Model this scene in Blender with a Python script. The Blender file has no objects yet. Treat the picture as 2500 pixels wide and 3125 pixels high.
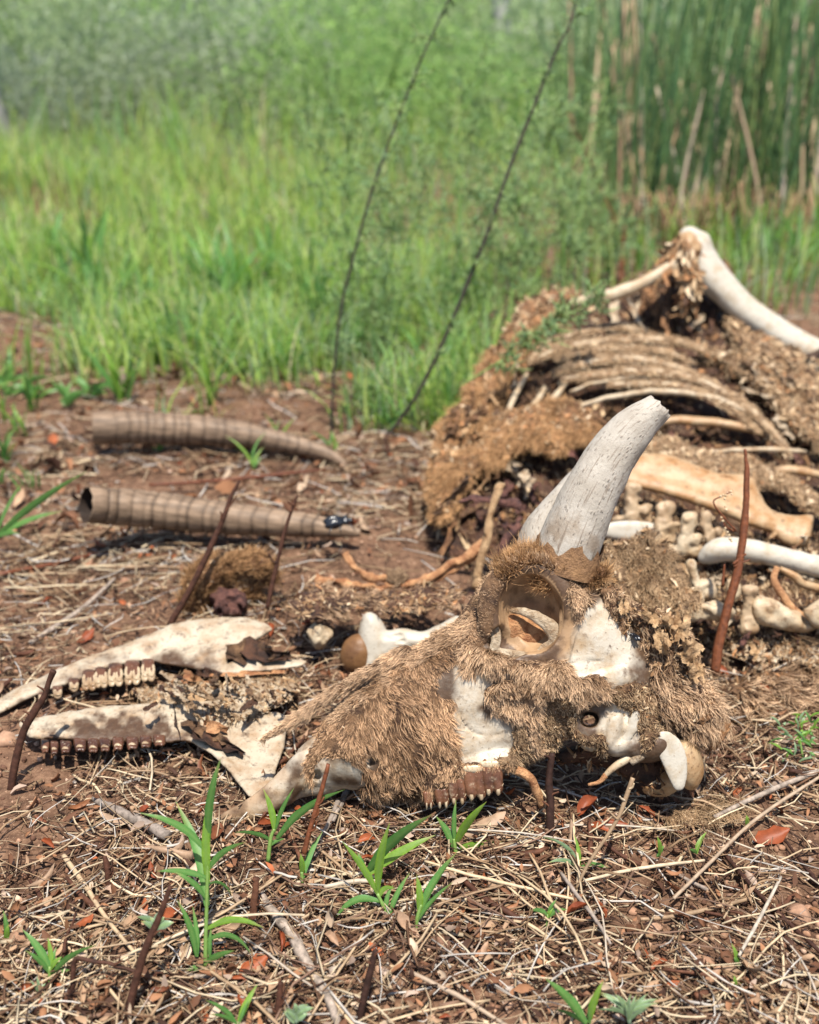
import bpy, math, random
import numpy as np
from mathutils import Vector, Matrix
from mathutils.kdtree import KDTree

random.seed(7)
rng = np.random.default_rng(11)
scene = bpy.context.scene
col = scene.collection

# ------------------------------------------------------------------ camera, sky, sun, exposure
CAM_H, TILT, FPX, CX, CY = 0.56, math.radians(24.4), 3000.0, 1250.0, 1562.5
cam_d = bpy.data.cameras.new('camera')
cam = bpy.data.objects.new('camera', cam_d)
col.objects.link(cam)
cam.location = (0, 0, CAM_H)
cam.rotation_euler = (math.pi / 2 - TILT, 0, 0)
cam_d.sensor_fit = 'HORIZONTAL'
cam_d.sensor_width = 36.0
cam_d.lens = 36.0 * FPX / 2500.0
cam_d.clip_start, cam_d.clip_end = 0.02, 400
cam_d.dof.use_dof = True
cam_d.dof.focus_distance = 0.755
cam_d.dof.aperture_fstop = (cam_d.lens / 1000.0) / 0.0074
scene.camera = cam

SUN = Vector((0.06, -0.24, 0.93)).normalized()
world = bpy.data.worlds.new('World')
scene.world = world
world.use_nodes = True
wn = world.node_tree
sky = wn.nodes.new('ShaderNodeTexSky')
sky.sky_type = 'NISHITA'
sky.sun_disc = False
sky.sun_elevation = math.asin(SUN.z)
sky.sun_rotation = math.atan2(SUN.x, SUN.y)
bg = wn.nodes['Background']
bg.inputs['Strength'].default_value = 0.11
wn.links.new(sky.outputs[0], bg.inputs['Color'])
sun_d = bpy.data.lights.new('sun', 'SUN')
sun_d.energy, sun_d.angle, sun_d.color = 5.0, math.radians(0.6), (1.0, 0.94, 0.85)
sun = bpy.data.objects.new('sun', sun_d)
sun.rotation_euler = (-SUN).to_track_quat('-Z', 'Y').to_euler()
sun.location = (0, 0, 5)
col.objects.link(sun)
scene.view_settings.view_transform = 'Standard'
scene.view_settings.look = 'None'
scene.view_settings.exposure = 0.8
scene.view_settings.gamma = 1.0
scene.render.engine = 'CYCLES'
scene.cycles.use_denoising = True
scene.cycles.max_bounces = 6
scene.cycles.diffuse_bounces = 3
scene.cycles.transparent_max_bounces = 4

# ------------------------------------------------------------------ geometry of the view: pixel of the photograph <-> place
ST, CT = math.sin(TILT), math.cos(TILT)
FWD, RIGHT, UPC = np.array([0, CT, -ST]), np.array([1.0, 0, 0]), np.array([0, ST, CT])
CAM = np.array([0, 0, CAM_H])

def at(px, py, d):
    px, py, d = np.asarray(px, float), np.asarray(py, float), np.asarray(d, float)
    return CAM + d[..., None] * (FWD + ((px - CX) / FPX)[..., None] * RIGHT + ((CY - py) / FPX)[..., None] * UPC)

def gdepth(py, z=0.0):
    return (CAM_H - z) / (ST - (CY - np.asarray(py, float)) / FPX * CT)

def hash3(i):
    h = (i[..., 0].astype(np.int64) * 73856093) ^ (i[..., 1].astype(np.int64) * 19349663) ^ (i[..., 2].astype(np.int64) * 83492791)
    h = (h ^ (h >> 13)) * 1274126177 & 0xffffffff
    h = (h ^ (h >> 16)) * 2246822519 & 0xffffffff
    return ((h ^ (h >> 15)) & 0xffffff) / float(0xffffff)

def vnoise(p):
    p = np.asarray(p, float)
    i = np.floor(p).astype(np.int64); f = p - i; f = f * f * (3 - 2 * f)
    r = 0
    for a in (0, 1):
        for b in (0, 1):
            for c in (0, 1):
                w = (f[..., 0] if a else 1 - f[..., 0]) * (f[..., 1] if b else 1 - f[..., 1]) * (f[..., 2] if c else 1 - f[..., 2])
                r = r + w * hash3(i + np.array([a, b, c]))
    return r * 2 - 1

def fbm(p, octaves=4, gain=0.5):
    p = np.asarray(p, float); r, a, s = 0, 1.0, 0
    for o in range(octaves):
        r = r + a * vnoise(p * 2.03 ** o + o * 17.3); s += a; a *= gain
    return r / s

def gh(x, y):
    x, y = np.asarray(x, float), np.asarray(y, float)
    q = np.stack([x, y, np.zeros_like(x)], -1)
    z = 0.010 * fbm(q * 5.0, 3) + 0.006 * fbm(q * 22 + 5, 3) + 0.0025 * fbm(q * 70 + 9, 2)
    z = z + 0.05 * np.clip((y - 3) / 6, 0, 1) * fbm(q * 0.6, 2)
    z = z + 0.10 * np.exp(-(((x + 0.98) / 0.24) ** 2 + ((y - 2.02) / 0.20) ** 2)) * (1 + 0.25 * fbm(q * 14, 3))
    z = z + 0.16 * np.exp(-(((x + 2.1) / 0.4) ** 2 + ((y - 4.3) / 0.7) ** 2))
    return z

def on_ground(px, py, lift=0.0):
    """where the view through that pixel meets the ground (plus lift)"""
    px, py = np.asarray(px, float), np.asarray(py, float)
    P = at(px, py, gdepth(py))
    for _ in range(4):
        z = gh(P[..., 0], P[..., 1]) + lift
        P = at(px, py, gdepth(py, z))
    return P

def above_ground(P, lift=0.002):
    P = np.array(P, float)
    g = gh(P[..., 0], P[..., 1]) + lift
    P[..., 2] = np.maximum(P[..., 2], g)
    return P

class Frame:
    """photo pixels (x right, y down, w towards the eye, all in photo pixels) -> a slab of space at distance d0, leaning by s"""
    def __init__(self, d0, y0=1562.5, s=0.0): self.d0, self.y0, self.s = d0, y0, s
    def __call__(self, P):
        P = np.asarray(P, float)
        d = self.d0 * (1 + self.s * (self.y0 - P[..., 1]) / FPX) - P[..., 2] * self.d0 / FPX
        return at(P[..., 0], P[..., 1], d)

# ------------------------------------------------------------------ materials
def mat(name, build, *a, **k):
    m = bpy.data.materials.new(name); m.use_nodes = True
    nt = m.node_tree; nt.nodes.clear()
    out = nt.nodes.new('ShaderNodeOutputMaterial')
    build(nt, out, *a, **k)
    return m
def N(nt, t, **kw):
    n = nt.nodes.new(t)
    for k, v in kw.items():
        if k.startswith('_'): setattr(n, k[1:], v)
        else: n.inputs[k].default_value = v
    return n
def ramp(nt, fac, stops):
    r = nt.nodes.new('ShaderNodeValToRGB'); e = r.color_ramp.elements
    while len(e) > 1: e.remove(e[-1])
    for i, (p, c) in enumerate(stops):
        x = e[0] if i == 0 else e.new(p)
        x.position = p; x.color = (*c, 1)
    nt.links.new(fac, r.inputs[0]); return r.outputs[0]
def mix(nt, fac, a, b, mode='MIX'):
    m = nt.nodes.new('ShaderNodeMix'); m.data_type = 'RGBA'; m.blend_type = mode
    for s, v in ((m.inputs[0], fac), (m.inputs[6], a), (m.inputs[7], b)):
        if hasattr(v, 'is_output'): nt.links.new(v, s)
        else: s.default_value = v if isinstance(v, float) else (*v, 1)
    return m.outputs[2]
def noise(nt, scale, detail=4, rough=0.55, vec=None, dist=0.0):
    n = N(nt, 'ShaderNodeTexNoise', Scale=scale, Detail=detail, Roughness=rough, Distortion=dist)
    if vec is None:
        vec = N(nt, 'ShaderNodeTexCoord').outputs['Object']
    nt.links.new(vec, n.inputs['Vector']); return n.outputs['Fac']
def principled(nt, out, color, rough=0.6, spec=0.3, bump=None, bstr=0.3, bdist=0.001, sss=0.0, transl=0.0):
    p = N(nt, 'ShaderNodeBsdfPrincipled', Roughness=rough if isinstance(rough, float) else 0.5)
    if not isinstance(rough, float): nt.links.new(rough, p.inputs['Roughness'])
    p.inputs['Specular IOR Level'].default_value = spec
    if hasattr(color, 'is_output'): nt.links.new(color, p.inputs['Base Color'])
    else: p.inputs['Base Color'].default_value = (*color, 1)
    if bump is not None:
        b = N(nt, 'ShaderNodeBump', Strength=bstr, Distance=bdist)
        nt.links.new(bump, b.inputs['Height']); nt.links.new(b.outputs[0], p.inputs['Normal'])
    sh = p.outputs[0]
    if transl:
        t = N(nt, 'ShaderNodeBsdfTranslucent')
        if hasattr(color, 'is_output'): nt.links.new(color, t.inputs['Color'])
        else: t.inputs['Color'].default_value = (*color, 1)
        ms = N(nt, 'ShaderNodeMixShader', Fac=transl)
        nt.links.new(sh, ms.inputs[1]); nt.links.new(t.outputs[0], ms.inputs[2]); sh = ms.outputs[0]
    nt.links.new(sh, out.inputs['Surface'])

def b_bone(nt, out, light=(0.74, 0.65, 0.50), tan=(0.50, 0.33, 0.17), dirt=(0.13, 0.065, 0.03), t0=0.46, d0=0.60, rough=0.5, pores=0.25, stain=False):
    a = noise(nt, 48, 6, 0.65); b = noise(nt, 105, 7, 0.72); c = noise(nt, 420, 3)
    f = ramp(nt, a, [(t0, (0, 0, 0)), (t0 + 0.24, (1, 1, 1))])
    c1 = mix(nt, f, light, tan)
    g = ramp(nt, b, [(d0, (0, 0, 0)), (d0 + 0.16, (0.85, 0.85, 0.85))])
    c2 = mix(nt, g, c1, dirt)
    if stain:
        wa = N(nt, 'ShaderNodeAttribute', _attribute_name='warm')
        c2 = mix(nt, wa.outputs['Color'], c2, mix(nt, noise(nt, 60, 5, 0.7), (0.36, 0.225, 0.115), (0.27, 0.155, 0.075)))
        sa = N(nt, 'ShaderNodeAttribute', _attribute_name='stain')
        sf = mix(nt, 1.0, sa.outputs['Color'], ramp(nt, noise(nt, 95, 6, 0.7), [(0.30, (0.8, 0.8, 0.8)), (0.5, (1, 1, 1))]), 'MULTIPLY')
        c2 = mix(nt, sf, c2, mix(nt, noise(nt, 150, 5, 0.7), (0.10, 0.050, 0.023), (0.022, 0.012, 0.007)))
    s = ramp(nt, c, [(0.62, (0, 0, 0)), (0.72, (1, 1, 1))])
    c3 = mix(nt, mix(nt, 0.5, s, (0, 0, 0)), c2, dirt)
    hb = mix(nt, 0.5, noise(nt, 160, 5), c)
    principled(nt, out, c3, rough, 0.35, hb, pores, 0.0015)
def b_core(nt, out):   # porous horn core: streaked along its own length
    tc = N(nt, 'ShaderNodeAttribute', _attribute_name='along')
    v = N(nt, 'ShaderNodeMapping'); v.inputs['Scale'].default_value = (430, 430, 160)
    nt.links.new(tc.outputs['Vector'], v.inputs['Vector'])
    n1 = N(nt, 'ShaderNodeTexVoronoi', Scale=1.0); nt.links.new(v.outputs[0], n1.inputs['Vector'])
    pits = ramp(nt, n1.outputs['Distance'], [(0.12, (1, 1, 1)), (0.34, (0, 0, 0))])
    keep = ramp(nt, noise(nt, 120, 3), [(0.40, (0, 0, 0)), (0.56, (1, 1, 1))])
    pm = mix(nt, 1.0, pits, keep, 'MULTIPLY')
    a = noise(nt, 30, 5)
    base = ramp(nt, a, [(0.35, (0.31, 0.272, 0.222)), (0.55, (0.40, 0.36, 0.305)), (0.70, (0.24, 0.19, 0.14))])
    v2 = N(nt, 'ShaderNodeMapping'); v2.inputs['Scale'].default_value = (420, 420, 22); nt.links.new(tc.outputs['Vector'], v2.inputs['Vector'])
    st2 = N(nt, 'ShaderNodeTexNoise', Scale=1.0, Detail=5, Roughness=0.7); nt.links.new(v2.outputs[0], st2.inputs['Vector'])
    base = mix(nt, mix(nt, 0.8, (0, 0, 0), ramp(nt, st2.outputs['Fac'], [(0.54, (0, 0, 0)), (0.66, (1, 1, 1))])), base, (0.17, 0.13, 0.095))
    stain = ramp(nt, noise(nt, 17, 4), [(0.66, (0, 0, 0)), (0.71, (1, 1, 1))])
    c = mix(nt, stain, base, (0.44, 0.28, 0.14))
    c = mix(nt, mix(nt, 0.5, (0, 0, 0), pm), c, (0.17, 0.13, 0.095))
    h = mix(nt, pm, mix(nt, 0.25, noise(nt, 300, 6, 0.7), (0.7, 0.7, 0.7)), (0, 0, 0))
    principled(nt, out, c, 0.75, 0.2, h, 0.6, 0.002)
def b_sheath(nt, out):
    tc = N(nt, 'ShaderNodeAttribute', _attribute_name='along')
    v = N(nt, 'ShaderNodeMapping'); v.inputs['Scale'].default_value = (260, 260, 30)
    nt.links.new(tc.outputs['Vector'], v.inputs['Vector'])
    st = N(nt, 'ShaderNodeTexNoise', Scale=1.0, Detail=4); nt.links.new(v.outputs[0], st.inputs['Vector'])
    a = noise(nt, 24, 5)
    c = ramp(nt, a, [(0.30, (0.07, 0.045, 0.028)), (0.5, (0.165, 0.108, 0.066)), (0.70, (0.29, 0.20, 0.13))])
    c = mix(nt, 0.55, c, ramp(nt, st.outputs['Fac'], [(0.35, (0.06, 0.038, 0.024)), (0.62, (0.29, 0.20, 0.13))]))
    ring = N(nt, 'ShaderNodeAttribute', _attribute_name='groove_and_shade')
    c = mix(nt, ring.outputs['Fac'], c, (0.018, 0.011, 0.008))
    principled(nt, out, c, 0.6, 0.3, st.outputs['Fac'], 0.35, 0.001)
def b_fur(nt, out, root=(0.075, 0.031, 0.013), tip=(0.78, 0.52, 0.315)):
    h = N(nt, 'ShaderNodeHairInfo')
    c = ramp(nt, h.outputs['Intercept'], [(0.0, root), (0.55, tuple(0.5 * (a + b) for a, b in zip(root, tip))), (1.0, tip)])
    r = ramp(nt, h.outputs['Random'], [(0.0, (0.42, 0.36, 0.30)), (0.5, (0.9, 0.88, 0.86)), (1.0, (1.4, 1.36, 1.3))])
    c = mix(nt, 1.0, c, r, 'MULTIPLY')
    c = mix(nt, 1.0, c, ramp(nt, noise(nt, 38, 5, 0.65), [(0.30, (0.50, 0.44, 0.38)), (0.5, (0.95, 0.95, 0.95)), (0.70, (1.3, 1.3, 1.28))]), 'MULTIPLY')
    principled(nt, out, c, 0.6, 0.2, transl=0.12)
def b_hide(nt, out, dark=(0.085, 0.038, 0.018), lite=(0.34, 0.20, 0.10), sc=60):
    a = noise(nt, sc, 6, 0.7, dist=0.6)
    c = ramp(nt, a, [(0.36, dark), (0.52, tuple(0.5 * (x + y) for x, y in zip(dark, lite))), (0.66, lite)])
    principled(nt, out, c, 0.62, 0.35, noise(nt, sc * 5, 6, 0.7), 0.9, 0.004)
def b_soil(nt, out):
    tc = N(nt, 'ShaderNodeTexCoord').outputs['Object']
    a = noise(nt, 3.0, 5, vec=tc); b = noise(nt, 90, 6, 0.7, vec=tc); c = noise(nt, 420, 4, 0.7, vec=tc)
    base = ramp(nt, b, [(0.30, (0.026, 0.014, 0.009)), (0.5, (0.10, 0.054, 0.032)), (0.70, (0.235, 0.14, 0.086))])
    base = mix(nt, mix(nt, 0.55, (0, 0, 0), ramp(nt, a, [(0.4, (0, 0, 0)), (0.65, (1, 1, 1))])), base, (0.23, 0.130, 0.082))
    base = mix(nt, mix(nt, 0.5, (0, 0, 0), ramp(nt, c, [(0.55, (0, 0, 0)), (0.7, (1, 1, 1))])), base, (0.42, 0.27, 0.17))
    principled(nt, out, base, 0.9, 0.15, mix(nt, 0.5, b, c), 0.8, 0.006)
def b_col(nt, out, rough=0.7, transl=0.0, spec=0.2, grain=60, bstr=0.4):
    a = N(nt, 'ShaderNodeAttribute', _attribute_name='col')
    g = noise(nt, grain, 4)
    c = mix(nt, 1.0, a.outputs['Color'], ramp(nt, g, [(0.3, (0.72, 0.70, 0.68)), (0.7, (1.15, 1.15, 1.15))]), 'MULTIPLY')
    principled(nt, out, c, rough, spec, g, bstr, 0.0008, transl=transl)
def b_rand(nt, out, stops, rough=0.65, transl=0.0, spec=0.25, grain=120, bstr=0.4, amp=0.35):
    o = N(nt, 'ShaderNodeObjectInfo')
    c = ramp(nt, o.outputs['Random'], stops)
    g = noise(nt, grain, 5)
    c = mix(nt, 1.0, c, ramp(nt, g, [(0.3, (1 - amp,) * 3), (0.7, (1 + amp * 0.6,) * 3)]), 'MULTIPLY')
    principled(nt, out, c, rough, spec, g, bstr, 0.0008, transl=transl)
def b_leaf(nt, out, a, b, transl=0.35):
    o = N(nt, 'ShaderNodeObjectInfo')
    n = noise(nt, 45, 3)
    c = mix(nt, n, mix(nt, o.outputs['Random'], a, b), mix(nt, o.outputs['Random'], b, a))
    tp = N(nt, 'ShaderNodeAttribute', _attribute_name='tipa')
    c = mix(nt, mix(nt, 1.0, tp.outputs['Color'], ramp(nt, noise(nt, 180, 4), [(0.40, (0, 0, 0)), (0.58, (1, 1, 1))]), 'MULTIPLY'), c, (0.38, 0.27, 0.09))
    c = mix(nt, 1.0, c, ramp(nt, noise(nt, 240, 5, 0.7), [(0.3, (0.70, 0.72, 0.66)), (0.65, (1.1, 1.1, 1.1))]), 'MULTIPLY')
    at_ = N(nt, 'ShaderNodeAttribute', _attribute_name='vein')
    c = mix(nt, at_.outputs['Fac'], c, (0.22, 0.36, 0.10))
    principled(nt, out, c, 0.42, 0.4, transl=transl)

M = {}
M['bone'] = mat('bone', b_bone, (0.42, 0.335, 0.225), (0.30, 0.19, 0.095), (0.10, 0.05, 0.025), 0.42, 0.53)
M['bone_white'] = mat('bone_white', b_bone, (0.43, 0.39, 0.32), (0.33, 0.245, 0.15), (0.17, 0.09, 0.05), 0.48, 0.62, 0.5, 0.4)
M['bone_face'] = mat('bone_face', b_bone, (0.46, 0.41, 0.33), (0.33, 0.235, 0.14), (0.075, 0.038, 0.02), 0.44, 0.55, 0.5, 0.5, True)
M['bone_jaw'] = mat('bone_jaw', b_bone, (0.385, 0.325, 0.24), (0.265, 0.175, 0.10), (0.05, 0.026, 0.014), 0.42, 0.53, 0.55, 0.5, True)
M['bone_tan'] = mat('bone_tan', b_bone, (0.36, 0.245, 0.135), (0.28, 0.14, 0.05), (0.07, 0.03, 0.012), 0.40, 0.54, 0.48, 0.5)
M['bone_socket'] = mat('bone_socket', b_bone, (0.36, 0.26, 0.16), (0.25, 0.15, 0.075), (0.10, 0.05, 0.025), 0.42, 0.60, 0.5, 0.2)
M['cartilage'] = mat('cartilage', b_bone, (0.17, 0.085, 0.035), (0.10, 0.045, 0.018), (0.04, 0.018, 0.009), 0.42, 0.60, 0.5, 0.3)
M['core'] = mat('horn_core', b_core)
M['sheath'] = mat('horn_sheath', b_sheath)
M['remnant'] = mat('sheath_remnant', b_hide, (0.12, 0.06, 0.03), (0.36, 0.20, 0.09), 40)
M['tooth'] = mat('tooth_enamel', b_bone, (0.50, 0.40, 0.27), (0.34, 0.22, 0.12), (0.07, 0.03, 0.018), 0.46, 0.60, 0.3, 0.15)
M['tooth_worn'] = mat('tooth_worn', b_bone, (0.38, 0.29, 0.185), (0.22, 0.13, 0.065), (0.05, 0.024, 0.014), 0.42, 0.56, 0.3, 0.3)
M['tooth_upper'] = mat('tooth_upper', b_bone, (0.17, 0.075, 0.04), (0.05, 0.02, 0.012), (0.40, 0.31, 0.21), 0.42, 0.56, 0.3, 0.5)
M['tooth_dark'] = mat('tooth_dark', b_bone, (0.10, 0.042, 0.022), (0.025, 0.010, 0.007), (0.42, 0.34, 0.25), 0.42, 0.64, 0.35, 0.25)
M['fur'] = mat('fur', b_fur)
M['fur_lite'] = mat('fur_lite', b_fur, (0.10, 0.046, 0.021), (0.82, 0.59, 0.385))
M['fur_red'] = mat('fur_red', b_fur, (0.085, 0.032, 0.012), (0.66, 0.41, 0.205))
M['fur_felt'] = mat('fur_felt', b_fur, (0.12, 0.062, 0.03), (0.68, 0.50, 0.31))
M['hide'] = mat('hide', b_hide, (0.030, 0.013, 0.007), (0.21, 0.115, 0.055))
M['hide_red'] = mat('hide_red', b_hide, (0.06, 0.023, 0.010), (0.34, 0.175, 0.075), 60)
M['hide_felt'] = mat('hide_felt', b_hide, (0.075, 0.038, 0.018), (0.36, 0.235, 0.13), 110)
M['hide_pale'] = mat('hide_pale', b_hide, (0.24, 0.15, 0.08), (0.60, 0.50, 0.36), 70)
M['hide_paper'] = mat('papery_hide', b_hide, (0.26, 0.14, 0.06), (0.64, 0.43, 0.235), 90)
M['flesh'] = mat('dried_flesh', b_hide, (0.012, 0.006, 0.004), (0.105, 0.045, 0.022), 45)
M['sinew'] = mat('sinew', b_hide, (0.24, 0.09, 0.035), (0.62, 0.34, 0.16), 90)
M['purple'] = mat('purple_tissue', b_hide, (0.022, 0.009, 0.010), (0.20, 0.085, 0.06), 70)
M['soil'] = mat('soil', b_soil)
M['bush'] = mat('bush', b_col, 0.8, 0.62, 0.0, 30, 0.0)
M['litter'] = mat('litter', b_col, 0.7, 0.1)
M['gravel'] = mat('gravel', b_col, 0.85, 0.0, 0.15, 250, 0.8)
M['greens'] = mat('greens', b_col, 0.45, 0.55, 0.35, 30, 0.1)
M['straw'] = mat('straw', b_rand, [(0, (0.22, 0.14, 0.08)), (0.35, (0.36, 0.25, 0.15)), (0.6, (0.52, 0.40, 0.25)), (0.8, (0.38, 0.33, 0.27)), (1, (0.30, 0.20, 0.12))], 0.55, 0.0, 0.3, 150, 0.5)
M['twig'] = mat('twig', b_rand, [(0, (0.030, 0.014, 0.010)), (0.5, (0.075, 0.030, 0.017)), (1, (0.11, 0.046, 0.025))], 0.7, 0.0, 0.2, 200, 0.9, 0.55)
M['stem_red'] = mat('stem_red', b_rand, [(0, (0.12, 0.036, 0.014)), (1, (0.16, 0.052, 0.02))], 0.55, 0.0, 0.3, 220, 0.8, 0.5)
M['grey_wood'] = mat('grey_wood', b_rand, [(0, (0.22, 0.18, 0.15)), (1, (0.30, 0.24, 0.19))], 0.75, 0.0, 0.2, 190, 0.9, 0.6)
M['dry_leaf'] = mat('dry_leaf', b_rand, [(0, (0.17, 0.055, 0.025)), (0.3, (0.30, 0.125, 0.055)), (0.6, (0.36, 0.20, 0.115)), (1, (0.42, 0.29, 0.19))], 0.55, 0.15, 0.3, 90, 0.6, 0.45)
M['red_leaf'] = mat('red_leaf', b_rand, [(0, (0.22, 0.05, 0.018)), (1, (0.34, 0.09, 0.03))], 0.5, 0.2, 0.3, 90, 0.6, 0.4)
M['pebble'] = mat('pebble', b_rand, [(0, (0.16, 0.085, 0.055)), (0.5, (0.30, 0.17, 0.105)), (0.85, (0.38, 0.235, 0.155)), (1, (0.33, 0.29, 0.25))], 0.85, 0.0, 0.15, 300, 0.8, 0.45)
M['leaf'] = mat('leaf', b_leaf, (0.055, 0.20, 0.060), (0.11, 0.29, 0.045), 0.42)
M['leaf_bright'] = mat('leaf_bright', b_leaf, (0.19, 0.38, 0.03), (0.26, 0.44, 0.05), 0.5)
M['leaf_silver'] = mat('leaf_silver', b_leaf, (0.17, 0.25, 0.16), (0.24, 0.31, 0.22), 0.25)
M['stem'] = mat('stem_green', b_leaf, (0.16, 0.28, 0.06), (0.22, 0.34, 0.09), 0.2)
M['dark_stem'] = mat('dark_stem', b_rand, [(0, (0.022, 0.016, 0.011)), (1, (0.032, 0.022, 0.015))], 0.6, 0.0, 0.3, 200, 0.5)
M['bark'] = mat('bark', b_rand, [(0, (0.48, 0.46, 0.41)), (1, (0.54, 0.52, 0.46))], 0.85, 0.0, 0.1, 14, 0.8)
M['beetle'] = mat('beetle_shell', lambda nt, out: principled(nt, out, ramp(nt, noise(nt, 300, 3), [(0.35, (0.006, 0.006, 0.008)), (0.7, (0.018, 0.020, 0.026))]), 0.22, 0.6, noise(nt, 700, 2), 0.4, 0.0006))
M['seed'] = mat('seed', b_rand, [(0, (0.42, 0.30, 0.17)), (1, (0.58, 0.46, 0.30))], 0.7)

# ------------------------------------------------------------------ objects
def tag(o, label=None, cat=None, group=None, kind=None):
    if label: o['label'] = label
    if cat: o['category'] = cat
    if group: o['group'] = group
    if kind: o['kind'] = kind
    return o
def thing(name, label, cat, loc, group=None):
    o = bpy.data.objects.new(name, None); col.objects.link(o)
    o.location = tuple(loc); o.empty_display_size = 0.02
    return tag(o, label, cat, group)
def base_of(o):
    v = Vector((0, 0, 0))
    while o is not None: v += Vector(o.location); o = o.parent
    return np.array(v)
def mesh_of(name, V, F, material, attrs=None, smooth=True):
    me = bpy.data.meshes.new(name)
    V = np.ascontiguousarray(V, np.float32)
    if isinstance(F, np.ndarray): groups = [F]
    else: groups = [g for g in F if len(g)]
    me.vertices.add(len(V)); me.vertices.foreach_set('co', V.ravel())
    nl = sum(g.size for g in groups); nf = sum(len(g) for g in groups)
    me.loops.add(nl); me.polygons.add(nf)
    me.loops.foreach_set('vertex_index', np.concatenate([g.ravel() for g in groups]).astype(np.int32))
    tot = np.concatenate([np.full(len(g), g.shape[1], np.int32) for g in groups])
    me.polygons.foreach_set('loop_start', np.concatenate([[0], np.cumsum(tot)[:-1]]).astype(np.int32))
    me.update(calc_edges=True)
    if smooth: me.polygons.foreach_set('use_smooth', np.ones(nf, bool))
    for k, a in (attrs or {}).items():
        a = np.asarray(a, np.float32)
        if a.ndim == 1:
            t = me.attributes.new(k, 'FLOAT', 'POINT'); t.data.foreach_set('value', a)
        elif k == 'col':
            t = me.attributes.new(k, 'FLOAT_COLOR', 'POINT')
            t.data.foreach_set('color', np.c_[a, np.ones(len(a))].astype(np.float32).ravel())
        else:
            t = me.attributes.new(k, 'FLOAT_VECTOR', 'POINT'); t.data.foreach_set('vector', a.ravel())
    if material: me.materials.append(material)
    me.validate()
    return me
def part(name, V, F, material, parent, label=None, kind=None, attrs=None, smooth=True):
    me = mesh_of(name, np.asarray(V) - base_of(parent), F, material, attrs, smooth)
    o = bpy.data.objects.new(name, me); col.objects.link(o); o.parent = parent
    return tag(o, label, kind=kind)
def solo(name, label, cat, V, F, material, loc=None, group=None, kind=None, attrs=None, smooth=True):
    V = np.asarray(V)
    if loc is None: loc = np.array([*(0.5 * (V.min(0) + V.max(0)))[:2], V[:, 2].min()])
    me = mesh_of(name, V - np.asarray(loc), F, material, attrs, smooth)
    o = bpy.data.objects.new(name, me); col.objects.link(o); o.location = tuple(loc)
    return tag(o, label, cat, group, kind)
def copy_tree(o, parent=None):
    c = o.copy(); col.objects.link(c); c.parent = parent
    for ch in list(o.children): copy_tree(ch, c)
    return c

# ------------------------------------------------------------------ shapes: tubes, ribbons, sculpted volumes
def smooth_path(pts, n=6):
    """Catmull-Rom through pts (k, dim), n steps per span"""
    P = np.asarray(pts, float)
    if len(P) < 3:
        t = np.linspace(0, 1, n + 1)[:, None]; return P[0] * (1 - t) + P[-1] * t
    Q = np.vstack([2 * P[0] - P[1], P, 2 * P[-1] - P[-2]]); out = []
    for i in range(1, len(Q) - 2):
        for t in np.linspace(0, 1, n, endpoint=False):
            a, b, c, d = Q[i - 1], Q[i], Q[i + 1], Q[i + 2]
            out.append(0.5 * (2 * b + (c - a) * t + (2 * a - 5 * b + 4 * c - d) * t * t + (3 * b - a - 3 * c + d) * t ** 3))
    out.append(P[-1]); return np.array(out)
def smooth_loop(pts, n=4):
    P = np.asarray(pts, float); k = len(P); out = []
    for i in range(k):
        a, b, c, d = P[i - 1], P[i], P[(i + 1) % k], P[(i + 2) % k]
        for t in np.linspace(0, 1, n, endpoint=False):
            out.append(0.5 * (2 * b + (c - a) * t + (2 * a - 5 * b + 4 * c - d) * t * t + (3 * b - a - 3 * c + d) * t ** 3))
    return np.array(out)
def frames(P):
    """tangent, side, up along paths P (m, k, 3)"""
    T = np.gradient(P, axis=1); T /= np.linalg.norm(T, axis=2, keepdims=True) + 1e-12
    ref = np.where(np.abs(T[:, :1, 2:3]) > 0.85, np.array([1.0, 0.13, 0]), np.array([0, 0.1, 1.0]))
    S = np.cross(T, np.broadcast_to(ref, T.shape)); S /= np.linalg.norm(S, axis=2, keepdims=True) + 1e-12
    return T, S, np.cross(S, T)
def tubes(P, R, sides=4, squash=1.0):
    """many tubes at once: P (m,k,3), R (m,k) -> V, F list, piece index of each vertex"""
    P = np.asarray(P, float); R = np.asarray(R, float)
    if P.ndim == 2: P = P[None]; R = R[None]
    m, k, _ = P.shape
    T, S, U = frames(P)
    a = np.arange(sides) * 2 * math.pi / sides
    V = P[:, :, None] + R[:, :, None, None] * (np.cos(a)[:, None] * S[:, :, None] + squash * np.sin(a)[:, None] * U[:, :, None])
    V = V.reshape(-1, 3)
    i = np.arange(k - 1)[:, None] * sides; j = np.arange(sides)[None]; j2 = (j + 1) % sides
    q = np.stack([i + j, i + j2, i + sides + j2, i + sides + j], -1).reshape(-1, 4)
    off = (np.arange(m) * k * sides)[:, None, None]
    Q = (q[None] + off).reshape(-1, 4)
    caps = np.stack([np.arange(sides)[::-1], (k - 1) * sides + np.arange(sides)])
    C = (caps[None] + off).reshape(-1, sides)
    return V, [Q, C], np.repeat(np.arange(m), k * sides)
def tube_px(fr, pts, rad, n=6, sides=10, lump=0.0, seed=0, squash=1.0):
    """one tube through photo-pixel points (x, y, w) with radii in photo pixels"""
    pts = np.asarray(pts, float); rad = np.asarray(rad, float)
    pr = smooth_path(np.c_[pts, rad], n)
    W = fr(pr[:, :3]); R = pr[:, 3] * fr.d0 / FPX
    V, F, _ = tubes(W, R, sides, squash)
    if lump:
        s = fr.d0 / FPX
        V = V + (fbm(V / (s * 40) + seed, 3)[:, None]) * lump * s * np.array([0.6, 0.4, 1.0])
    return V, F
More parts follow.
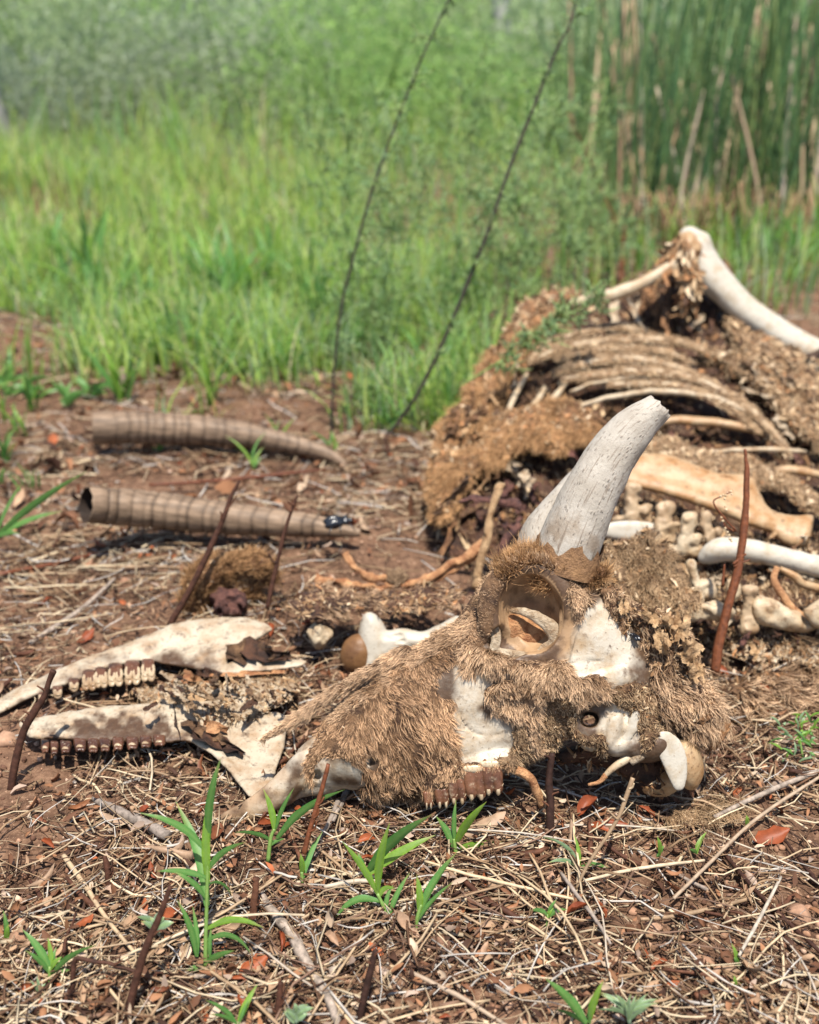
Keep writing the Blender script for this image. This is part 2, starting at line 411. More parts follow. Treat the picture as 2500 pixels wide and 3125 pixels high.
def ribbons(P, Wd, fold=0.25, side=None):
    """many blades: P (m,k,3), Wd (m,k) half widths; three verts across with a raised fold"""
    P = np.asarray(P, float); Wd = np.asarray(Wd, float)
    m, k, _ = P.shape
    T, S, U = frames(P)
    if side is not None:
        S = side[:, None] - T * (side[:, None] * T).sum(2, keepdims=True); S /= np.linalg.norm(S, axis=2, keepdims=True) + 1e-9
        U = np.cross(S, T)
    L = P - S * Wd[..., None] + U * Wd[..., None] * fold; Rr = P + S * Wd[..., None] + U * Wd[..., None] * fold
    V = np.stack([L, P, Rr], 2).reshape(-1, 3)
    i = np.arange(k - 1)[:, None] * 3; j = np.arange(2)[None]
    q = np.stack([i + j, i + j + 1, i + j + 4, i + j + 3], -1).reshape(-1, 4)
    Q = (q[None] + (np.arange(m) * k * 3)[:, None, None]).reshape(-1, 4)
    return V, Q, np.repeat(np.arange(m), k * 3)
def merge(parts_):
    Vs, Fs, o = [], {}, 0
    for V, F in parts_:
        for g in ([F] if isinstance(F, np.ndarray) else F):
            if len(g): Fs.setdefault(g.shape[1], []).append(g + o)
        Vs.append(V); o += len(V)
    return np.concatenate(Vs), [np.concatenate(v) for v in Fs.values()]

def poly_sdf(X, Y, pts):
    P = np.asarray(pts, float); d = np.full(np.broadcast(X, Y).shape, 1e12); s = np.ones(d.shape)
    n = len(P); j = n - 1
    for i in range(n):
        ex, ey = P[j, 0] - P[i, 0], P[j, 1] - P[i, 1]
        wx, wy = X - P[i, 0], Y - P[i, 1]
        t = np.clip((wx * ex + wy * ey) / (ex * ex + ey * ey + 1e-9), 0, 1)
        d = np.minimum(d, (wx - ex * t) ** 2 + (wy - ey * t) ** 2)
        c1, c2, c3 = Y >= P[i, 1], Y < P[j, 1], ex * wy > ey * wx
        s = np.where((c1 & c2 & c3) | (~c1 & ~c2 & ~c3), -s, s)
        j = i
    return s * np.sqrt(d)

class Sculpt:
    """a signed distance volume on a grid in photo pixels, blended from rounded pieces and meshed"""
    def __init__(self, lo, hi, h):
        self.lo = np.array(lo, float); self.h = h
        n = [int((b - a) / h) + 1 for a, b in zip(lo, hi)]
        self.ax = [lo[i] + h * np.arange(n[i]) for i in range(3)]
        self.d = np.full(n, 500.0, np.float32)
    def _sub(self, lo, hi):
        sl = []
        for i in range(3):
            a = int(max(0, math.floor((lo[i] - self.lo[i]) / self.h))); b = int(min(self.d.shape[i], math.ceil((hi[i] - self.lo[i]) / self.h) + 1))
            if a >= b: return None
            sl.append(slice(a, b))
        X, Y, W = self.ax[0][sl[0]][:, None, None], self.ax[1][sl[1]][None, :, None], self.ax[2][sl[2]][None, None, :]
        return tuple(sl), X, Y, W
    def _put(self, sl, b, k, op):
        a = self.d[sl]
        if op == 'u':
            m = np.minimum(a, b)
            if k > 0: m = m - np.maximum(k - np.abs(a - b), 0) ** 2 / (4 * k)
        elif op == 'cut':
            b = -b; m = np.maximum(a, b)
            if k > 0: m = m + np.maximum(k - np.abs(a - b), 0) ** 2 / (4 * k)
        else: m = np.maximum(a, b)
        self.d[sl] = m
    def chain(self, pts, rad, k=12, op='u', n=4):
        pr = smooth_path(np.c_[np.asarray(pts, float), np.asarray(rad, float)], n) if len(pts) > 2 else np.c_[np.asarray(pts, float), np.asarray(rad, float)]
        for a, b in zip(pr[:-1], pr[1:]):
            r = max(a[3], b[3]) + k + 3 * self.h
            s = self._sub(np.minimum(a[:3], b[:3]) - r, np.maximum(a[:3], b[:3]) + r)
            if s is None: continue
            sl, X, Y, W = s; e = b[:3] - a[:3]; L = (e * e).sum() + 1e-9
            t = np.clip(((X - a[0]) * e[0] + (Y - a[1]) * e[1] + (W - a[2]) * e[2]) / L, 0, 1)
            d = np.sqrt((X - a[0] - e[0] * t) ** 2 + (Y - a[1] - e[1] * t) ** 2 + (W - a[2] - e[2] * t) ** 2) - (a[3] + (b[3] - a[3]) * t)
            self._put(sl, d.astype(np.float32), k, op)
        return self
    def ell(self, c, r, k=12, op='u', ang=0.0):
        c = np.array(c, float); r = np.array(r, float); R = max(r[0], r[1]) if ang else None
        ext = np.array([R or r[0], R or r[1], r[2]]) + k + 3 * self.h
        s = self._sub(c - ext, c + ext)
        if s is None: return self
        sl, X, Y, W = s; X, Y, W = X - c[0], Y - c[1], W - c[2]
        if ang:
            ca, sa = math.cos(math.radians(ang)), math.sin(math.radians(ang)); X, Y = X * ca + Y * sa, -X * sa + Y * ca
        q = np.sqrt((X / r[0]) ** 2 + (Y / r[1]) ** 2 + (W / r[2]) ** 2); g = np.sqrt((X / r[0] ** 2) ** 2 + (Y / r[1] ** 2) ** 2 + (W / r[2] ** 2) ** 2) + 1e-9
        self._put(sl, (q * (q - 1) / g).astype(np.float32), k, op)
        return self
    def plate(self, pts, R, T, wc=0.0, k=10, op='u', smooth=4, rag=0.0, ragsc=40.0):
        """an outline with a domed thickness: T at R pixels inside the edge. wc: number or function(X, Y)"""
        P = smooth_loop(pts, smooth) if smooth else np.asarray(pts, float)
        pad = k + 4 * self.h
        s = self._sub([P[:, 0].min() - pad - rag, P[:, 1].min() - pad - rag, -1e9], [P[:, 0].max() + pad + rag, P[:, 1].max() + pad + rag, 1e9])
        sl, X, Y, W = s
        d2 = poly_sdf(X[:, :, 0], Y[:, :, 0], P)
        XX, YY = np.broadcast_arrays(X[:, :, 0], Y[:, :, 0])
        if rag: d2 = d2 + rag * fbm(np.stack([XX / ragsc, YY / ragsc, np.full(XX.shape, P[0, 0] * 0.013)], -1), 4, 0.6)
        w0 = wc(XX, YY) if callable(wc) else wc
        u = np.clip(-d2 / R, 0, 1); t = T * np.sqrt(np.maximum(1 - (1 - u) ** 2, 0))
        aw = np.abs(W - (w0[..., None] if hasattr(w0, 'shape') else w0))
        ins = aw - t[..., None]
        out = np.sqrt(np.maximum(d2, 0)[..., None] ** 2 + aw ** 2)
        d = np.where(d2[..., None] > 0, out, np.maximum(ins * 0.75, np.where(ins > 0, ins * 0.75, d2[..., None])))
        self._put(sl, d.astype(np.float32), k, op)
        return self
    def shell(self, pts, outer, inner=6.0, rag=14.0, ragsc=35.0, smooth=4, wmin=-1e9, holes=()):
        """a torn layer that lies on this volume inside an outline: a new Sculpt"""
        P = smooth_loop(pts, smooth)
        X, Y = self.ax[0][:, None], self.ax[1][None, :]
        XX, YY = np.broadcast_arrays(X, Y)
        d2 = poly_sdf(XX, YY, P) + rag * fbm(np.stack([XX / ragsc, YY / ragsc, np.full(XX.shape, P[0, 0] * 0.017)], -1), 4, 0.6)
        for hp in holes: d2 = np.maximum(d2, -(poly_sdf(XX, YY, smooth_loop(hp, 4)) + 0.5 * rag * fbm(np.stack([XX / 25, YY / 25, np.full(XX.shape, 3.3)], -1), 3)))
        thick = outer * (1 + 0.5 * fbm(np.stack([XX / 60, YY / 60, np.full(XX.shape, 7.7)], -1), 3)) * np.clip(-d2 / 18, 0.25, 1)
        q = Sculpt.__new__(Sculpt); q.lo, q.h, q.ax = self.lo, self.h, self.ax
        q.d = np.maximum(np.maximum(self.d - thick[..., None], -(self.d + inner)), np.minimum(d2, 60)[..., None]).astype(np.float32)
        q.d = np.maximum(q.d, (wmin - self.ax[2])[None, None, :]).astype(np.float32)
        return q
    def rough(self, amp, sc, octaves=3):
        """uneven surface: noise added near the zero level"""
        near = np.argwhere(np.abs(self.d) < amp * 2 + 2 * self.h)
        p = self.lo + near * self.h
        self.d[near[:, 0], near[:, 1], near[:, 2]] += (amp * fbm(p / sc, octaves)).astype(np.float32)
        return self
    def mesh(self, wscale=1.0):
        d = np.pad(self.d, 1, constant_values=400.0); s = d < 0
        n = [k - 1 for k in d.shape]
        cnt = np.zeros(n, np.int8)
        offs = [(a, b, c) for a in (0, 1) for b in (0, 1) for c in (0, 1)]
        for a, b, c in offs: cnt += s[a:a + n[0], b:b + n[1], c:c + n[2]]
        act = (cnt > 0) & (cnt < 8)
        cells = np.argwhere(act); idx = np.full(n, -1, np.int64); idx[act] = np.arange(len(cells))
        acc = np.zeros((len(cells), 3)); num = np.zeros(len(cells))
        for ax in range(3):
            for a, b, c in offs:
                o = [a, b, c]
                if o[ax]: continue
                o2 = list(o); o2[ax] = 1
                A = cells + o; B = cells + o2
                da = d[A[:, 0], A[:, 1], A[:, 2]]; db = d[B[:, 0], B[:, 1], B[:, 2]]
                m = (da < 0) != (db < 0); t = da[m] / (da[m] - db[m])
                pos = np.tile(np.array(o, float), (m.sum(), 1)); pos[:, ax] += t
                acc[m] += pos; num[m] += 1
        V = self.lo - self.h + self.h * (cells + acc / num[:, None])
        F = []
        for ax in range(3):
            u, v = [(1, 2), (2, 0), (0, 1)][ax]
            lo_ = [slice(0, k) for k in d.shape]; hi_ = list(lo_); lo_[ax] = slice(0, -1); hi_[ax] = slice(1, None)
            e = s[tuple(lo_)] != s[tuple(hi_)]
            E = np.argwhere(e)
            E = E[(E[:, u] > 0) & (E[:, v] > 0) & (E[:, u] < d.shape[u] - 1) & (E[:, v] < d.shape[v] - 1)]
            du, dv = np.eye(3, dtype=int)[u], np.eye(3, dtype=int)[v]
            q = np.stack([idx[tuple((E - x).T)] for x in (du * 0, du, du + dv, dv)], -1)
            ins = s[E[:, 0], E[:, 1], E[:, 2]]
            q[ins] = q[ins][:, ::-1]
            F.append(q)
        F = np.concatenate(F); F = F[(F >= 0).all(1)]
        # outward in pixel space: positive volume
        A, B, C, D = (V[F[:, i]] for i in range(4))
        vol = (np.einsum('ij,ij->i', A, np.cross(B, C)) + np.einsum('ij,ij->i', A, np.cross(C, D))).sum()
        if vol < 0: F = F[:, ::-1]
        V = V * np.array([1, 1, wscale])
        return V, np.ascontiguousarray(F)
def world(fr, V, F):   # pixel space is mirrored against the world: turn the faces
    return fr(V), np.ascontiguousarray(F[:, ::-1])

# ------------------------------------------------------------------ fur
def hair(name, fr, V, F, n, region, flow, length, material, parent, rad=1.5, lift=35, clump=0.55, per=9, frizz=0.25, droop=0.0, facing=-0.35, seg=5, seed=0):
    """n hairs rooted on the pixel-space mesh V, F. region: outline(s) or None; flow(P)->(n,3) or vector; length: px or function(P)"""
    r = np.random.default_rng(100 + seed)
    A, B, C, D = (V[F[:, i]] for i in range(4))
    nrm = np.cross(C - A, D - B); area = np.linalg.norm(nrm, axis=1); nn = nrm / (area[:, None] + 1e-9)
    cen = (A + B + C + D) / 4
    ok = nn[:, 2] > facing
    if region is not None:
        ins = np.zeros(len(cen), bool)
        for pg in region: ins |= poly_sdf(cen[:, 0], cen[:, 1], smooth_loop(pg, 3)) < 0
        ok &= ins
    w = area * ok * np.clip(0.62 + 1.5 * fbm(cen / 48.0 + seed * 1.7, 3), 0.03, 1)
    if w.sum() <= 0: return None
    f = r.choice(len(F), n, p=w / w.sum())
    u, v = r.random((2, n, 1))
    P0 = (A[f] * (1 - u) + B[f] * u) * (1 - v) + (D[f] * (1 - u) + C[f] * u) * v - nn[f] * 1.5
    nr = nn[f]
    fl = flow(P0) if callable(flow) else np.tile(np.array(flow, float), (n, 1))
    swirl = fbm(P0 / 55.0 + seed, 2)[:, None] * 0.8
    fl = fl + swirl * np.stack([-fl[:, 1], fl[:, 0], fl[:, 2]], -1) + r.normal(0, 0.22, (n, 3))
    fl = fl - nr * (fl * nr).sum(1, keepdims=True); fl /= np.linalg.norm(fl, axis=1, keepdims=True) + 1e-9
    la = np.radians(lift + r.normal(0, 12, (n, 1)))
    dr = fl * np.cos(la) + nr * np.sin(la)
    L = (length(P0) if callable(length) else np.full(n, float(length))) * r.uniform(0.5, 1.25, n) * np.clip(0.95 + 0.9 * fbm(P0 / 40.0 + 9, 2), 0.45, 1.5)
    t = np.linspace(0, 1, seg)[None, :, None]
    bend = fl * 0.35 + np.array([0, droop, 0])
    pts = P0[:, None] + (dr[:, None] * t + bend[:, None] * t * t + r.normal(0, frizz, (n, 1, 3)) * t * t * 0.8) * L[:, None, None] * 0.85
    if frizz:
        pts = pts + r.normal(0, 1, (n, seg, 3)) * (frizz * 3.0) * t
        ph = r.uniform(0, 6.28, (n, 1, 1)); pts = pts + np.concatenate([np.sin(ph + t * 7), np.cos(ph * 1.3 + t * 6), np.sin(ph * 2.1 + t * 8)], 2) * (frizz * L[:, None, None] * 0.16) * t
    if clump:
        ng = max(1, n // per); gi = r.choice(n, ng, replace=False)
        kd = KDTree(ng)
        for i, g in enumerate(gi): kd.insert(P0[g], i)
        kd.balance()
        near = np.array([kd.find(p)[1] for p in P0])
        G = pts[gi][near]
        c = clump * t ** 1.3 * r.uniform(0.5, 1.1, (n, 1, 1))
        pts = pts * (1 - c) + G * c
    W = fr(pts.reshape(-1, 3)) - base_of(parent)
    cu = bpy.data.hair_curves.new(name)
    cu.add_curves([seg] * n)
    cu.position_data.foreach_set('vector', np.ascontiguousarray(W, np.float32).ravel())
    ra = cu.attributes.get('radius') or cu.attributes.new('radius', 'FLOAT', 'POINT')
    rr = rad * fr.d0 / FPX * np.array([1.0, 0.95, 0.8, 0.55, 0.15] if seg == 5 else np.linspace(1, 0.15, seg))[None] * r.uniform(0.7, 1.25, (n, 1))
    ra.data.foreach_set('value', rr.astype(np.float32).ravel())
    cu.materials.append(material)
    o = bpy.data.objects.new(name, cu); col.objects.link(o); o.parent = parent
    o['kind'] = 'stuff'
    return o

TANS = np.array([(0.50, 0.36, 0.215), (0.34, 0.215, 0.115), (0.19, 0.105, 0.05), (0.58, 0.45, 0.30), (0.07, 0.034, 0.018), (0.38, 0.19, 0.085)])
def shreds(name, fr, V, F, n, size, parent, prob=(.24, .24, .18, .12, .12, .10), region=None, lift=28, aspect=(0.10, 0.42), seed=0, facing=-0.3, flow=None):
    """torn flakes of dried skin and sinew that stand up from a surface, all one part"""
    r = np.random.default_rng(900 + seed)
    A, B, C, D = (V[F[:, i]] for i in range(4))
    nrm = np.cross(C - A, D - B); area = np.linalg.norm(nrm, axis=1); nn = nrm / (area[:, None] + 1e-9)
    cen = (A + B + C + D) / 4; w = area * (nn[:, 2] > facing)
    if region is not None: w = w * (poly_sdf(cen[:, 0], cen[:, 1], smooth_loop(region, 3)) < 0)
    f = r.choice(len(F), n, p=w / w.sum()); P0 = cen[f] + r.normal(0, 2.5, (n, 3)); N_ = nn[f]
    T = r.normal(0, 1, (n, 3)) + (0 if flow is None else np.array(flow) * 1.6); T -= N_ * (T * N_).sum(1, keepdims=True); T /= np.linalg.norm(T, axis=1, keepdims=True) + 1e-9
    S_ = np.cross(N_, T); la = np.radians(np.abs(r.normal(0, lift, (n, 1))))
    T2 = T * np.cos(la) + N_ * np.sin(la); N2 = np.cross(T2, S_)
    L = size[0] * (size[1] / size[0]) ** r.random(n); W = L * r.uniform(*aspect, n)
    u = np.array([0, 0.35, 0.7, 1.0]); v = np.array([-1, 0, 1.0]); U, Vv = np.meshgrid(u, v, indexing='ij')
    cu, cw = r.normal(0.25, 0.5, (n, 1, 1)), r.normal(0, 0.6, (n, 1, 1))
    wd = np.array([0.55, 1.0, 0.9, 0.35])[None, :, None] * r.uniform(0.6, 1.35, (n, 4, 1))
    X = (U[None] - 0.15) * L[:, None, None] + r.normal(0, .06, (n, 4, 3)) * L[:, None, None]; Y = Vv[None] * wd * W[:, None, None] * 0.5
    Z = cu * U[None] ** 2 * L[:, None, None] * 0.5 + cw * Vv[None] ** 2 * W[:, None, None] * 0.4 + r.normal(0, .05, (n, 4, 3)) * L[:, None, None]
    P = P0[:, None, None] + X[..., None] * T2[:, None, None] + Y[..., None] * S_[:, None, None] - Z[..., None] * N2[:, None, None]
    k = np.arange(3)[:, None] * 3 + np.arange(2)[None]
    q = np.stack([k, k + 3, k + 4, k + 1], -1).reshape(-1, 4)
    Fq = (q[None] + (np.arange(n) * 12)[:, None, None]).reshape(-1, 4)
    c = TANS[r.choice(len(TANS), n, p=np.array(prob) / sum(prob))] * r.uniform(0.7, 1.2, (n, 1))
    return part(name, fr(P.reshape(-1, 3)), Fq, M['litter'], parent, kind='stuff', attrs={'col': np.repeat(c, 12, 0)})

# ------------------------------------------------------------------ the setting: ground
ys = np.r_[np.linspace(-1.2, 0.22, 10)[:-1], 0.22 * (70 / 0.22) ** np.linspace(0, 1, 430)]
ts = np.linspace(-1, 1, 261); ts = 1.7 * np.sign(ts) * np.abs(ts) ** 1.35
X = np.where(ys[:, None] < 0.25, 0.95, ys[:, None] + 0.7) * ts[None]; Y = np.repeat(ys[:, None], len(ts), 1)
Z = gh(X, Y)
q3 = np.stack([X, Y, 0 * X], -1)
near = np.clip((4 - Y) / 2, 0, 1)
Z = Z + near * (0.004 * fbm(q3 * 150, 2))
nx = len(ts); k = np.arange(len(ys) - 1)[:, None] * nx + np.arange(nx - 1)[None]
me = mesh_of('ground', np.stack([X, Y, Z], -1).reshape(-1, 3), np.stack([k, k + 1, k + nx + 1, k + nx], -1).reshape(-1, 4), M['soil'])
o = bpy.data.objects.new('ground', me); col.objects.link(o); tag(o, kind='structure')

# ------------------------------------------------------------------ litter: what nobody could count
def scatter(n, y0=0.40, y1=4.2, spread=0.50, pad=0.10, seed=0, patchy=0.95):
    r = np.random.default_rng(seed)
    y = y0 * (y1 / y0) ** r.random(3 * n)
    x = (r.random(3 * n) * 2 - 1) * (spread * y + pad)
    p = np.clip(0.55 + patchy * fbm(np.stack([x * 5.5, y * 5.5, 0 * x + 2], -1), 3), 0.06, 1)   # bare patches and thick drifts
    i = r.choice(3 * n, n, replace=False, p=p / p.sum())
    return x[i], y[i], r
def lying(n, L0, L1, R0, R1, k, curl, seed, lift=(0.001, 0.012), y1=3.6, tilt=0.12, y0=0.40, wide=(0.50, 0.10)):
    """thin pieces strewn over the ground: paths (n,k,3) and radii"""
    x, y, r = scatter(n, y0, y1, wide[0], wide[1], seed=seed)
    L = L0 * (L1 / L0) ** r.random(n); a = r.normal(0, 0.9, n) + (r.random(n) < 0.3) * r.uniform(0, 3.1, n)
    t = np.linspace(-0.5, 0.5, k)
    bend = r.normal(0, curl, (n, 1)); b2 = r.normal(0, curl * 0.7, (n, 1))
    ang = a[:, None] + bend * t * 2 + b2 * np.sin(t * 6 + r.uniform(0, 6, (n, 1)))
    st = L[:, None] / (k - 1)
    px = np.cumsum(np.cos(ang) * st, 1); py = np.cumsum(np.sin(ang) * st, 1)
    px += (x - px.mean(1))[:, None]; py += (y - py.mean(1))[:, None]
    z = gh(px, py); z0 = z.max(1, keepdims=True)
    z = 0.45 * z + 0.55 * z0 + r.uniform(*lift, (n, 1)) + r.normal(0, tilt, (n, 1)) * t * L[:, None] * 0.6
    z = np.maximum(z, gh(px, py) + 0.0006)
    R = r.uniform(R0, R1, (n, 1)) * (1 - 0.5 * np.abs(t) * r.random((n, 1)))
    return np.stack([px, py, z], -1), np.broadcast_to(R, px.shape), r
PAL = np.array([(0.56, 0.45, 0.30), (0.42, 0.31, 0.195), (0.27, 0.175, 0.10), (0.13, 0.070, 0.040), (0.050, 0.025, 0.016), (0.46, 0.42, 0.37), (0.19, 0.115, 0.078)])
def litter(name, label, n, L, R, k, curl, seed, pal, prob, sides=3, **kw):
    P, Rr, r = lying(n, *L, *R, k, curl, seed, **kw)
    V, F, pid = tubes(P, Rr, sides)
    c = PAL[r.choice(len(PAL), n, p=prob)] * r.uniform(0.75, 1.2, (n, 1))
    me = mesh_of(name, V, F, M['litter'], {'col': c[pid]}); o = bpy.data.objects.new(name, me); col.objects.link(o)
    tag(o, label, name.split('_')[-1], kind='stuff')
litter('straw_litter', 'fine pale straw strewn thickly over the brown soil', 8500, (0.012, 0.075), (0.00025, 0.00075), 5, 0.3, 21, PAL, [.13, .17, .19, .18, .11, .13, .09])
litter('root_litter', 'fine curled dark roots and fibres matted on the soil', 9000, (0.008, 0.045), (0.00022, 0.0006), 5, 1.5, 22, PAL, [.10, .14, .20, .22, .16, .06, .12], lift=(0.0, 0.007))
litter('chaff_litter', 'short brown bits of broken stalk among the straw', 6500, (0.004, 0.018), (0.0005, 0.0015), 3, 0.1, 23, PAL, [.10, .14, .22, .24, .12, .06, .12], lift=(0.0, 0.006))
litter('stalk_litter', 'thicker straw and stalks on the ground beyond the bones', 4500, (0.03, 0.12), (0.0007, 0.0015), 4, 0.25, 24, PAL, [.16, .18, .18, .16, .10, .14, .08], y0=1.0, y1=4.5, lift=(0.001, 0.012))
litter('twig_litter', 'straw and bits of stalk lying on the ground all round', 5500, (0.015, 0.09), (0.0004, 0.0012), 4, 0.3, 25, PAL, [.16, .20, .20, .16, .08, .12, .08], wide=(1.05, 0.35), y1=4.5)
# leaf crumbs
def leaf_shapes(n, size, seed, y1=3.6, lift=(0.001, 0.009), ku=4, kv=3):
    x, y, r = scatter(n, 0.40, y1, seed=seed)
    L = size[0] * (size[1] / size[0]) ** r.random(n); Wd = L * r.uniform(0.25, 0.55, n)
    u = np.linspace(-1, 1, ku); v = np.linspace(-1, 1, kv)
    U, Vv = np.meshgrid(u, v, indexing='ij')
    prof = np.sqrt(np.clip(1 - U ** 2 * 0.93, 0, 1))
    c1 = r.normal(0, 0.45, (n, 1, 1)); c2 = r.normal(0.25, 0.5, (n, 1, 1))
    X = U[None] * L[:, None, None] * 0.5; Y = (Vv * prof)[None] * Wd[:, None, None] * 0.5 * r.uniform(0.7, 1.2, (n, ku, 1))
    Z = c1 * U[None] ** 2 * L[:, None, None] * 0.4 + c2 * Vv[None] ** 2 * Wd[:, None, None] * 0.6
    P = np.stack([X, Y, Z], -1)
    a = r.uniform(0, 6.28, n); b = r.normal(0, 0.4, n); c = r.normal(0, 0.4, n)
    ca, sa, cb, sb, cc, sc = np.cos(a), np.sin(a), np.cos(b), np.sin(b), np.cos(c), np.sin(c)
    Rm = np.stack([np.stack([ca * cb, ca * sb * sc - sa * cc, ca * sb * cc + sa * sc], -1), np.stack([sa * cb, sa * sb * sc + ca * cc, sa * sb * cc - ca * sc], -1), np.stack([-sb, cb * sc, cb * cc], -1)], 1)
    P = np.einsum('nij,nuvj->nuvi', Rm, P)
    P[..., 0] += x[:, None, None]; P[..., 1] += y[:, None, None]
    low = P[..., 2].reshape(n, -1).min(1); P[..., 2] += (gh(x, y) - low * 0.7 + r.uniform(*lift, n))[:, None, None]
    k = np.arange(ku - 1)[:, None] * kv + np.arange(kv - 1)[None]
    q = np.stack([k, k + kv, k + kv + 1, k + 1], -1).reshape(-1, 4)
    F = (q[None] + (np.arange(n) * ku * kv)[:, None, None]).reshape(-1, 4)
    return P.reshape(-1, 3), F, np.repeat(np.arange(n), ku * kv), r
LPAL = np.array([(0.26, 0.125, 0.062), (0.14, 0.064, 0.034), (0.34, 0.22, 0.135), (0.46, 0.35, 0.25), (0.06, 0.029, 0.018), (0.32, 0.095, 0.036), (0.32, 0.235, 0.18)])
n = 8500
V, F, pid, r = leaf_shapes(n, (0.004, 0.014), 31)
c = LPAL[r.choice(7, n, p=[.2, .24, .15, .10, .20, .02, .09])] * r.uniform(0.75, 1.2, (n, 1))
me = mesh_of('leaf_litter', V, F, M['litter'], {'col': c[pid]}); o = bpy.data.objects.new('leaf_litter', me); col.objects.link(o)
tag(o, 'crumbled brown leaf scraps scattered among the straw', 'leaf litter', kind='stuff')
n = 4500
V, F, pid, r = leaf_shapes(n, (0.012, 0.035), 32, 4.0, (0.002, 0.012))
V[:, 1] += 0.0
c = LPAL[r.choice(7, n, p=[.2, .24, .15, .10, .20, .02, .09])] * r.uniform(0.75, 1.2, (n, 1))
k_ = np.repeat(V.reshape(n, -1, 3)[:, :, 1].mean(1) > 1.15, F.shape[0] // n); F = F[k_]
me = mesh_of('dead_leaf_litter', V, F, M['litter'], {'col': c[pid]}); o = bpy.data.objects.new('dead_leaf_litter', me); col.objects.link(o)
tag(o, 'larger dead leaves strewn on the ground beyond the bones', 'leaf litter', kind='stuff')
# gravel and crumbs of soil
ico = np.array([(0, 0, 1), (.894, 0, .447), (.276, .851, .447), (-.724, .526, .447), (-.724, -.526, .447), (.276, -.851, .447), (.724, .526, -.447), (-.276, .851, -.447), (-.894, 0, -.447), (-.276, -.851, -.447), (.724, -.526, -.447), (0, 0, -1)])
icoF = np.array([(0, 1, 2), (0, 2, 3), (0, 3, 4), (0, 4, 5), (0, 5, 1), (1, 6, 2), (2, 7, 3), (3, 8, 4), (4, 9, 5), (5, 10, 1), (2, 6, 7), (3, 7, 8), (4, 8, 9), (5, 9, 10), (1, 10, 6), (6, 11, 7), (7, 11, 8), (8, 11, 9), (9, 11, 10), (10, 11, 6)])
n = 7500
x, y, r = scatter(n, 0.40, 3.0, seed=41, patchy=-1.3)
sz = 0.0009 * (0.0038 / 0.0009) ** (r.random(n) ** 1.8)
V = ico[None] * sz[:, None, None] * r.uniform(0.6, 1.3, (n, 12, 1)) * r.uniform(0.7, 1.25, (n, 1, 3))
V = V + np.stack([x, y, gh(x, y) + sz * 0.45], -1)[:, None]
GP = np.array([(0.30, 0.17, 0.105), (0.40, 0.25, 0.165), (0.20, 0.105, 0.065), (0.46, 0.32, 0.23), (0.11, 0.056, 0.036)])
c = GP[r.choice(5, n, p=[.3, .25, .2, .1, .15])] * r.uniform(0.8, 1.2, (n, 1))
me = mesh_of('gravel', V.reshape(-1, 3), (icoF[None] + (np.arange(n) * 12)[:, None, None]).reshape(-1, 3), M['gravel'], {'col': np.repeat(c, 12, 0)}, smooth=False)
o = bpy.data.objects.new('gravel', me); col.objects.link(o); tag(o, 'fine reddish gravel and crumbs of soil', 'gravel', kind='stuff')

# ------------------------------------------------------------------ background vegetation
def blades(n, x, y, h, wd, r, lean=0.35, k=5, fold=0.3, z=None):
    a = r.uniform(0, 2 * math.pi, n); ln = np.abs(r.normal(0, lean, n)) + 0.05
    t = np.linspace(0, 1, k)[None]
    out = h[:, None] * ln[:, None] * t ** 1.9; up = h[:, None] * (t - 0.28 * ln[:, None] * t ** 2.6)
    z = gh(x, y) if z is None else z
    P = np.stack([x[:, None] + np.cos(a)[:, None] * out, y[:, None] + np.sin(a)[:, None] * out, z[:, None] - 0.004 + up], -1)
    W = wd[:, None] * np.clip(1.02 - t ** 2.2, 0.02, 1) * (0.55 + 0.45 * np.clip(t * 4, 0, 1)) * 0.5
    side = np.stack([-np.sin(a + r.normal(0, .5, n)), np.cos(a), 0 * a], -1)
    return ribbons(P, W, fold, side)
GPAL = np.array([(0.31, 0.50, 0.10), (0.41, 0.56, 0.12), (0.23, 0.43, 0.14), (0.49, 0.58, 0.19), (0.37, 0.49, 0.29), (0.54, 0.50, 0.30)])
def cl(px, y): return (px - CX) / FPX * y * 1.03
def band(name, label, n, px0, px1, y0, y1, h0, h1, w0, w1, seed, prob, lean=0.35, grow=0.0):
    r = np.random.default_rng(seed)
    y = y0 * (y1 / y0) ** r.random(n); x = cl(r.uniform(px0, px1, n), y)
    keep = (fbm(np.stack([x * 4.5, y * 3.6, 0 * x + seed], -1), 3) * 2.0 - 0.22 * np.clip(1 - (y - 1.5) / 1.5, 0, 1)) > r.uniform(-0.55, 0.35, n)
    keep &= ((x + 0.98) / 0.30) ** 2 + ((y - 2.0) / 0.26) ** 2 > 1
    x, y = x[keep], y[keep]; m = len(x)
    h = r.uniform(h0, h1, m) * (1 + grow * (y - y0) / (y1 - y0))
    V, F, pid = blades(m, x, y, h, r.uniform(w0, w1, m), r, lean)
    c = GPAL[r.choice(6, m, p=prob)] * r.uniform(0.75, 1.2, (m, 1))
    me = mesh_of(name, V, F, M['greens'], {'col': c[pid]}); o = bpy.data.objects.new(name, me); col.objects.link(o)
    return tag(o, label, 'grass', kind='stuff')
band('grass', 'lush bright green grass in a tall soft band behind the horn sheaths', 12500, -150, 1120, 2.45, 6.0, 0.08, 0.20, 0.005, 0.011, 61, [.27, .27, .13, .18, .07, .08], 0.45, 1.0)
band('grass', 'low green grass and weeds in the middle distance', 14000, -200, 1500, 1.55, 3.0, 0.03, 0.15, 0.002, 0.006, 62, [.26, .22, .22, .12, .14, .04], 0.6, 0.6)
band('grass', 'soft grey-green weeds beyond the carcass', 5000, 1000, 2700, 2.3, 5.5, 0.06, 0.26, 0.003, 0.008, 63, [.22, .16, .24, .10, .22, .06], 0.45, 0.7)
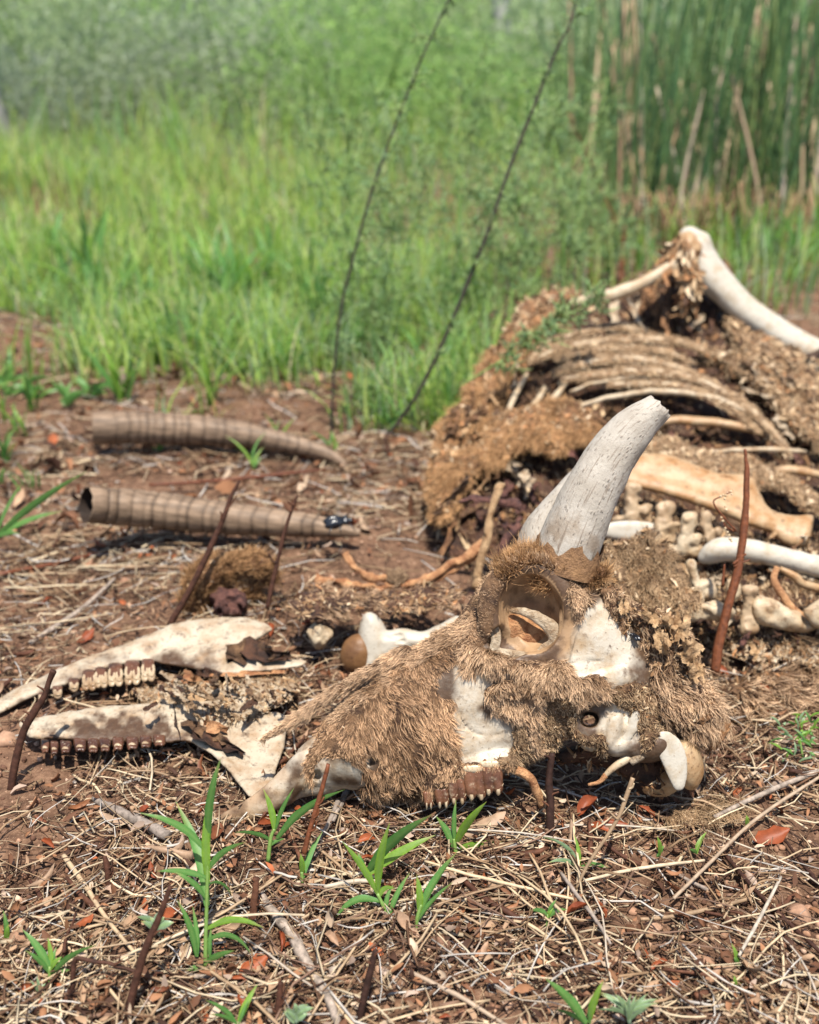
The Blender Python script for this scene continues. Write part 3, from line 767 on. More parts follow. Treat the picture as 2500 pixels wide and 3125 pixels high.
band('grass', 'far grass and weeds in front of the bushes', 7000, -900, 3400, 5.2, 11.0, 0.18, 0.55, 0.010, 0.022, 64, [.22, .16, .22, .10, .24, .06], 0.35, 0.4)
# tufts one can tell apart
tuft_leaves = []
for v in range(8):
    r = np.random.default_rng(70 + v); k = 7
    t = np.linspace(0, 1, k); b = r.uniform(0.15, 0.8)
    P = np.stack([b * t ** 1.8 * 0.8, r.normal(0, 0.03) * t, t * (1 - 0.45 * b * t ** 1.6)], 1)
    Wd = np.clip(1.02 - t ** 2.1, 0.02, 1) * (0.5 + 0.5 * np.clip(t * 4, 0, 1)) * r.uniform(0.025, 0.045)
    V, F, _ = ribbons(P[None], Wd[None], 0.35, np.array([[0, 1.0, 0]]))
    tuft_leaves.append(mesh_of('leaf', V, F, M['leaf_bright' if v % 3 == 0 else 'leaf'], {'vein': np.tile([0, 0.5, 0], k)}))
TUFT_L = ['short green grass tuft among the brown litter behind the horn sheaths', 'broad-bladed pale green grass tuft in the soft middle distance', 'bright green grass tuft near the left edge', 'green grass tuft growing close behind the carcass hide']
def tuft(px, py, n, h, seed, li):
    r = np.random.default_rng(seed); p = on_ground(px, py)
    root = thing('grass_tuft', TUFT_L[li], 'grass tuft', p, ('low tufts behind the sheaths', 'tufts in the middle distance', 'tufts at the left edge', 'tufts behind the hide')[li])
    for i in range(n):
        o = bpy.data.objects.new('leaf', tuft_leaves[r.integers(8)]); col.objects.link(o); o.parent = root
        hh = h * r.uniform(0.5, 1.15); o.scale = (hh * r.uniform(.8, 1.2), hh * 1.2, hh); o.rotation_euler = (r.normal(0, .12), r.normal(0, .15), r.uniform(0, 6.28)); o.location = (r.normal(0, .006), r.normal(0, .006), 0)
r = np.random.default_rng(8)
for i in range(30): tuft(r.uniform(330, 1250), r.uniform(1000, 1240), r.integers(6, 13), r.uniform(0.06, 0.15), 200 + i, 0)
for i in range(26): tuft(r.uniform(120, 1150), r.uniform(860, 1010), r.integers(7, 13), r.uniform(0.14, 0.26), 230 + i, 1)
for i, (px, py, h) in enumerate([(20, 1190, .10), (-10, 1290, .10), (60, 1330, .09), (20, 1420, .08), (-40, 1350, .14), (90, 1500, .06), (110, 1250, .09), (40, 900, .22), (180, 880, .24), (-20, 1500, .10)]): tuft(px, py, 8, h, 260 + i, 2)
for i, (px, py, h) in enumerate([(1300, 1150, .13), (1380, 1080, .14), (1240, 1230, .11), (1460, 1010, .15), (1330, 1010, .16), (1200, 1120, .13), (2330, 820, .28), (2420, 850, .26), (2480, 800, .30), (2250, 830, .22), (1950, 830, .2), (1850, 850, .18)]): tuft(px, py, 10, h, 280 + i, 3)
# feathery plants with thread-like leaves
def feathery(label, fr, stems, nbr, blen, tlen, seed, group=None, m='dark_stem', dens=9):
    r = np.random.default_rng(seed)
    p0 = fr(np.array([[*stems[0][0][0][:2], 0.0]]))[0]
    root = thing('feathery_plant', label, 'plant', above_ground(p0, 0), group)
    TP, TR, TC = [], [], []
    for pts, rad in stems:
        pts = np.asarray(pts, float)
        if pts.shape[1] == 2: pts = np.c_[pts, np.zeros(len(pts))]
        pr = smooth_path(np.c_[pts, np.asarray(rad, float)], 8)
        C = fr(pr[:, :3]); R = pr[:, 3] * fr.d0 / FPX
        v, f, _ = tubes(C[None], R[None], 7); v = v + fbm(v / 0.01, 2)[:, None] * 0.0006
        part('stem', v, f, M[m], root)
        s = np.linspace(0, 1, len(C))
        for b in range(nbr):
            u = r.uniform(0.12, 1.0) ** 0.9; i = u * (len(C) - 1); i0 = min(int(i), len(C) - 2); c = C[i0] + (C[i0 + 1] - C[i0]) * (i - i0)
            T = C[i0 + 1] - C[i0]; T /= np.linalg.norm(T)
            dr = r.normal(0, 1, 3); dr -= T * (dr @ T); dr /= np.linalg.norm(dr); dr = dr * 0.8 + T * r.uniform(0.2, 0.9); dr /= np.linalg.norm(dr)
            L = blen * r.uniform(0.4, 1.2); q = np.linspace(0, 1, 3)[:, None]
            B = c + dr * L * q + np.array([0, 0, -0.12]) * L * q ** 2
            TP.append(B); TR.append(np.array([0.0008, 0.0006, 0.0003])); TC.append((0.15, 0.22, 0.06))
            for _ in range(int(dens)):
                w = r.random(); bp = c + dr * L * w + np.array([0, 0, -0.12]) * L * w * w
                d2 = dr * 0.5 + r.normal(0, 0.6, 3); d2 /= np.linalg.norm(d2); l2 = tlen * r.uniform(0.4, 1.2)
                TP.append(bp + d2 * l2 * q + r.normal(0, 0.08, 3) * l2 * q ** 2); TR.append(np.array([0.0009, 0.0009, 0.0002]) * max(1.0, fr.d0 / 1.6) * 1.25); TC.append(((0.40, 0.57, 0.24), (0.50, 0.62, 0.29), (0.34, 0.52, 0.27))[r.integers(3)])
    P = np.array(TP); P[..., 2] = np.maximum(P[..., 2], 0.01)
    V, F, pid = tubes(P, np.array(TR), 3)
    part('foliage', V, F, M['greens'], root, kind='stuff', attrs={'col': np.array(TC)[pid]})
FA = Frame(1.60, 1350, 0.0)
feathery('tall plant whose two thin dark stems lean right across the green background', FA,
    [([(1010, 1345), (1018, 1150), (1040, 950), (1075, 800), (1130, 600), (1200, 400), (1290, 170), (1370, 0), (1420, -110)], [4.2, 4.4, 4.3, 4.2, 4, 3.6, 3.3, 3, 2.4]),
     ([(1165, 1352), (1260, 1225), (1340, 1070), (1420, 880), (1480, 730), (1560, 500), (1640, 300), (1700, 150), (1745, 60), (1775, -80)], [6.4, 6.4, 6.2, 6, 5.7, 5.4, 5, 4.5, 4, 3])], 46, 0.045, 0.018, 91)
feathery('leafy thread-leaved top of the thicker dark stem', FA, [([(1700, 160), (1738, 70), (1752, 10), (1760, -60)], [4, 4, 3, 2])], 40, 0.03, 0.014, 92) if False else None
fe_lab = 'soft thread-leaved green weed standing behind the two dark stems'
r = np.random.default_rng(14)
for i in range(13):
    px, py = r.uniform(1030, 1780), r.uniform(850, 1180)
    if px > 1350: py = min(py, 1060)
    d = float(gdepth(py)); H = r.uniform(300, 900) * 2.0 / d
    lean_ = r.normal(40, 70)
    st = []
    for j in range(2):
        a = r.normal(0, 60)
        st.append(([(px, py), (px + (lean_ + a) * .4, py - H * .5), (px + lean_ + a * 1.6, py - H)], [3.0, 2.6, 1.6]))
    feathery(fe_lab, Frame(d), st, 16, 0.10, 0.035, 300 + i, 'thread-leaved weeds behind the stems', 'stem', 10)
r = np.random.default_rng(15)
for i in range(8):
    px, py = r.uniform(900, 1400), r.uniform(1080, 1290)
    if px > 1290: py -= 120
    d = float(gdepth(py)); H = r.uniform(70, 180)
    feathery('low thread-leaved green sprig on the ground at the foot of the dark stems', Frame(d), [([(px, py), (px + r.normal(0, 25), py - H * .5), (px + r.normal(0, 60), py - H)], [2.4, 2.0, 1.2]) for _ in range(3)], 11, 0.035, 0.018, 340 + i, 'low sprigs at the foot of the stems', 'stem', 7)
feathery('drooping green feathery sprig that hangs over the hide above the ribs', Frame(1.42), [([(1395, 1185), (1560, 1080), (1700, 980), (1840, 910)], [2.5, 2.5, 2, 1.5])], 46, 0.04, 0.018, 95, None, 'stem', 10)
feathery('reddish stalks with thread leaves behind the leg joint', Frame(2.7), [([(1800, 880), (1806, 760), (1800, 650)], [7, 6, 4]), ([(1895, 890), (1900, 760), (1905, 690)], [8, 7, 5]), ([(1888, 700), (1820, 540), (1735, 345)], [4, 3.5, 2.5])], 22, 0.13, 0.045, 96, None, 'stem_red', 9)
# reeds on the right
def reeds(label, px0, px1, py, n, seed):
    r = np.random.default_rng(seed)
    d = float(gdepth(py)); fr = Frame(d)
    root = thing('reed_clump', label, 'reeds', on_ground((px0 + px1) / 2, py), 'reed clumps')
    b = np.stack([r.uniform(px0, px1, n), r.normal(py, 10, n)], 1); y = gdepth(b[:, 1]) * 1.0
    base = on_ground(b[:, 0], b[:, 1]); base[:, 1] += r.uniform(0, 0.5, n); base[:, 2] = gh(base[:, 0], base[:, 1])
    H = r.uniform(0.55, 1.5, n); k = 6; t = np.linspace(0, 1, k)[None, :, None]
    dr = np.stack([r.normal(0.05, 0.13, n), r.normal(0, 0.10, n), np.ones(n)], -1)
    P = base[:, None] + dr[:, None] * H[:, None, None] * t + r.normal(0, 0.035, (n, 1, 3)) * t ** 2 * H[:, None, None]
    V, F, pid = tubes(P, np.broadcast_to(r.uniform(0.0022, 0.0048, (n, 1)), (n, k)) * np.linspace(1, 0.5, k)[None], 4)
    c = np.array([(0.22, 0.40, 0.17), (0.28, 0.46, 0.19), (0.17, 0.33, 0.16), (0.38, 0.50, 0.20)])[r.choice(4, n)] * r.uniform(0.8, 1.2, (n, 1))
    part('green_stems', V, F, M['greens'], root, kind='stuff', attrs={'col': c[pid]})
    for i in range(8):
        x = r.uniform(px0, px1); L = r.uniform(420, 900); s = r.normal(40, 110)
        v, f = tube_px(fr, [(x, py + r.normal(0, 12), 10), (x + s * .4, py - L * .5, 16), (x + s, py - L, 10)], [7, 6, 4], 6, 6, 3, i)
        part('dry_stem', v, f, M['straw'], root)
    m = 160; xb = r.uniform(px0, px1, m); bb = on_ground(xb, np.full(m, py) + r.normal(6, 10, m)); hh = r.uniform(0.05, 0.20, m)
    dd = np.stack([r.normal(0, .25, m), r.normal(0, .2, m), np.ones(m)], -1)
    P = bb[:, None] + dd[:, None] * hh[:, None, None] * np.linspace(0, 1, 4)[None, :, None]
    V, F, pid = tubes(P, np.broadcast_to(r.uniform(0.002, 0.005, (m, 1)), (m, 4)), 3)
    part('dead_base', V, F, M['litter'], root, kind='stuff', attrs={'col': (np.array([(0.22, 0.13, 0.07), (0.15, 0.085, 0.05), (0.32, 0.21, 0.12)])[r.choice(3, m)])[pid]})
for i, (a, b, y, n) in enumerate([(1880, 2130, 742, 105), (2120, 2330, 720, 105), (2310, 2560, 760, 120), (1720, 1960, 610, 80), (2200, 2700, 600, 140)]):
    reeds(('reed clump with dry yellow stalks right above the leg joint', 'dense green reed clump, second from the right edge', 'reed clump with leaning dry stalks at the right edge', 'sparser reed clump left of the leg joint', 'reed clump farthest back on the right')[i], a, b, y, n, 400 + i)
# bushes and trees far behind
def leaf_cloud(n, cen, rad, size, r, cols):
    d = r.normal(0, 1, (n, 3)); d /= np.linalg.norm(d, axis=1, keepdims=True)
    rr = r.random(n) ** 0.45 * (1 + 0.45 * fbm(d * 1.9 + cen[0], 3))
    P = cen + d * rr[:, None] * rad
    keep = (fbm(P * 3.2, 3) > -0.22) & (P[:, 2] > 0.02); P = P[keep]; n = len(P)
    a = r.normal(0, 1, (n, 3)); a /= np.linalg.norm(a, axis=1, keepdims=True); b = np.cross(a, r.normal(0, 1, (n, 3))); b /= np.linalg.norm(b, axis=1, keepdims=True)
    s = size * r.uniform(0.5, 1.3, (n, 1))
    V = np.stack([P - a * s, P + b * s * .6, P + a * s], 1).reshape(-1, 3)
    return V, np.arange(n * 3).reshape(-1, 3), np.repeat(cols[r.choice(len(cols), n)] * r.uniform(0.85, 1.15, (n, 1)), 3, 0)
BP = [np.array([(0.37, 0.48, 0.25), (0.43, 0.54, 0.30), (0.31, 0.42, 0.23)]), np.array([(0.30, 0.48, 0.15), (0.36, 0.54, 0.18), (0.25, 0.42, 0.15)]), np.array([(0.44, 0.52, 0.37), (0.50, 0.58, 0.42), (0.38, 0.46, 0.32)])]
BL = ['dull green bush in the blurred distance', 'fresh green bush in the blurred distance', 'pale grey-green bush in the blurred distance']
r = np.random.default_rng(17)
bush_spots = [(-100, 9.0, 2), (60, 7.4, 2), (330, 8.6, 0), (520, 9.5, 2), (760, 8.4, 2), (930, 9.2, 1), (1120, 7.2, 1), (1330, 8.4, 1), (1500, 6.6, 1), (1700, 7.6, 0), (1950, 7.0, 0), (2200, 7.8, 1), (2480, 7.0, 0), (2700, 8.0, 0), (-350, 8.0, 0), (3000, 8, 1), (-700, 8.5, 1), (200, 12, 0), (650, 12.5, 1), (1050, 13, 0), (1500, 12, 0), (1950, 12.5, 2), (2400, 12, 0), (-300, 12, 2), (2850, 12, 1)]
for i, (px, y, kd) in enumerate(bush_spots):
    c = np.array([cl(px, y), y, 0]); c[2] = float(gh(c[0], c[1]))
    w = r.uniform(0.95, 1.35) * y / 8; h = r.uniform(0.40, 0.75) * y / 8
    root = thing('bush', BL[kd], 'bush', c, 'bushes in the distance')
    V, F, cc = leaf_cloud(5200, c + np.array([0, 0, h * 0.8]), np.array([w, w * 0.8, h * 1.1]), 0.036 * y / 8, r, BP[kd])
    part('foliage', V, F, M['bush'], root, kind='stuff', attrs={'col': cc}, smooth=False)
    for j in range(4):
        a = r.uniform(0, 6.28); v, f, _ = tubes(np.array([c + np.array([0.05 * math.cos(a), 0.05 * math.sin(a), -0.02]), c + np.array([0.25 * w * math.cos(a), 0.25 * w * math.sin(a), h * .7]), c + np.array([0.5 * w * math.cos(a), 0.5 * w * math.sin(a), h * 1.5])])[None], np.array([[0.022, 0.015, 0.006]]), 6)
        part('branch', v, f, M['stem'], root)
for i, (px, y, rd, lab) in enumerate([(40, 6.4, 0.17, 'pale thick tree trunk at the top left corner'), (1490, 9.5, 0.08, 'pale tree standing behind the dark stems')]):
    c = np.array([cl(px, y), y, 0.0]); c[2] = float(gh(c[0], c[1])) - 0.05
    root = thing('tree', lab, 'tree', c)
    P = np.array([c, c + (0.02, 0, 0.8), c + (-0.04, 0.02, 1.7), c + (0.06, 0.05, 3.0), c + (0.0, 0, 4.2)])
    pr = smooth_path(np.c_[P, [rd * 1.25, rd, rd * .9, rd * .6, rd * .2]], 6)
    v, f, _ = tubes(pr[None, :, :3], pr[None, :, 3], 14); v = v + fbm(v * 6, 3)[:, None] * rd * 0.25 * np.array([1, 1, .2]); part('trunk', v, f, M['bark'], root)
    for j in range(5):
        a = r.uniform(0, 6.28); z0 = r.uniform(1.5, 3.2); q = c + np.array([0, 0, z0]); e = np.array([math.cos(a), math.sin(a), 0.8])
        v, f, _ = tubes(np.array([q, q + e * .5, q + e * 1.1 + (0, 0, .2)])[None], np.array([[rd * .45, rd * .3, rd * .1]]), 6); part('branch', v, f, M['bark'], root)
    V, F, cc = leaf_cloud(2600, c + np.array([0, 0, 3.6]), np.array([1.5, 1.3, 1.5]), 0.06, r, BP[0]); part('crown', V, F, M['greens'], root, kind='stuff', attrs={'col': cc}, smooth=False)

WV, WF, WC, o_ = [], [], [], 0
for i in range(16):
    y = r.uniform(15, 19); x = -14 + i * 1.9 + r.normal(0, .4)
    V, F, cc = leaf_cloud(2200, np.array([x, y, 1.0]), np.array([1.7, 1.2, 1.5]), 0.16, r, BP[(0, 0, 2, 1)[i % 4]])
    WV.append(V); WF.append(F + o_); WC.append(cc); o_ += len(V)
me = mesh_of('far_woods', np.concatenate(WV), np.concatenate(WF), M['bush'], {'col': np.concatenate(WC)}, smooth=False); o = bpy.data.objects.new('far_woods', me); col.objects.link(o)
tag(o, 'soft green mass of woods closing off the background', 'woods', kind='stuff')

# ------------------------------------------------------------------ the skull in front
SK = Frame(0.80)
skull = thing('animal_skull', 'large horned skull with patchy tan fur and hollow eye socket, before the ribs', 'skull', on_ground(1500, 2440))
WS = 0.6   # sculpted with its depth stretched, then pressed back
S = Sculpt((630, 1640, -240), (2230, 2560, 300), 7.0)
S.plate([(945, 2290), (1000, 2190), (1090, 2100), (1191, 2032), (1290, 1964), (1388, 1902), (1440, 1840), (1475, 1780), (1530, 1725), (1610, 1695), (1700, 1695), (1790, 1730),
         (1830, 1790), (1880, 1830), (1930, 1900), (1985, 1970), (2020, 2060), (2030, 2150), (2020, 2240), (1990, 2300), (1900, 2310), (1820, 2295), (1740, 2255), (1690, 2285),
         (1640, 2325), (1560, 2335), (1500, 2345), (1400, 2390), (1300, 2430), (1180, 2430), (1110, 2415), (1000, 2405), (940, 2395)], 170, 165, smooth=3)
S.plate([(650, 2522), (700, 2484), (797, 2432), (865, 2362), (903, 2300), (935, 2264), (975, 2250), (1020, 2290), (1050, 2380), (1000, 2425), (925, 2434), (860, 2470), (767, 2512), (700, 2528)], 60, 60, k=30)
S.chain([(665, 2512, 20), (770, 2470, 30), (870, 2400, 40), (930, 2320, 45)], [14, 26, 34, 30], 25)
# orbit ring, socket, bar behind the eye
ring = [(1622 + 118 * math.cos(a) + 10 * math.sin(a), 1872 + 142 * math.sin(a), 150 + 10 * math.cos(2 * a)) for a in np.linspace(0, 2 * math.pi, 17)]
S.chain(ring, [27] * 17, 26, n=2)
S.ell((1830, 1975, 270), (135, 150, 165), 30, 'cut')
S.ell((1825, 1965, 40), (112, 118, 96), 30)
S.ell((1822, 1935, 108), (46, 40, 30), 22)
S.ell((1622, 1872, 210), (98, 124, 215), 12, 'cut', -10)
S.ell((1560, 1955, 160), (72, 52, 100), 10, 'cut')
S.chain([(1735, 1860, 135), (1730, 1950, 150), (1712, 2020, 165), (1690, 2080, 170)], [24, 20, 20, 26], 16)
# cheek bone to the temple
S.chain([(1470, 2035, 165), (1600, 2065, 188), (1700, 2088, 195), (1800, 2092, 180), (1870, 2066, 165), (1928, 2062, 142)], [24, 34, 40, 32, 24, 8], 22)
S.plate([(1700, 2080), (1800, 2070), (1890, 2080), (1860, 2120), (1800, 2160), (1730, 2150)], 40, 40, 165, 14)
S.ell((1690, 2200, 230), (80, 66, 110), 24, 'cut')
S.ell((1900, 2180, 250), (120, 60, 130), 24, 'cut')
S.chain([(1765, 2200, 130), (1790, 2240, 135), (1830, 2235, 130), (1840, 2190, 125), (1805, 2160, 130), (1765, 2200, 130)], [18] * 6, 14)
S.ell((1799, 2196, 60), (31, 26, 230), 6, 'cut')
S.plate([(1850, 2190), (1890, 2170), (1905, 2200), (1890, 2260), (1860, 2290), (1840, 2260)], 25, 60, 110, 10)
S.ell((1890, 2280, 90), (60, 30, 70), 22)
S.ell((1990, 2280, 80), (75, 48, 90), 26, ang=-15)
# gentle hollow of the face, holes, tooth-bearing edge
S.ell((1460, 2230, 330), (120, 110, 190), 40, 'cut')
S.chain([(1330, 2400, 95), (1430, 2360, 110), (1540, 2325, 120)], [38, 40, 34], 20)
S.ell((968, 2366, 90), (15, 17, 70), 5, 'cut')
S.ell((1130, 2322, 165), (22, 20, 60), 6, 'cut')
def surf(q, x, y):
    i, j = int(round((x - q.lo[0]) / q.h)), int(round((y - q.lo[1]) / q.h))
    k = np.where(q.d[i, j] < 0)[0]
    return q.ax[2][k[-1]] if len(k) else 0.0
bare = Sculpt.__new__(Sculpt); bare.lo, bare.h, bare.ax, bare.d = S.lo, S.h, S.ax, S.d.copy()
for line, r in (([(1395, 2165), (1420, 2215), (1455, 2240), (1510, 2245), (1565, 2228), (1600, 2195)], 4.5), ([(1740, 2025), (1800, 2020), (1890, 2022)], 3.5), ([(1770, 1900), (1745, 1960), (1750, 2000)], 4)):
    S.chain([(x, y, surf(S, x, y) + 1) for x, y in line], [r] * len(line), 3, 'cut', n=5)
S.rough(3.0, 40)
V, F = S.mesh(WS)
def stain_of(V):
    x, y = V[:, 0], V[:, 1]
    clean = np.full(len(V), 1e9)
    for pg in ([(1395, 2030), (1500, 2060), (1530, 2120), (1480, 2150), (1500, 2190), (1580, 2230), (1560, 2320), (1400, 2330), (1375, 2200), (1385, 2110)], [(1730, 1880), (1830, 1850), (1900, 1880), (1930, 1960), (1925, 2060), (1740, 2075), (1715, 2010)],
               [(1820, 2050), (1930, 2050), (1900, 2110), (1830, 2120)], [(1850, 2160), (1960, 2160), (1900, 2290), (1845, 2280)]):
        clean = np.minimum(clean, poly_sdf(x, y, smooth_loop(pg, 3)))
    s = np.clip((clean + 40 * fbm(np.c_[V / 40.0], 4) + 16) / 30, 0, 1) * 0.95
    nose = poly_sdf(x, y, np.array([(640, 2540), (640, 2440), (930, 2240), (1130, 2300), (1130, 2440), (780, 2540)])) < 0
    s = np.where(nose, np.clip(0.30 + 1.5 * fbm(V / 45.0 + 3, 5), 0, 0.95), s)
    sock = ((x - 1622) / 100) ** 2 + ((y - 1872) / 126) ** 2 < 1
    return np.where(sock, np.clip(0.10 + 1.1 * fbm(V / 30 + 8, 4), 0.0, 0.8), s)
st_ = stain_of(V)
re_ = np.hypot((V[:, 0] - 1622) / 150, (V[:, 1] - 1880) / 175)
wm_ = np.clip((1.12 - re_) * 4 + 0.5 * fbm(V / 45 + 5, 4), 0, 0.92)
wm_ = np.maximum(wm_, np.clip((1010 - V[:, 0]) / 300 + 0.9 * fbm(V / 55 + 2, 4), 0, 0.75) * (V[:, 0] < 1150))
part('cranium', *world(SK, V, F), M['bone_face'], skull, attrs={'stain': st_, 'warm': wm_})
skV, skF = V, F

def shell_part(name, q, material, **kw):
    V, F = q.mesh(WS)
    part(name, *world(SK, V, F), material, skull, **kw)
    return V, F
muzzle_o = [(938, 2290), (1000, 2182), (1090, 2096), (1191, 2022), (1290, 1952), (1388, 1888), (1450, 1860), (1475, 1950), (1440, 2010), (1370, 2035), (1335, 2070),
            (1340, 2120), (1385, 2140), (1375, 2200), (1392, 2290), (1415, 2325), (1490, 2322), (1565, 2318), (1545, 2345), (1430, 2352), (1360, 2412), (1270, 2470), (1160, 2490), (1095, 2470), (1078, 2418), (1112, 2390),
            (1095, 2340), (1020, 2312), (962, 2335), (950, 2385), (930, 2350)]
q = S.shell(muzzle_o, 11, 6, 13, 30, wmin=-70, holes=[[(1112, 2305), (1150, 2300), (1160, 2335), (1125, 2345)]])
hv, hf = shell_part('muzzle_hide', q, M['hide'])
def fl_muzzle(P):
    x, y = P[:, 0], P[:, 1]
    fringe = np.clip((y - 2330 - (1300 - x) * 0.15) / 60, 0, 1)
    left = np.clip((1120 - x) / 120, 0, 1)
    base = np.stack([0.55 + 0 * x, 0.85 + 0 * x, 0 * x], 1)
    a = np.stack([-0.75 + 0 * x, 0.65 + 0 * x, 0.1 + 0 * x], 1)
    d = base * (1 - left[:, None]) + a * left[:, None] * 0.8
    return d * (1 - fringe[:, None]) + np.array([0.05, 1.0, 0.2]) * fringe[:, None]
def len_muzzle(P):
    x, y = P[:, 0], P[:, 1]
    core = np.exp(-(((x - 1270) / 150) ** 2 + ((y - 2230) / 120) ** 2))
    L = 17 + 30 * core
    L = np.where((y > 2360) & (x < 1310), 28, L)
    return np.where((y > 2300) & (x > 1320), 15, L)
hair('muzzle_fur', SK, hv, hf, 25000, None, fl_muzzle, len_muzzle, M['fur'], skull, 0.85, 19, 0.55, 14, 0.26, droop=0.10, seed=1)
shreds('skin_crumbs', SK, hv, hf, 420, (6, 15), skull, seed=5, lift=20)
# paler, flatter fur along the ridge of the nose
ridge = [(1000, 2175), (1090, 2090), (1191, 2016), (1290, 1946), (1388, 1882), (1450, 1870), (1440, 1930), (1390, 1960), (1300, 2020), (1200, 2085), (1110, 2150), (1040, 2210)]
hair('ridge_fur', SK, hv, hf, 15000, [ridge], (-0.8, 0.42, 0.15), 22, M['fur_lite'], skull, 0.85, 34, 0.35, 6, 0.18, facing=-0.9, seed=2)
# torn strip of skin that sticks out over the nose opening
Q = Sculpt((780, 1920, -80), (1330, 2290, 130), 6.0)
Q.chain([(808, 2254, 40), (860, 2222, 45), (945, 2168, 50), (1040, 2104, 55), (1140, 2045, 58), (1240, 1985, 50)], [5, 10, 15, 18, 20, 18], 6)
Q.rough(4, 30)
sv, sf = Q.mesh(0.7)
part('nose_skin_strip', *world(SK, sv, sf), M['hide'], skull, label='stiff curled strip of skin over the open nose')
hair('strip_fur', SK, sv, sf, 9000, None, (-0.85, 0.5, 0.05), 24, M['fur_lite'], skull, 0.85, 14, 0.45, 6, 0.12, facing=-0.6, seed=3)
# fur round the eye and the base of the horns
brow_o = [(1380, 1895), (1450, 1790), (1525, 1710), (1610, 1665), (1700, 1655), (1790, 1690), (1855, 1765), (1810, 1815), (1765, 1815), (1715, 1755), (1640, 1728), (1570, 1745), (1530, 1810), (1508, 1890), (1490, 1960), (1430, 1995)]
q = bare.shell(brow_o, 10, 6, 9, 30, wmin=-70)
bv, bf = shell_part('brow_hide', q, M['hide'])
def fl_brow(P):
    c = np.array([1622, 1872]); d = P[:, :2] - c; d /= np.linalg.norm(d, axis=1, keepdims=True) + 1e-6
    return np.c_[d * 0.9 + np.array([-0.35, -0.1]), np.full(len(P), 0.1)]
hair('brow_fur', SK, bv, bf, 15000, None, fl_brow, lambda P: np.where(P[:, 1] < 1740, 22, 12), M['fur_lite'], skull, 0.75, 26, 0.4, 6, 0.25, facing=-0.8, seed=4)
band_o = [(1415, 1965), (1500, 1985), (1560, 2008), (1640, 2016), (1700, 2012), (1735, 2030), (1750, 2072), (1820, 2055), (1855, 2085), (1838, 2118), (1765, 2135), (1690, 2122), (1640, 2105), (1560, 2062), (1480, 2036), (1425, 2050)]
q = bare.shell(band_o, 10, 6, 10, 28, wmin=20)
zv, zf = shell_part('cheek_band_hide', q, M['hide'])
hair('cheek_band_fur', SK, zv, zf, 11000, None, lambda P: np.c_[0.15 + 0.3 * (P[:, 0] > 1700), np.ones(len(P)), np.full(len(P), 0.1)] if False else np.stack([np.where(P[:, 0] > 1700, 0.45, -0.1), np.full(len(P), 0.9), np.full(len(P), 0.1)], 1), 26, M['fur_lite'], skull, 0.9, 22, 0.65, 10, 0.3, droop=0.15, facing=-0.7, seed=5)
# flap of skin that hangs across the cheek
flap_o = [(1478, 2105), (1530, 2080), (1600, 2085), (1655, 2125), (1645, 2200), (1652, 2275), (1628, 2292), (1600, 2225), (1565, 2192), (1512, 2172), (1488, 2142)]
q = bare.shell(flap_o, 24, 4, 10, 25, wmin=20)
fv, ff = shell_part('cheek_flap', q, M['hide'])
hair('flap_fur', SK, fv, ff, 6500, None, (0.35, 0.9, 0.1), 30, M['fur_lite'], skull, 0.95, 26, 0.65, 8, 0.3, facing=-0.7, seed=6)
# rough matter under the cheek bone
under_o = [(1560, 2230), (1640, 2170), (1700, 2130), (1770, 2150), (1760, 2220), (1800, 2260), (1740, 2270), (1690, 2310), (1640, 2350), (1540, 2355), (1510, 2320), (1560, 2290)]
q = bare.shell(under_o, 14, 4, 16, 22, wmin=20); q.rough(7, 16)
uv, uf = shell_part('cheek_crust', q, M['hide_felt'])
shreds('crust_flakes', SK, uv, uf, 420, (6, 16), skull, seed=3, prob=(.2, .25, .25, .1, .15, .05))
hair('crust_fuzz', SK, uv, uf, 2500, None, (0.3, 0.6, 0.1), 16, M['fur_felt'], skull, 0.9, 40, 0.4, 6, 0.5, seed=7)
rim_o = [(1735, 1790), (1790, 1800), (1815, 1840), (1790, 1860), (1760, 1900), (1745, 1850)]
q = bare.shell(rim_o, 12, 4, 3, 20, wmin=50)
rv, rf = shell_part('temple_crust', q, M['hide_felt'])
hair('temple_fuzz', SK, rv, rf, 1800, None, (0.4, 0.6, 0.2), 18, M['fur_lite'], skull, 1.0, 45, 0.4, 6, 0.4, seed=8)
for nm_, o__, th, sd in (('ear_crust', [(1690, 2130), (1760, 2125), (1765, 2180), (1755, 2230), (1800, 2250), (1850, 2240), (1845, 2300), (1760, 2290), (1690, 2320), (1660, 2250)], 13, 61), ('bone_crust', [(1850, 2120), (1930, 2080), (1990, 2100), (2020, 2180), (2010, 2260), (1960, 2290), (1950, 2230), (1900, 2160)], 15, 62)):
    q = bare.shell(o__, th, 4, 22, 20, wmin=20, holes=[[(1770, 2170), (1830, 2168), (1835, 2222), (1772, 2225)]]); q.rough(8, 15)
    uv, uf = shell_part(nm_, q, M['hide'])
    shreds('crust_flakes', SK, uv, uf, 380, (6, 18), skull, seed=sd)
    hair('crust_fuzz', SK, uv, uf, 1500, None, (0.3, 0.6, 0.1), 14, M['fur_felt'], skull, 0.8, 40, 0.4, 6, 0.6, seed=sd)
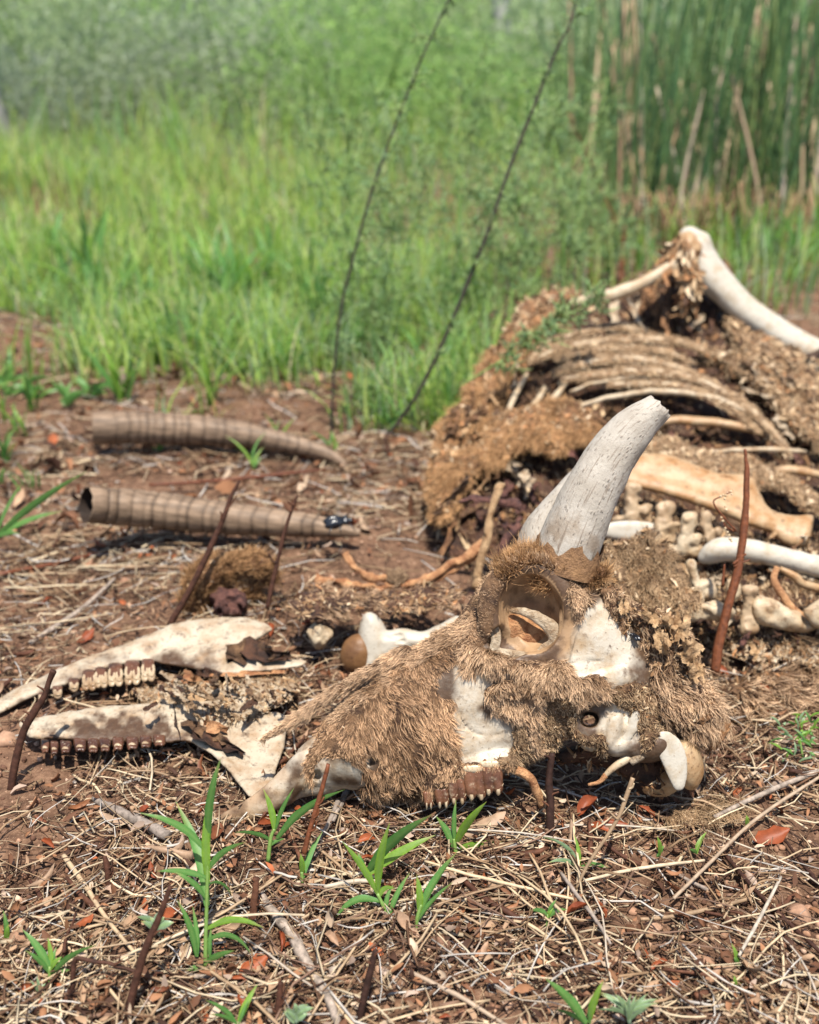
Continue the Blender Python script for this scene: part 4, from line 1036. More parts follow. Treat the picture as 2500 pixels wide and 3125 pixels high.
# torn mat of hide behind the skull
Q = Sculpt((1760, 1740, -160), (2270, 2330, 220), 7.0)
Q.plate([(1800, 1770), (1870, 1800), (1960, 1860), (2050, 1870), (2110, 1930), (2125, 2010), (2150, 2080), (2195, 2140), (2200, 2210), (2150, 2262), (2080, 2250), (2010, 2215), (1965, 2150), (1945, 2085), (1955, 2010), (1925, 1930), (1865, 1860), (1810, 1815)], 70, 120, -10, rag=26, ragsc=40)
Q.plate([(1840, 1800), (1900, 1830), (1920, 1900), (1905, 1960), (1880, 1930), (1860, 1870)], 30, 40, 90, rag=12, ragsc=25)
Q.rough(16, 45, 4); Q.rough(5, 14, 2)
ov, of_ = Q.mesh(WS)
part('nape_hide', *world(SK, ov, of_), M['hide'], skull, label='ragged brown mat of hide at the back of the skull')
shreds('skin_shreds', SK, ov, of_, 1900, (9, 30), skull, seed=1, lift=30, prob=(.16, .26, .26, .05, .2, .07))
shreds('skin_shreds', SK, dv0, df0, 10, (9, 20), skull, seed=2) if False else None
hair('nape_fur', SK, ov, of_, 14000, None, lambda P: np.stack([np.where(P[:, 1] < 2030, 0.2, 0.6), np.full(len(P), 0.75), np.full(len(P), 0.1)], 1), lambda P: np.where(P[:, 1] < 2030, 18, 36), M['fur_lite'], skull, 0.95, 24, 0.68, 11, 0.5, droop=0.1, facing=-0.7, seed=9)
# crisp papery skin, torn pieces
r = np.random.default_rng(3)
for i, (x, y, w_, a, sx, sy) in enumerate([(2075, 1925, 95, 10, 44, 62), (2040, 1905, 85, -30, 36, 50), (2105, 1990, 95, 20, 46, 56), (2130, 2045, 85, -15, 40, 48), (1985, 1880, 85, 40, 50, 34), (2020, 1960, 95, -10, 40, 60), (1905, 1850, 85, 60, 50, 26), (2150, 2190, 70, -40, 60, 26), (2195, 2250, 30, -52, 90, 22)]):
    u = np.linspace(-1, 1, 13); U, W2 = np.meshgrid(u, u, indexing='ij')
    rr = np.stack([U * 2.1 + i * 9, W2 * 2.1, 0 * U], -1)
    edge = 1 + 0.35 * fbm(rr * 0.9 + 4, 3)
    X = U * sx * 0.8 * edge + 5 * fbm(rr * 3 + 2, 2); Y = W2 * sy * 0.8 * edge + 5 * fbm(rr * 3 + 8, 2)
    wv = w_ + 26 * fbm(rr * 0.9, 4) + 10 * np.sin(U * 4 + i) + 18 * U * W2 + 7 * fbm(rr * 4, 2)
    ca, sa = math.cos(math.radians(a)), math.sin(math.radians(a))
    P = np.stack([x + X * ca - Y * sa, y + X * sa + Y * ca, wv], -1).reshape(-1, 3)
    k = np.arange(12)[:, None] * 13 + np.arange(12)[None]
    Fq = np.stack([k, k + 1, k + 14, k + 13], -1).reshape(-1, 4)
    keep = (np.hypot(U, W2) < 1.0 + 0.55 * fbm(rr * 2.2, 3)).ravel()
    Fq = Fq[keep[Fq].all(1)]
    Pb = P - np.array([0, 0, 4.0])
    part('skin_scrap', SK(np.r_[P, Pb]), np.r_[Fq[:, ::-1], Fq + len(P)], M['hide_paper'] if i < 7 else M['hide_red'], skull)
# what is left of the eye
Q = Sculpt((1480, 1800, -120), (1760, 2040, 160), 6.0)
Q.ell((1600, 1935, 20), (75, 62, 40), 10); Q.ell((1570, 1915, 45), (30, 40, 30), 12); Q.ell((1625, 1950, 40), (36, 30, 26), 12)
Q.rough(13, 28, 4); ev, ef = Q.mesh(WS)
part('eye_tissue', *world(SK, ev, ef), M['sinew'], skull)
Q = Sculpt((1490, 1800, -80), (1760, 2040, 240), 6.0)
Q.chain([(1560, 1862, 85), (1600, 1868, 110), (1650, 1890, 125), (1690, 1925, 125), (1698, 1965, 115), (1665, 1985, 105), (1640, 2000, 120)], [6, 12, 17, 22, 22, 18, 10], 8)
Q.chain([(1500, 1980, 130), (1545, 1998, 150), (1600, 2005, 155), (1650, 2012, 150)], [10, 15, 14, 10], 8)
Q.chain([(1478, 1930, 130), (1500, 1900, 140), (1515, 1950, 150), (1500, 1990, 150)], [8, 12, 14, 10], 8)
Q.rough(4, 18); ev, ef = Q.mesh(WS)
part('dried_eyelid', *world(SK, ev, ef), M['hide_pale'], skull)
# upper teeth
for i, (x, top, bot, wd, lean, w_) in enumerate([(1304, 2430, 2462, 24, 5, 122), (1346, 2420, 2458, 36, 6, 130), (1390, 2388, 2446, 46, 8, 138), (1444, 2352, 2434, 54, 10, 146), (1496, 2338, 2418, 54, 10, 148)]):
    Q = Sculpt((x - 45, top - 40, 0), (x + 60, bot + 30, 190), 3.6)
    h = wd / 2
    for s_ in (-1, 1):
        Q.plate([(x + s_ * h * .55 - h * .62, top - 12), (x + s_ * h * .55 + h * .62, top - 14), (x + lean + s_ * h * .55 + h * .6, bot - 10), (x + lean + s_ * h * .55 + 2, bot + 4), (x + lean + s_ * h * .55 - h * .6, bot - 8)], h * .7, 20, w_, 3, smooth=2)
    tv, tf = Q.mesh(WS)
    t = part('tooth', *world(SK, tv, tf), M['tooth_upper'], skull)
    Q = Sculpt((x - 45, top - 40, 0), (x + 60, bot + 40, 190), 3.6)
    for s_ in (-1, 1):
        Q.plate([(x + lean + s_ * h * .55 - h * .66, bot - 30), (x + lean + s_ * h * .55, bot - 17), (x + lean + s_ * h * .55 + h * .66, bot - 31), (x + lean + s_ * h * .55 + h * .3, bot + 3), (x + lean + s_ * h * .55, bot + 12), (x + lean + s_ * h * .55 - h * .3, bot + 1)], h * .6, 22, w_, 2, smooth=2)
    if i > 2: Q.plate([(x - h * 1.1, top - 16), (x + h * 1.1, top - 20), (x + h * 1.1 + 2, top + 4), (x + 2, top + 10), (x - h * 1.1 + 2, top + 6)], h * .5, 23, w_, 2, smooth=2)
    tv, tf = Q.mesh(WS)
    part('enamel_edge', *world(SK, tv, tf), M['tooth'], t)
Q = Sculpt((1400, 2300, 40), (1580, 2380, 200), 5.0)
Q.chain([(1412, 2362, 112), (1460, 2345, 120), (1510, 2332, 124), (1560, 2322, 124)], [10, 13, 14, 9], 6); Q.rough(3, 15)
gv, gf = Q.mesh(WS); part('gum_ridge', *world(SK, gv, gf), M['bone'], skull)
# condyles at the back, loose bones under the ear
Q = Sculpt((1960, 2200, -200), (2180, 2480, 200), 6.0)
Q.ell((2100, 2330, 20), (46, 84, 100), 10, ang=-10); Q.ell((2010, 2390, -50), (66, 44, 60), 20); Q.rough(5, 50)
cv, cf = Q.mesh(WS); part('occipital_condyle', *world(SK, cv, cf), M['bone_tan'], skull, label='smooth tan condyle at the lower back of the skull')
Q = Sculpt((1980, 2200, -60), (2150, 2460, 260), 5.0)
Q.plate([(1998, 2246), (2034, 2230), (2076, 2260), (2096, 2310), (2098, 2362), (2086, 2408), (2060, 2410), (2038, 2368), (2018, 2322), (2002, 2284)], 26, 15, lambda X, Y: 132 - 0.2 * (X - 2050), 4)
cv, cf = Q.mesh(WS); part('condyle_rim', *world(SK, cv, cf), M['bone_white'], skull, label='white crescent-shaped rim of the condyle')
for pl_, m, w_ in (([(1846, 2288), (1852, 2228), (1876, 2184), (1908, 2164), (1902, 2220), (1886, 2266), (1862, 2294)], 'bone_socket', 130), ([(1896, 2274), (1904, 2226), (1926, 2184), (1950, 2162), (1954, 2204), (1936, 2244), (1912, 2280)], 'bone_white', 140),
                    ([(1775, 2250), (1800, 2236), (1840, 2240), (1850, 2270), (1815, 2296), (1785, 2290)], 'bone', 120), ([(1700, 2150), (1760, 2135), (1800, 2150), (1770, 2180), (1720, 2180)], 'bone_socket', 120)):
    Q = Sculpt((1680, 2100, 0), (1990, 2330, 240), 5.0); Q.plate(pl_, 12, 9, lambda X, Y, w_=w_: w_ - 22 + 0.35 * (X - 1880), 4, rag=9, ragsc=24); Q.rough(3, 16)
    v, f = Q.mesh(WS); part('bone_splinter', *world(SK, v, f), M[m], skull)
for pts, rad, m in (([(1830, 2385, 60), (1865, 2350, 66), (1910, 2318, 62), (1930, 2300, 50)], [5, 10, 13, 9], 'bone'), ([(1795, 2396, 66), (1830, 2385, 66), (1850, 2365, 64)], [4, 7, 9], 'sinew'),
                    ([(1575, 2350, 80), (1615, 2372, 82), (1640, 2420, 70), (1652, 2462, 50)], [13, 14, 12, 9], 'sinew'), ([(1985, 2250, 70), (1960, 2300, 76), (1925, 2330, 70)], [12, 16, 10], 'hide_pale')):
    v, f = tube_px(SK, pts, rad, 6, 10, 6, len(pts)); part('bone_splinter' if m != 'sinew' else 'skin_strip', v, f, M[m], skull)
# dark matter inside the base of the skull
Q = Sculpt((1640, 2200, -260), (2080, 2470, 60), 8.0)
Q.plate([(1690, 2300), (1800, 2260), (1980, 2270), (2040, 2350), (2040, 2430), (1960, 2420), (1900, 2370), (1800, 2330), (1720, 2330)], 60, 70, -60); Q.rough(18, 40)
dv, df = Q.mesh(WS); part('throat_tissue', *world(SK, dv, df), M['flesh'], skull)
shreds('throat_shreds', SK, dv, df, 260, (12, 40), skull, seed=4, prob=(.1, .2, .3, .05, .3, .05))
# horn cores
def horn_core(name, pts, rad, fr, material, label, n=7, sides=44, broken=True):
    pts = np.asarray(pts, float)
    pr = smooth_path(np.c_[pts, np.asarray(rad, float)], n); k = len(pr)
    s = fr.d0 / FPX
    C = fr(pr[:, :3]); R = pr[:, 3] * s
    if broken:   # rough broken end: a rim, then a sunken floor
        C = np.r_[C, C[-1:] - (C[-1] - C[-2]) * 0.1, C[-1:] - (C[-1] - C[-2]) * 0.5]; R = np.r_[R, R[-1] * 0.72, R[-1] * 0.3]
    T, Sd, U = (a[0] for a in frames(C[None]))
    if broken: T[-2:], Sd[-2:], U[-2:] = T[k - 1], Sd[k - 1], U[k - 1]
    a = np.arange(sides) * 2 * math.pi / sides
    off = np.cos(a)[:, None] * Sd[:, None] + np.sin(a)[:, None] * U[:, None]
    V = C[:, None] + R[:, None, None] * off
    ln = np.r_[0, np.cumsum(np.linalg.norm(np.diff(C, axis=0), axis=1))]
    V = V + off * (fbm(V / (s * 60), 3) * 5 * s)[..., None]
    if broken:
        jag = fbm(np.stack([np.cos(a) * 2, np.sin(a) * 2, 0 * a], -1) * 1.6, 3) * 13 * s
        V[k - 1] += T[k - 1] * jag[:, None]; V[k] += T[k - 1] * (jag * 0.6 + fbm(V[k] / (s * 12), 2) * 9 * s)[:, None]; V[k + 1] += T[k - 1] * (fbm(V[k + 1] / (s * 12), 2) * 10 * s)[:, None]
    K = len(C)
    al = np.stack([np.cos(a)[None] * R[:, None], np.sin(a)[None] * R[:, None], np.tile(ln[:, None], (1, sides))], -1)
    i = np.arange(K - 1)[:, None] * sides; j = np.arange(sides)[None]; j2 = (j + 1) % sides
    Q4 = np.stack([i + j, i + j2, i + sides + j2, i + sides + j], -1).reshape(-1, 4)
    cap = ((K - 1) * sides + np.arange(sides))[None]
    return part(name, V.reshape(-1, 3), [Q4, cap], material, skull, label, attrs={'along': al.reshape(-1, 3)})
horn_core('horn_core', [(1712, 1745, 10), (1738, 1660, 20), (1770, 1580, 28), (1810, 1490, 36), (1866, 1392, 42), (1935, 1305, 48), (2012, 1240, 54)], [95, 94, 90, 84, 75, 62, 44], SK, M['core'], 'grey-white pitted horn core with a broken tip')
horn_core('horn_core', [(1642, 1730, -190), (1668, 1630, -200), (1738, 1525, -205), (1800, 1430, -205), (1860, 1350, -200)], [84, 80, 60, 44, 30], SK, M['core'], 'second horn core, mostly hidden behind the first')
# brown rest of the horn sheath round the foot of the core
a = np.linspace(-1.9, 1.9, 40)
base_c = smooth_path([(1712, 1745, 10, 101), (1738, 1665, 20, 100), (1768, 1585, 28, 97)], 8)
rows, thick = [], []
CW = SK(base_c[:, :3]); Rw = base_c[:, 3] * 0.8 / FPX
T, Sd, U = (x[0] for x in frames(CW[None]))
# which way round the core faces right and the eye
for t in np.linspace(0, 1, 14):
    ring_ = []
    for i, aa in enumerate(a):
        top = 0.62 + 0.22 * float(vnoise(np.array([aa * 2.2, 4.2, 1.0]))) + 0.16 * float(vnoise(np.array([aa * 6.5, 1.2, 3.0]))) + 0.20 * np.clip(aa, -1, 0.6)
        ii = min(t * max(0.12, top), 0.999) * (len(CW) - 1); i0 = int(ii); fr_ = ii - i0
        c = CW[i0] * (1 - fr_) + CW[min(i0 + 1, len(CW) - 1)] * fr_; rr = Rw[i0] + 0.0008
        dirv = RIGHT * math.sin(aa + 0.35) + (-FWD) * math.cos(aa + 0.35)
        dirv = dirv - T[i0] * (dirv @ T[i0]); dirv /= np.linalg.norm(dirv)
        ring_.append(c + dirv * rr)
    rows.append(ring_)
Pm = np.array(rows).reshape(-1, 3); k = np.arange(13)[:, None] * 40 + np.arange(39)[None]
Fq = np.stack([k, k + 1, k + 41, k + 40], -1).reshape(-1, 4)
part('sheath_remnant', np.r_[Pm], Fq, M['remnant'], skull, label='ragged brown rest of horn sheath round the core')
hair('horn_base_fur', SK, bv, bf, 8000, [[(1500, 1720), (1580, 1640), (1700, 1640), (1800, 1680), (1850, 1740), (1760, 1760), (1640, 1740), (1540, 1780)]], (-0.1, -1.0, 0.3), 38, M['fur_red'], skull, 0.8, 50, 0.3, 5, 0.3, facing=-1.0, seed=12)
Q = Sculpt((1520, 1600, -320), (1860, 1800, 180), 8.0)
Q.ell((1640, 1735, -110), (105, 50, 150), 20); Q.ell((1730, 1750, 20), (120, 44, 120), 20); Q.rough(8, 30)
tv, tf = Q.mesh(WS); part('forehead_hide', *world(SK, tv, tf), M['hide_red'], skull)
hair('forehead_fur', SK, tv, tf, 11000, None, (-0.25, -0.9, 0.2), 36, M['fur_red'], skull, 0.8, 50, 0.35, 6, 0.3, facing=-1.0, seed=13)

# ------------------------------------------------------------------ the carcass behind the skull
BF = Frame(1.30, 1500, 1.3)
carcass = thing('animal_carcass', 'dried carcass of ribs, torn hide and dark flesh behind the horned skull', 'carcass', on_ground(1900, 1700))
def sculpt_part(name, q, fr, material, parent, label=None, ws=1.0, kind=None):
    V, F = q.mesh(ws); part(name, *world(fr, V, F), material, parent, label, kind); return V, F
Q = Sculpt((1290, 850, -330), (2580, 1880, 160), 10.0)
Q.plate([(1330, 1640), (1330, 1480), (1380, 1340), (1470, 1200), (1540, 1080), (1620, 960), (1760, 900), (1900, 900), (2060, 830), (2160, 850), (2280, 1000), (2420, 1060), (2600, 1110), (2600, 1860), (2300, 1880), (1900, 1860), (1600, 1830), (1400, 1760)], 120, 110, -135)
Q.ell((2080, 1000, 40), (170, 60, 90), 40, 'cut'); Q.ell((2090, 1330, 60), (170, 50, 70), 30, 'cut'); Q.ell((1950, 1180, 50), (190, 70, 60), 30, 'cut')
Q.ell((1540, 1540, 60), (130, 90, 90), 40, 'cut'); Q.rough(34, 70, 4); Q.rough(9, 18, 2)
fv_, ff_ = sculpt_part('dried_flesh', Q, BF, M['flesh'], carcass)
shreds('flesh_shreds', BF, fv_, ff_, 6500, (12, 48), carcass, seed=11, prob=(.12, .20, .26, .03, .30, .09), flow=(.6, .6, 0))
hair('sinew_fibres', BF, fv_, ff_, 3500, None, (0.5, 0.4, 0.2), 55, M['fur_felt'], carcass, 0.7, 40, 0.3, 5, 0.8, seed=20)
# hide on the left side
Q = Sculpt((1290, 840, -260), (1900, 1760, 220), 8.0)
Q.plate([(1318, 1580), (1312, 1450), (1342, 1326), (1428, 1188), (1486, 1094), (1550, 1010), (1598, 928), (1656, 890), (1740, 874), (1754, 866), (1752, 920), (1700, 950), (1650, 1010), (1610, 1080), (1560, 1150), (1530, 1220), (1500, 1300), (1440, 1380), (1420, 1460), (1390, 1540), (1350, 1600)], 60, 60, -10, rag=14)
Q.ell((1690, 945, 40), (60, 34, 50), 14, 'cut', -20)
Q.rough(26, 50, 5); hlv, hlf = sculpt_part('side_hide', Q, BF, M['hide_red'], carcass)
shreds('hide_shreds', BF, hlv, hlf, 2600, (9, 32), carcass, seed=12, prob=(.22, .22, .2, .08, .13, .15), lift=32)
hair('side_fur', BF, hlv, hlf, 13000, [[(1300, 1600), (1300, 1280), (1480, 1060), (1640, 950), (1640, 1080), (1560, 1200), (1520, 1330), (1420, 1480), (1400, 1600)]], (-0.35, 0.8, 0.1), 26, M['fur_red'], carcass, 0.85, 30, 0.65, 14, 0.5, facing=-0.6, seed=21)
Q = Sculpt((1300, 1190, -60), (1880, 1640, 260), 7.0)
Q.plate([(1480, 1330), (1545, 1262), (1640, 1236), (1745, 1226), (1815, 1285), (1838, 1330), (1760, 1352), (1700, 1388), (1640, 1366), (1570, 1380), (1500, 1412), (1440, 1450), (1400, 1510), (1372, 1580), (1330, 1570), (1330, 1480), (1390, 1400)], 40, 42, lambda X, Y: 95 + 0.10 * (X - 1550), rag=16)
Q.rough(20, 40, 5); lv, lf = sculpt_part('shoulder_hide', Q, BF, M['hide_red'], carcass)
shreds('hide_shreds', BF, lv, lf, 1500, (8, 26), carcass, seed=13, prob=(.26, .22, .16, .1, .1, .16), lift=32)
hair('shoulder_fur', BF, lv, lf, 16000, None, (-0.55, 0.65, 0.1), 26, M['fur_red'], carcass, 0.85, 32, 0.65, 14, 0.5, facing=-0.6, seed=22)
# ribs
ribs = [([(1640, 1066), (1756, 1020), (1890, 1000), (1996, 1026)], 10, 30, 1), ([(1620, 1105), (1715, 1064), (1815, 1047), (1946, 1037), (2080, 1046), (2150, 1076)], 11, 60, 1),
        ([(1690, 1140), (1757, 1118), (1866, 1097), (1960, 1099), (2060, 1125), (2192, 1190), (2290, 1262), (2370, 1350)], 12, 80, 1), ([(1720, 1160), (1866, 1140), (1975, 1134), (2120, 1158), (2265, 1234), (2365, 1330), (2410, 1390)], 12, 96, 1),
        ([(1700, 1098), (1800, 1074), (1930, 1066), (2040, 1080), (2120, 1110)], 8, 70, 1), ([(1860, 1176), (1990, 1172), (2100, 1186), (2230, 1246), (2320, 1318)], 9, 98, 1),
        ([(1740, 1196), (1830, 1165), (1975, 1152), (2090, 1166)], 8, 76, 0), ([(1764, 1240), (1873, 1210), (2004, 1194), (2156, 1210), (2270, 1254), (2340, 1310)], 11, 100, 0),
        ([(1980, 1296), (2060, 1284), (2192, 1292), (2300, 1312), (2350, 1330)], 16, 60, 2), ([(2130, 1384), (2290, 1373), (2400, 1373), (2460, 1376)], 9, 90, 0), ([(2330, 1440), (2420, 1434), (2560, 1458)], 15, 60, 2),
        ([(1540, 1290), (1570, 1210), (1610, 1140)], 9, 40, 0), ([(1590, 1280), (1640, 1222), (1664, 1180)], 9, 60, 0), ([(1640, 1270), (1690, 1215), (1726, 1170)], 10, 70, 0)]
for i, (pts, r_, w_, kind_) in enumerate(ribs):
    t = np.linspace(-1, 1, len(pts)); w = w_ + 26 * (1 - t * t)
    P = np.c_[np.array(pts, float), w]
    rr = r_ * (0.8 + 0.35 * (1 - t * t))
    v, f = tube_px(BF, P, rr, 7, 12, 6, i, 0.8)
    rb = part('rib', v, f, M[('bone', 'bone', 'bone_tan')[kind_]], carcass)
    if kind_ == 1:   # felt of old hair and skin over the rib
        Q = Sculpt((P[:, 0].min() - 40, P[:, 1].min() - 60, w.min() - 60), (P[:, 0].max() + 40, P[:, 1].max() + 60, w.max() + 80), 6.0)
        Q.chain(P + np.array([0, -3, 3]), rr + 0.5, 4, n=5); Q.rough(5, 14, 4)
        rv_, rf_ = Q.mesh(); part('rib_skin', *world(BF, rv_, rf_), M['hide_felt'], rb)
        shreds('felt_flakes', BF, rv_, rf_, 130 * len(pts), (5, 15), rb, seed=70 + i, prob=(.32, .2, .12, .26, .08, .02), lift=34, flow=(1, .3, 0))
        hair('rib_felt', BF, rv_, rf_, int(len(pts) * 900), None, (0.6, 0.3, 0.0), 8, M['fur_felt'], rb, 0.7, 40, 0.45, 6, 0.6, facing=-0.4, seed=30 + i)
# hide on the right side and the felted edge below the ribs
Q = Sculpt((2040, 960, -200), (2600, 1600, 220), 8.0)
Q.plate([(2090, 1075), (2170, 1085), (2260, 1150), (2360, 1250), (2430, 1330), (2500, 1370), (2600, 1370), (2600, 1090), (2500, 1100), (2440, 1070), (2350, 1040), (2260, 1000), (2220, 1010), (2270, 1080), (2190, 1070)], 50, 50, 20, rag=30)
Q.plate([(2210, 960), (2260, 970), (2300, 1060), (2330, 1120), (2270, 1110), (2230, 1050)], 20, 25, 10, rag=14)
Q.rough(26, 60, 4); Q.rough(8, 18, 2); rv, rf = sculpt_part('flank_hide', Q, BF, M['hide_felt'], carcass)
shreds('hide_shreds', BF, rv, rf, 3600, (8, 34), carcass, seed=14, prob=(.26, .26, .22, .06, .16, .04), lift=30, flow=(1, .6, 0))
hair('flank_felt', BF, rv, rf, 13000, None, (0.6, 0.5, 0.0), 11, M['fur_felt'], carcass, 0.85, 38, 0.45, 7, 0.6, facing=-0.4, seed=41)
Q = Sculpt((1940, 1290, -20), (2600, 1620, 240), 7.0)
Q.plate([(1960, 1348), (2040, 1335), (2120, 1362), (2210, 1388), (2300, 1404), (2400, 1452), (2490, 1508), (2590, 1560), (2590, 1600), (2480, 1560), (2400, 1508), (2340, 1478), (2290, 1490), (2200, 1470), (2120, 1440), (2040, 1400), (1970, 1392)], 26, 24, lambda X, Y: 128 - 0.05 * (X - 2000), rag=12)
Q.rough(10, 24, 4); ev, ef = sculpt_part('belly_hide_edge', Q, BF, M['hide_felt'], carcass)
shreds('hide_shreds', BF, ev, ef, 900, (8, 26), carcass, seed=15, prob=(.3, .2, .14, .22, .1, .04), lift=36)
hair('belly_felt', BF, ev, ef, 9000, None, (0.6, 0.5, 0.0), 14, M['fur_felt'], carcass, 0.85, 38, 0.4, 6, 0.6, facing=-0.6, seed=42)
# dried strips of skin and flesh
def flap_strips(fr, specs, parent, seed, name='dried_strip'):
    r = np.random.default_rng(seed)
    for (x0, y0, x1, y1, wd, w0, w1, m) in specs:
        k = 9; t = np.linspace(0, 1, k)
        c = np.stack([x0 + (x1 - x0) * t + r.normal(0, wd * 0.35, k) * t, y0 + (y1 - y0) * t, w0 + (w1 - w0) * t + r.normal(0, wd * .3, k)], 1)
        tw = r.uniform(-1.2, 1.2) + np.cumsum(r.normal(0, 0.35, k))
        half = wd * (0.6 + 0.5 * np.sin(np.pi * (0.2 + 0.8 * t))) * r.uniform(0.7, 1.2, k)
        along = np.array([x1 - x0, y1 - y0]); along = along / (np.linalg.norm(along) + 1e-6)
        side = np.stack([-along[1] * np.cos(tw), along[0] * np.cos(tw), np.sin(tw)], 1)
        u = np.linspace(-1, 1, 5)
        P = c[:, None] + side[:, None] * (u[None] * half[:, None])[..., None] * 0.5 + r.normal(0, wd * 0.10, (k, 5, 3))
        P[:, :, 2] += (wd * 0.25 * (u ** 2))[None]
        P = P.reshape(-1, 3); kk = np.arange(k - 1)[:, None] * 5 + np.arange(4)[None]
        F = np.stack([kk, kk + 1, kk + 6, kk + 5], -1).reshape(-1, 4)
        Pb = P - np.array([0, 0, max(2.0, wd * 0.12)])
        part(name, above_ground(fr(np.r_[P, Pb])), np.r_[F[:, ::-1], F + len(P)], M[m], parent)
r = np.random.default_rng(5)
specs = []
for i in range(30):
    x = r.uniform(1880, 2230); y = 905 - (x - 1757) * 0.27 + r.uniform(0, 50)
    specs.append((x, y, x + r.normal(10, 40), y + r.uniform(60, 190), r.uniform(12, 34), r.uniform(-20, 60), r.uniform(-40, 60), ('hide_red', 'hide_pale', 'hide', 'flesh', 'hide_red')[i % 5]))
for i in range(26):
    x = r.uniform(1850, 2420); y = r.uniform(1220, 1400)
    specs.append((x, y, x + r.normal(20, 30), y + r.uniform(25, 80), r.uniform(8, 24), r.uniform(-30, 40), r.uniform(-40, 40), ('hide_red', 'hide_felt', 'hide', 'purple')[i % 4]))
for i in range(30):
    x = r.uniform(2260, 2560); y = r.uniform(1040, 1330)
    specs.append((x, y, x + r.normal(30, 40), y + r.uniform(10, 70), r.uniform(14, 40), r.uniform(40, 90), r.uniform(30, 90), ('hide_felt', 'hide_pale', 'hide', 'hide_felt')[i % 4]))
for i in range(22):
    x = r.uniform(1560, 1720); y = r.uniform(1000, 1190)
    specs.append((x, y, x + r.normal(-20, 25), y + r.uniform(30, 90), r.uniform(8, 26), r.uniform(20, 60), r.uniform(10, 70), ('hide_red', 'hide', 'hide_pale', 'hide_red')[i % 4]))
for i in range(20):
    x = r.uniform(1420, 1640); y = r.uniform(1420, 1620)
    specs.append((x, y, x + r.normal(0, 40), y + r.uniform(20, 70), r.uniform(10, 30), r.uniform(-30, 40), r.uniform(-20, 60), ('purple', 'flesh', 'hide', 'purple')[i % 4]))
flap_strips(BF, specs, carcass, 6)
flap_strips(BF, [(1785, 1270, 1870, 1330, 40, 120, 150, 'hide_red'), (1815, 1255, 1855, 1300, 30, 130, 150, 'hide_red'), (1550, 1400, 1590, 1480, 50, 70, 90, 'hide_pale'), (1590, 1440, 1630, 1480, 36, 80, 90, 'hide_pale'), (1395, 1500, 1350, 1690, 30, 70, 40, 'hide_red'), (1430, 1450, 1330, 1570, 34, 150, 130, 'hide'),
                 (1660, 1330, 1790, 1410, 20, 120, 130, 'purple')], carcass, 8)
# pale bone that runs up to the knee joint, and the joint's dried tissue
U2 = Frame(1.565, 800, 0.25)
v, f = tube_px(U2, [(1740, 935, 30), (1800, 914, 40), (1880, 896, 46), (1960, 866, 50), (2060, 806, 50)], [16, 20, 20, 17, 22], 7, 12, 8, 3)
part('shin_bone', v, f, M['bone'], carcass)
Q = Sculpt((1940, 660, -60), (2240, 960, 140), 7.0)
Q.chain([(1990, 856, 30), (2050, 800, 36), (2086, 750, 36)], [13, 22, 24], 20); Q.chain([(2100, 780, 30), (2104, 870, 20), (2086, 950, 0)], [24, 20, 9], 20)
Q.rough(13, 30, 4); v, f = Q.mesh(); part('joint_tissue', *world(U2, v, f), M['hide_red'], carcass, label='brown dried tissue wrapped round the leg joint')
shreds('joint_shreds', U2, v, f, 420, (14, 60), carcass, seed=16, lift=18, flow=(-.3, 1, 0), prob=(.22, .24, .24, .03, .10, .17))

# ------------------------------------------------------------------ loose bones
def bone_thing(name, label, cat, fr, build, lo, hi, h, material, ws=1.0, rough=2.0):
    Q = Sculpt(lo, hi, h); build(Q)
    if rough: Q.rough(rough, 28)
    V, F = Q.mesh(ws); W, F2 = world(fr, V, F)
    return solo(name, label, cat, W, F2, material), V, F
LB = Frame(1.60)
bone_thing('leg_bone', 'long smooth white leg bone raised above the carcass, tan at its knob', 'bone', LB,
    lambda Q: Q.chain([(2128, 770, 10), (2160, 828, 10), (2200, 872, 10), (2264, 936, 8), (2340, 992, 4), (2409, 1037, 0), (2480, 1075, -4), (2590, 1130, -8)], [44, 44, 41, 38, 37, 37, 38, 40], 20).ell((2106, 724, 14), (36, 34, 40), 20).ell((2146, 742, 24), (26, 34, 30), 16).ell((2150, 800, -10), (36, 40, 36), 20),
    (2030, 650, -80), (2580, 1180, 90), 7.0, M['bone_white'])
SC = Frame(1.16, 1500, 0.5)
bone_thing('shoulder_blade', 'big tan shoulder blade with a flared end under the felted hide edge', 'bone', SC,
    lambda Q: Q.plate([(1880, 1425), (1960, 1385), (2060, 1392), (2180, 1440), (2290, 1452), (2318, 1500), (2352, 1552), (2412, 1572), (2466, 1574), (2482, 1596), (2470, 1640), (2440, 1668), (2398, 1664), (2340, 1622), (2240, 1572), (2120, 1530), (1990, 1496), (1900, 1478)], 40, 34, 0, 10)
        .chain([(1900, 1455, 10), (2050, 1492, 16), (2200, 1540, 16), (2330, 1590, 14)], [14, 20, 22, 26], 20).ell((2462, 1620, 0), (26, 50, 40), 16, ang=20).ell((2486, 1612, 4), (16, 40, 30), 8, 'cut', 20),
    (1850, 1340, -80), (2530, 1710, 90), 6.0, M['bone_tan'])
WB = Frame(1.08)
bone_thing('long_bone', 'slender white long bone pointing right beside the brown dead stalk', 'bone', WB,
    lambda Q: Q.chain([(2150, 1700, -10), (2200, 1678, 0), (2290, 1680, 4), (2400, 1706, 4), (2590, 1752, 4)], [20, 33, 31, 30, 34], 14), (2110, 1610, -70), (2600, 1820, 70), 6.0, M['bone_white'])
WB2 = Frame(1.08)
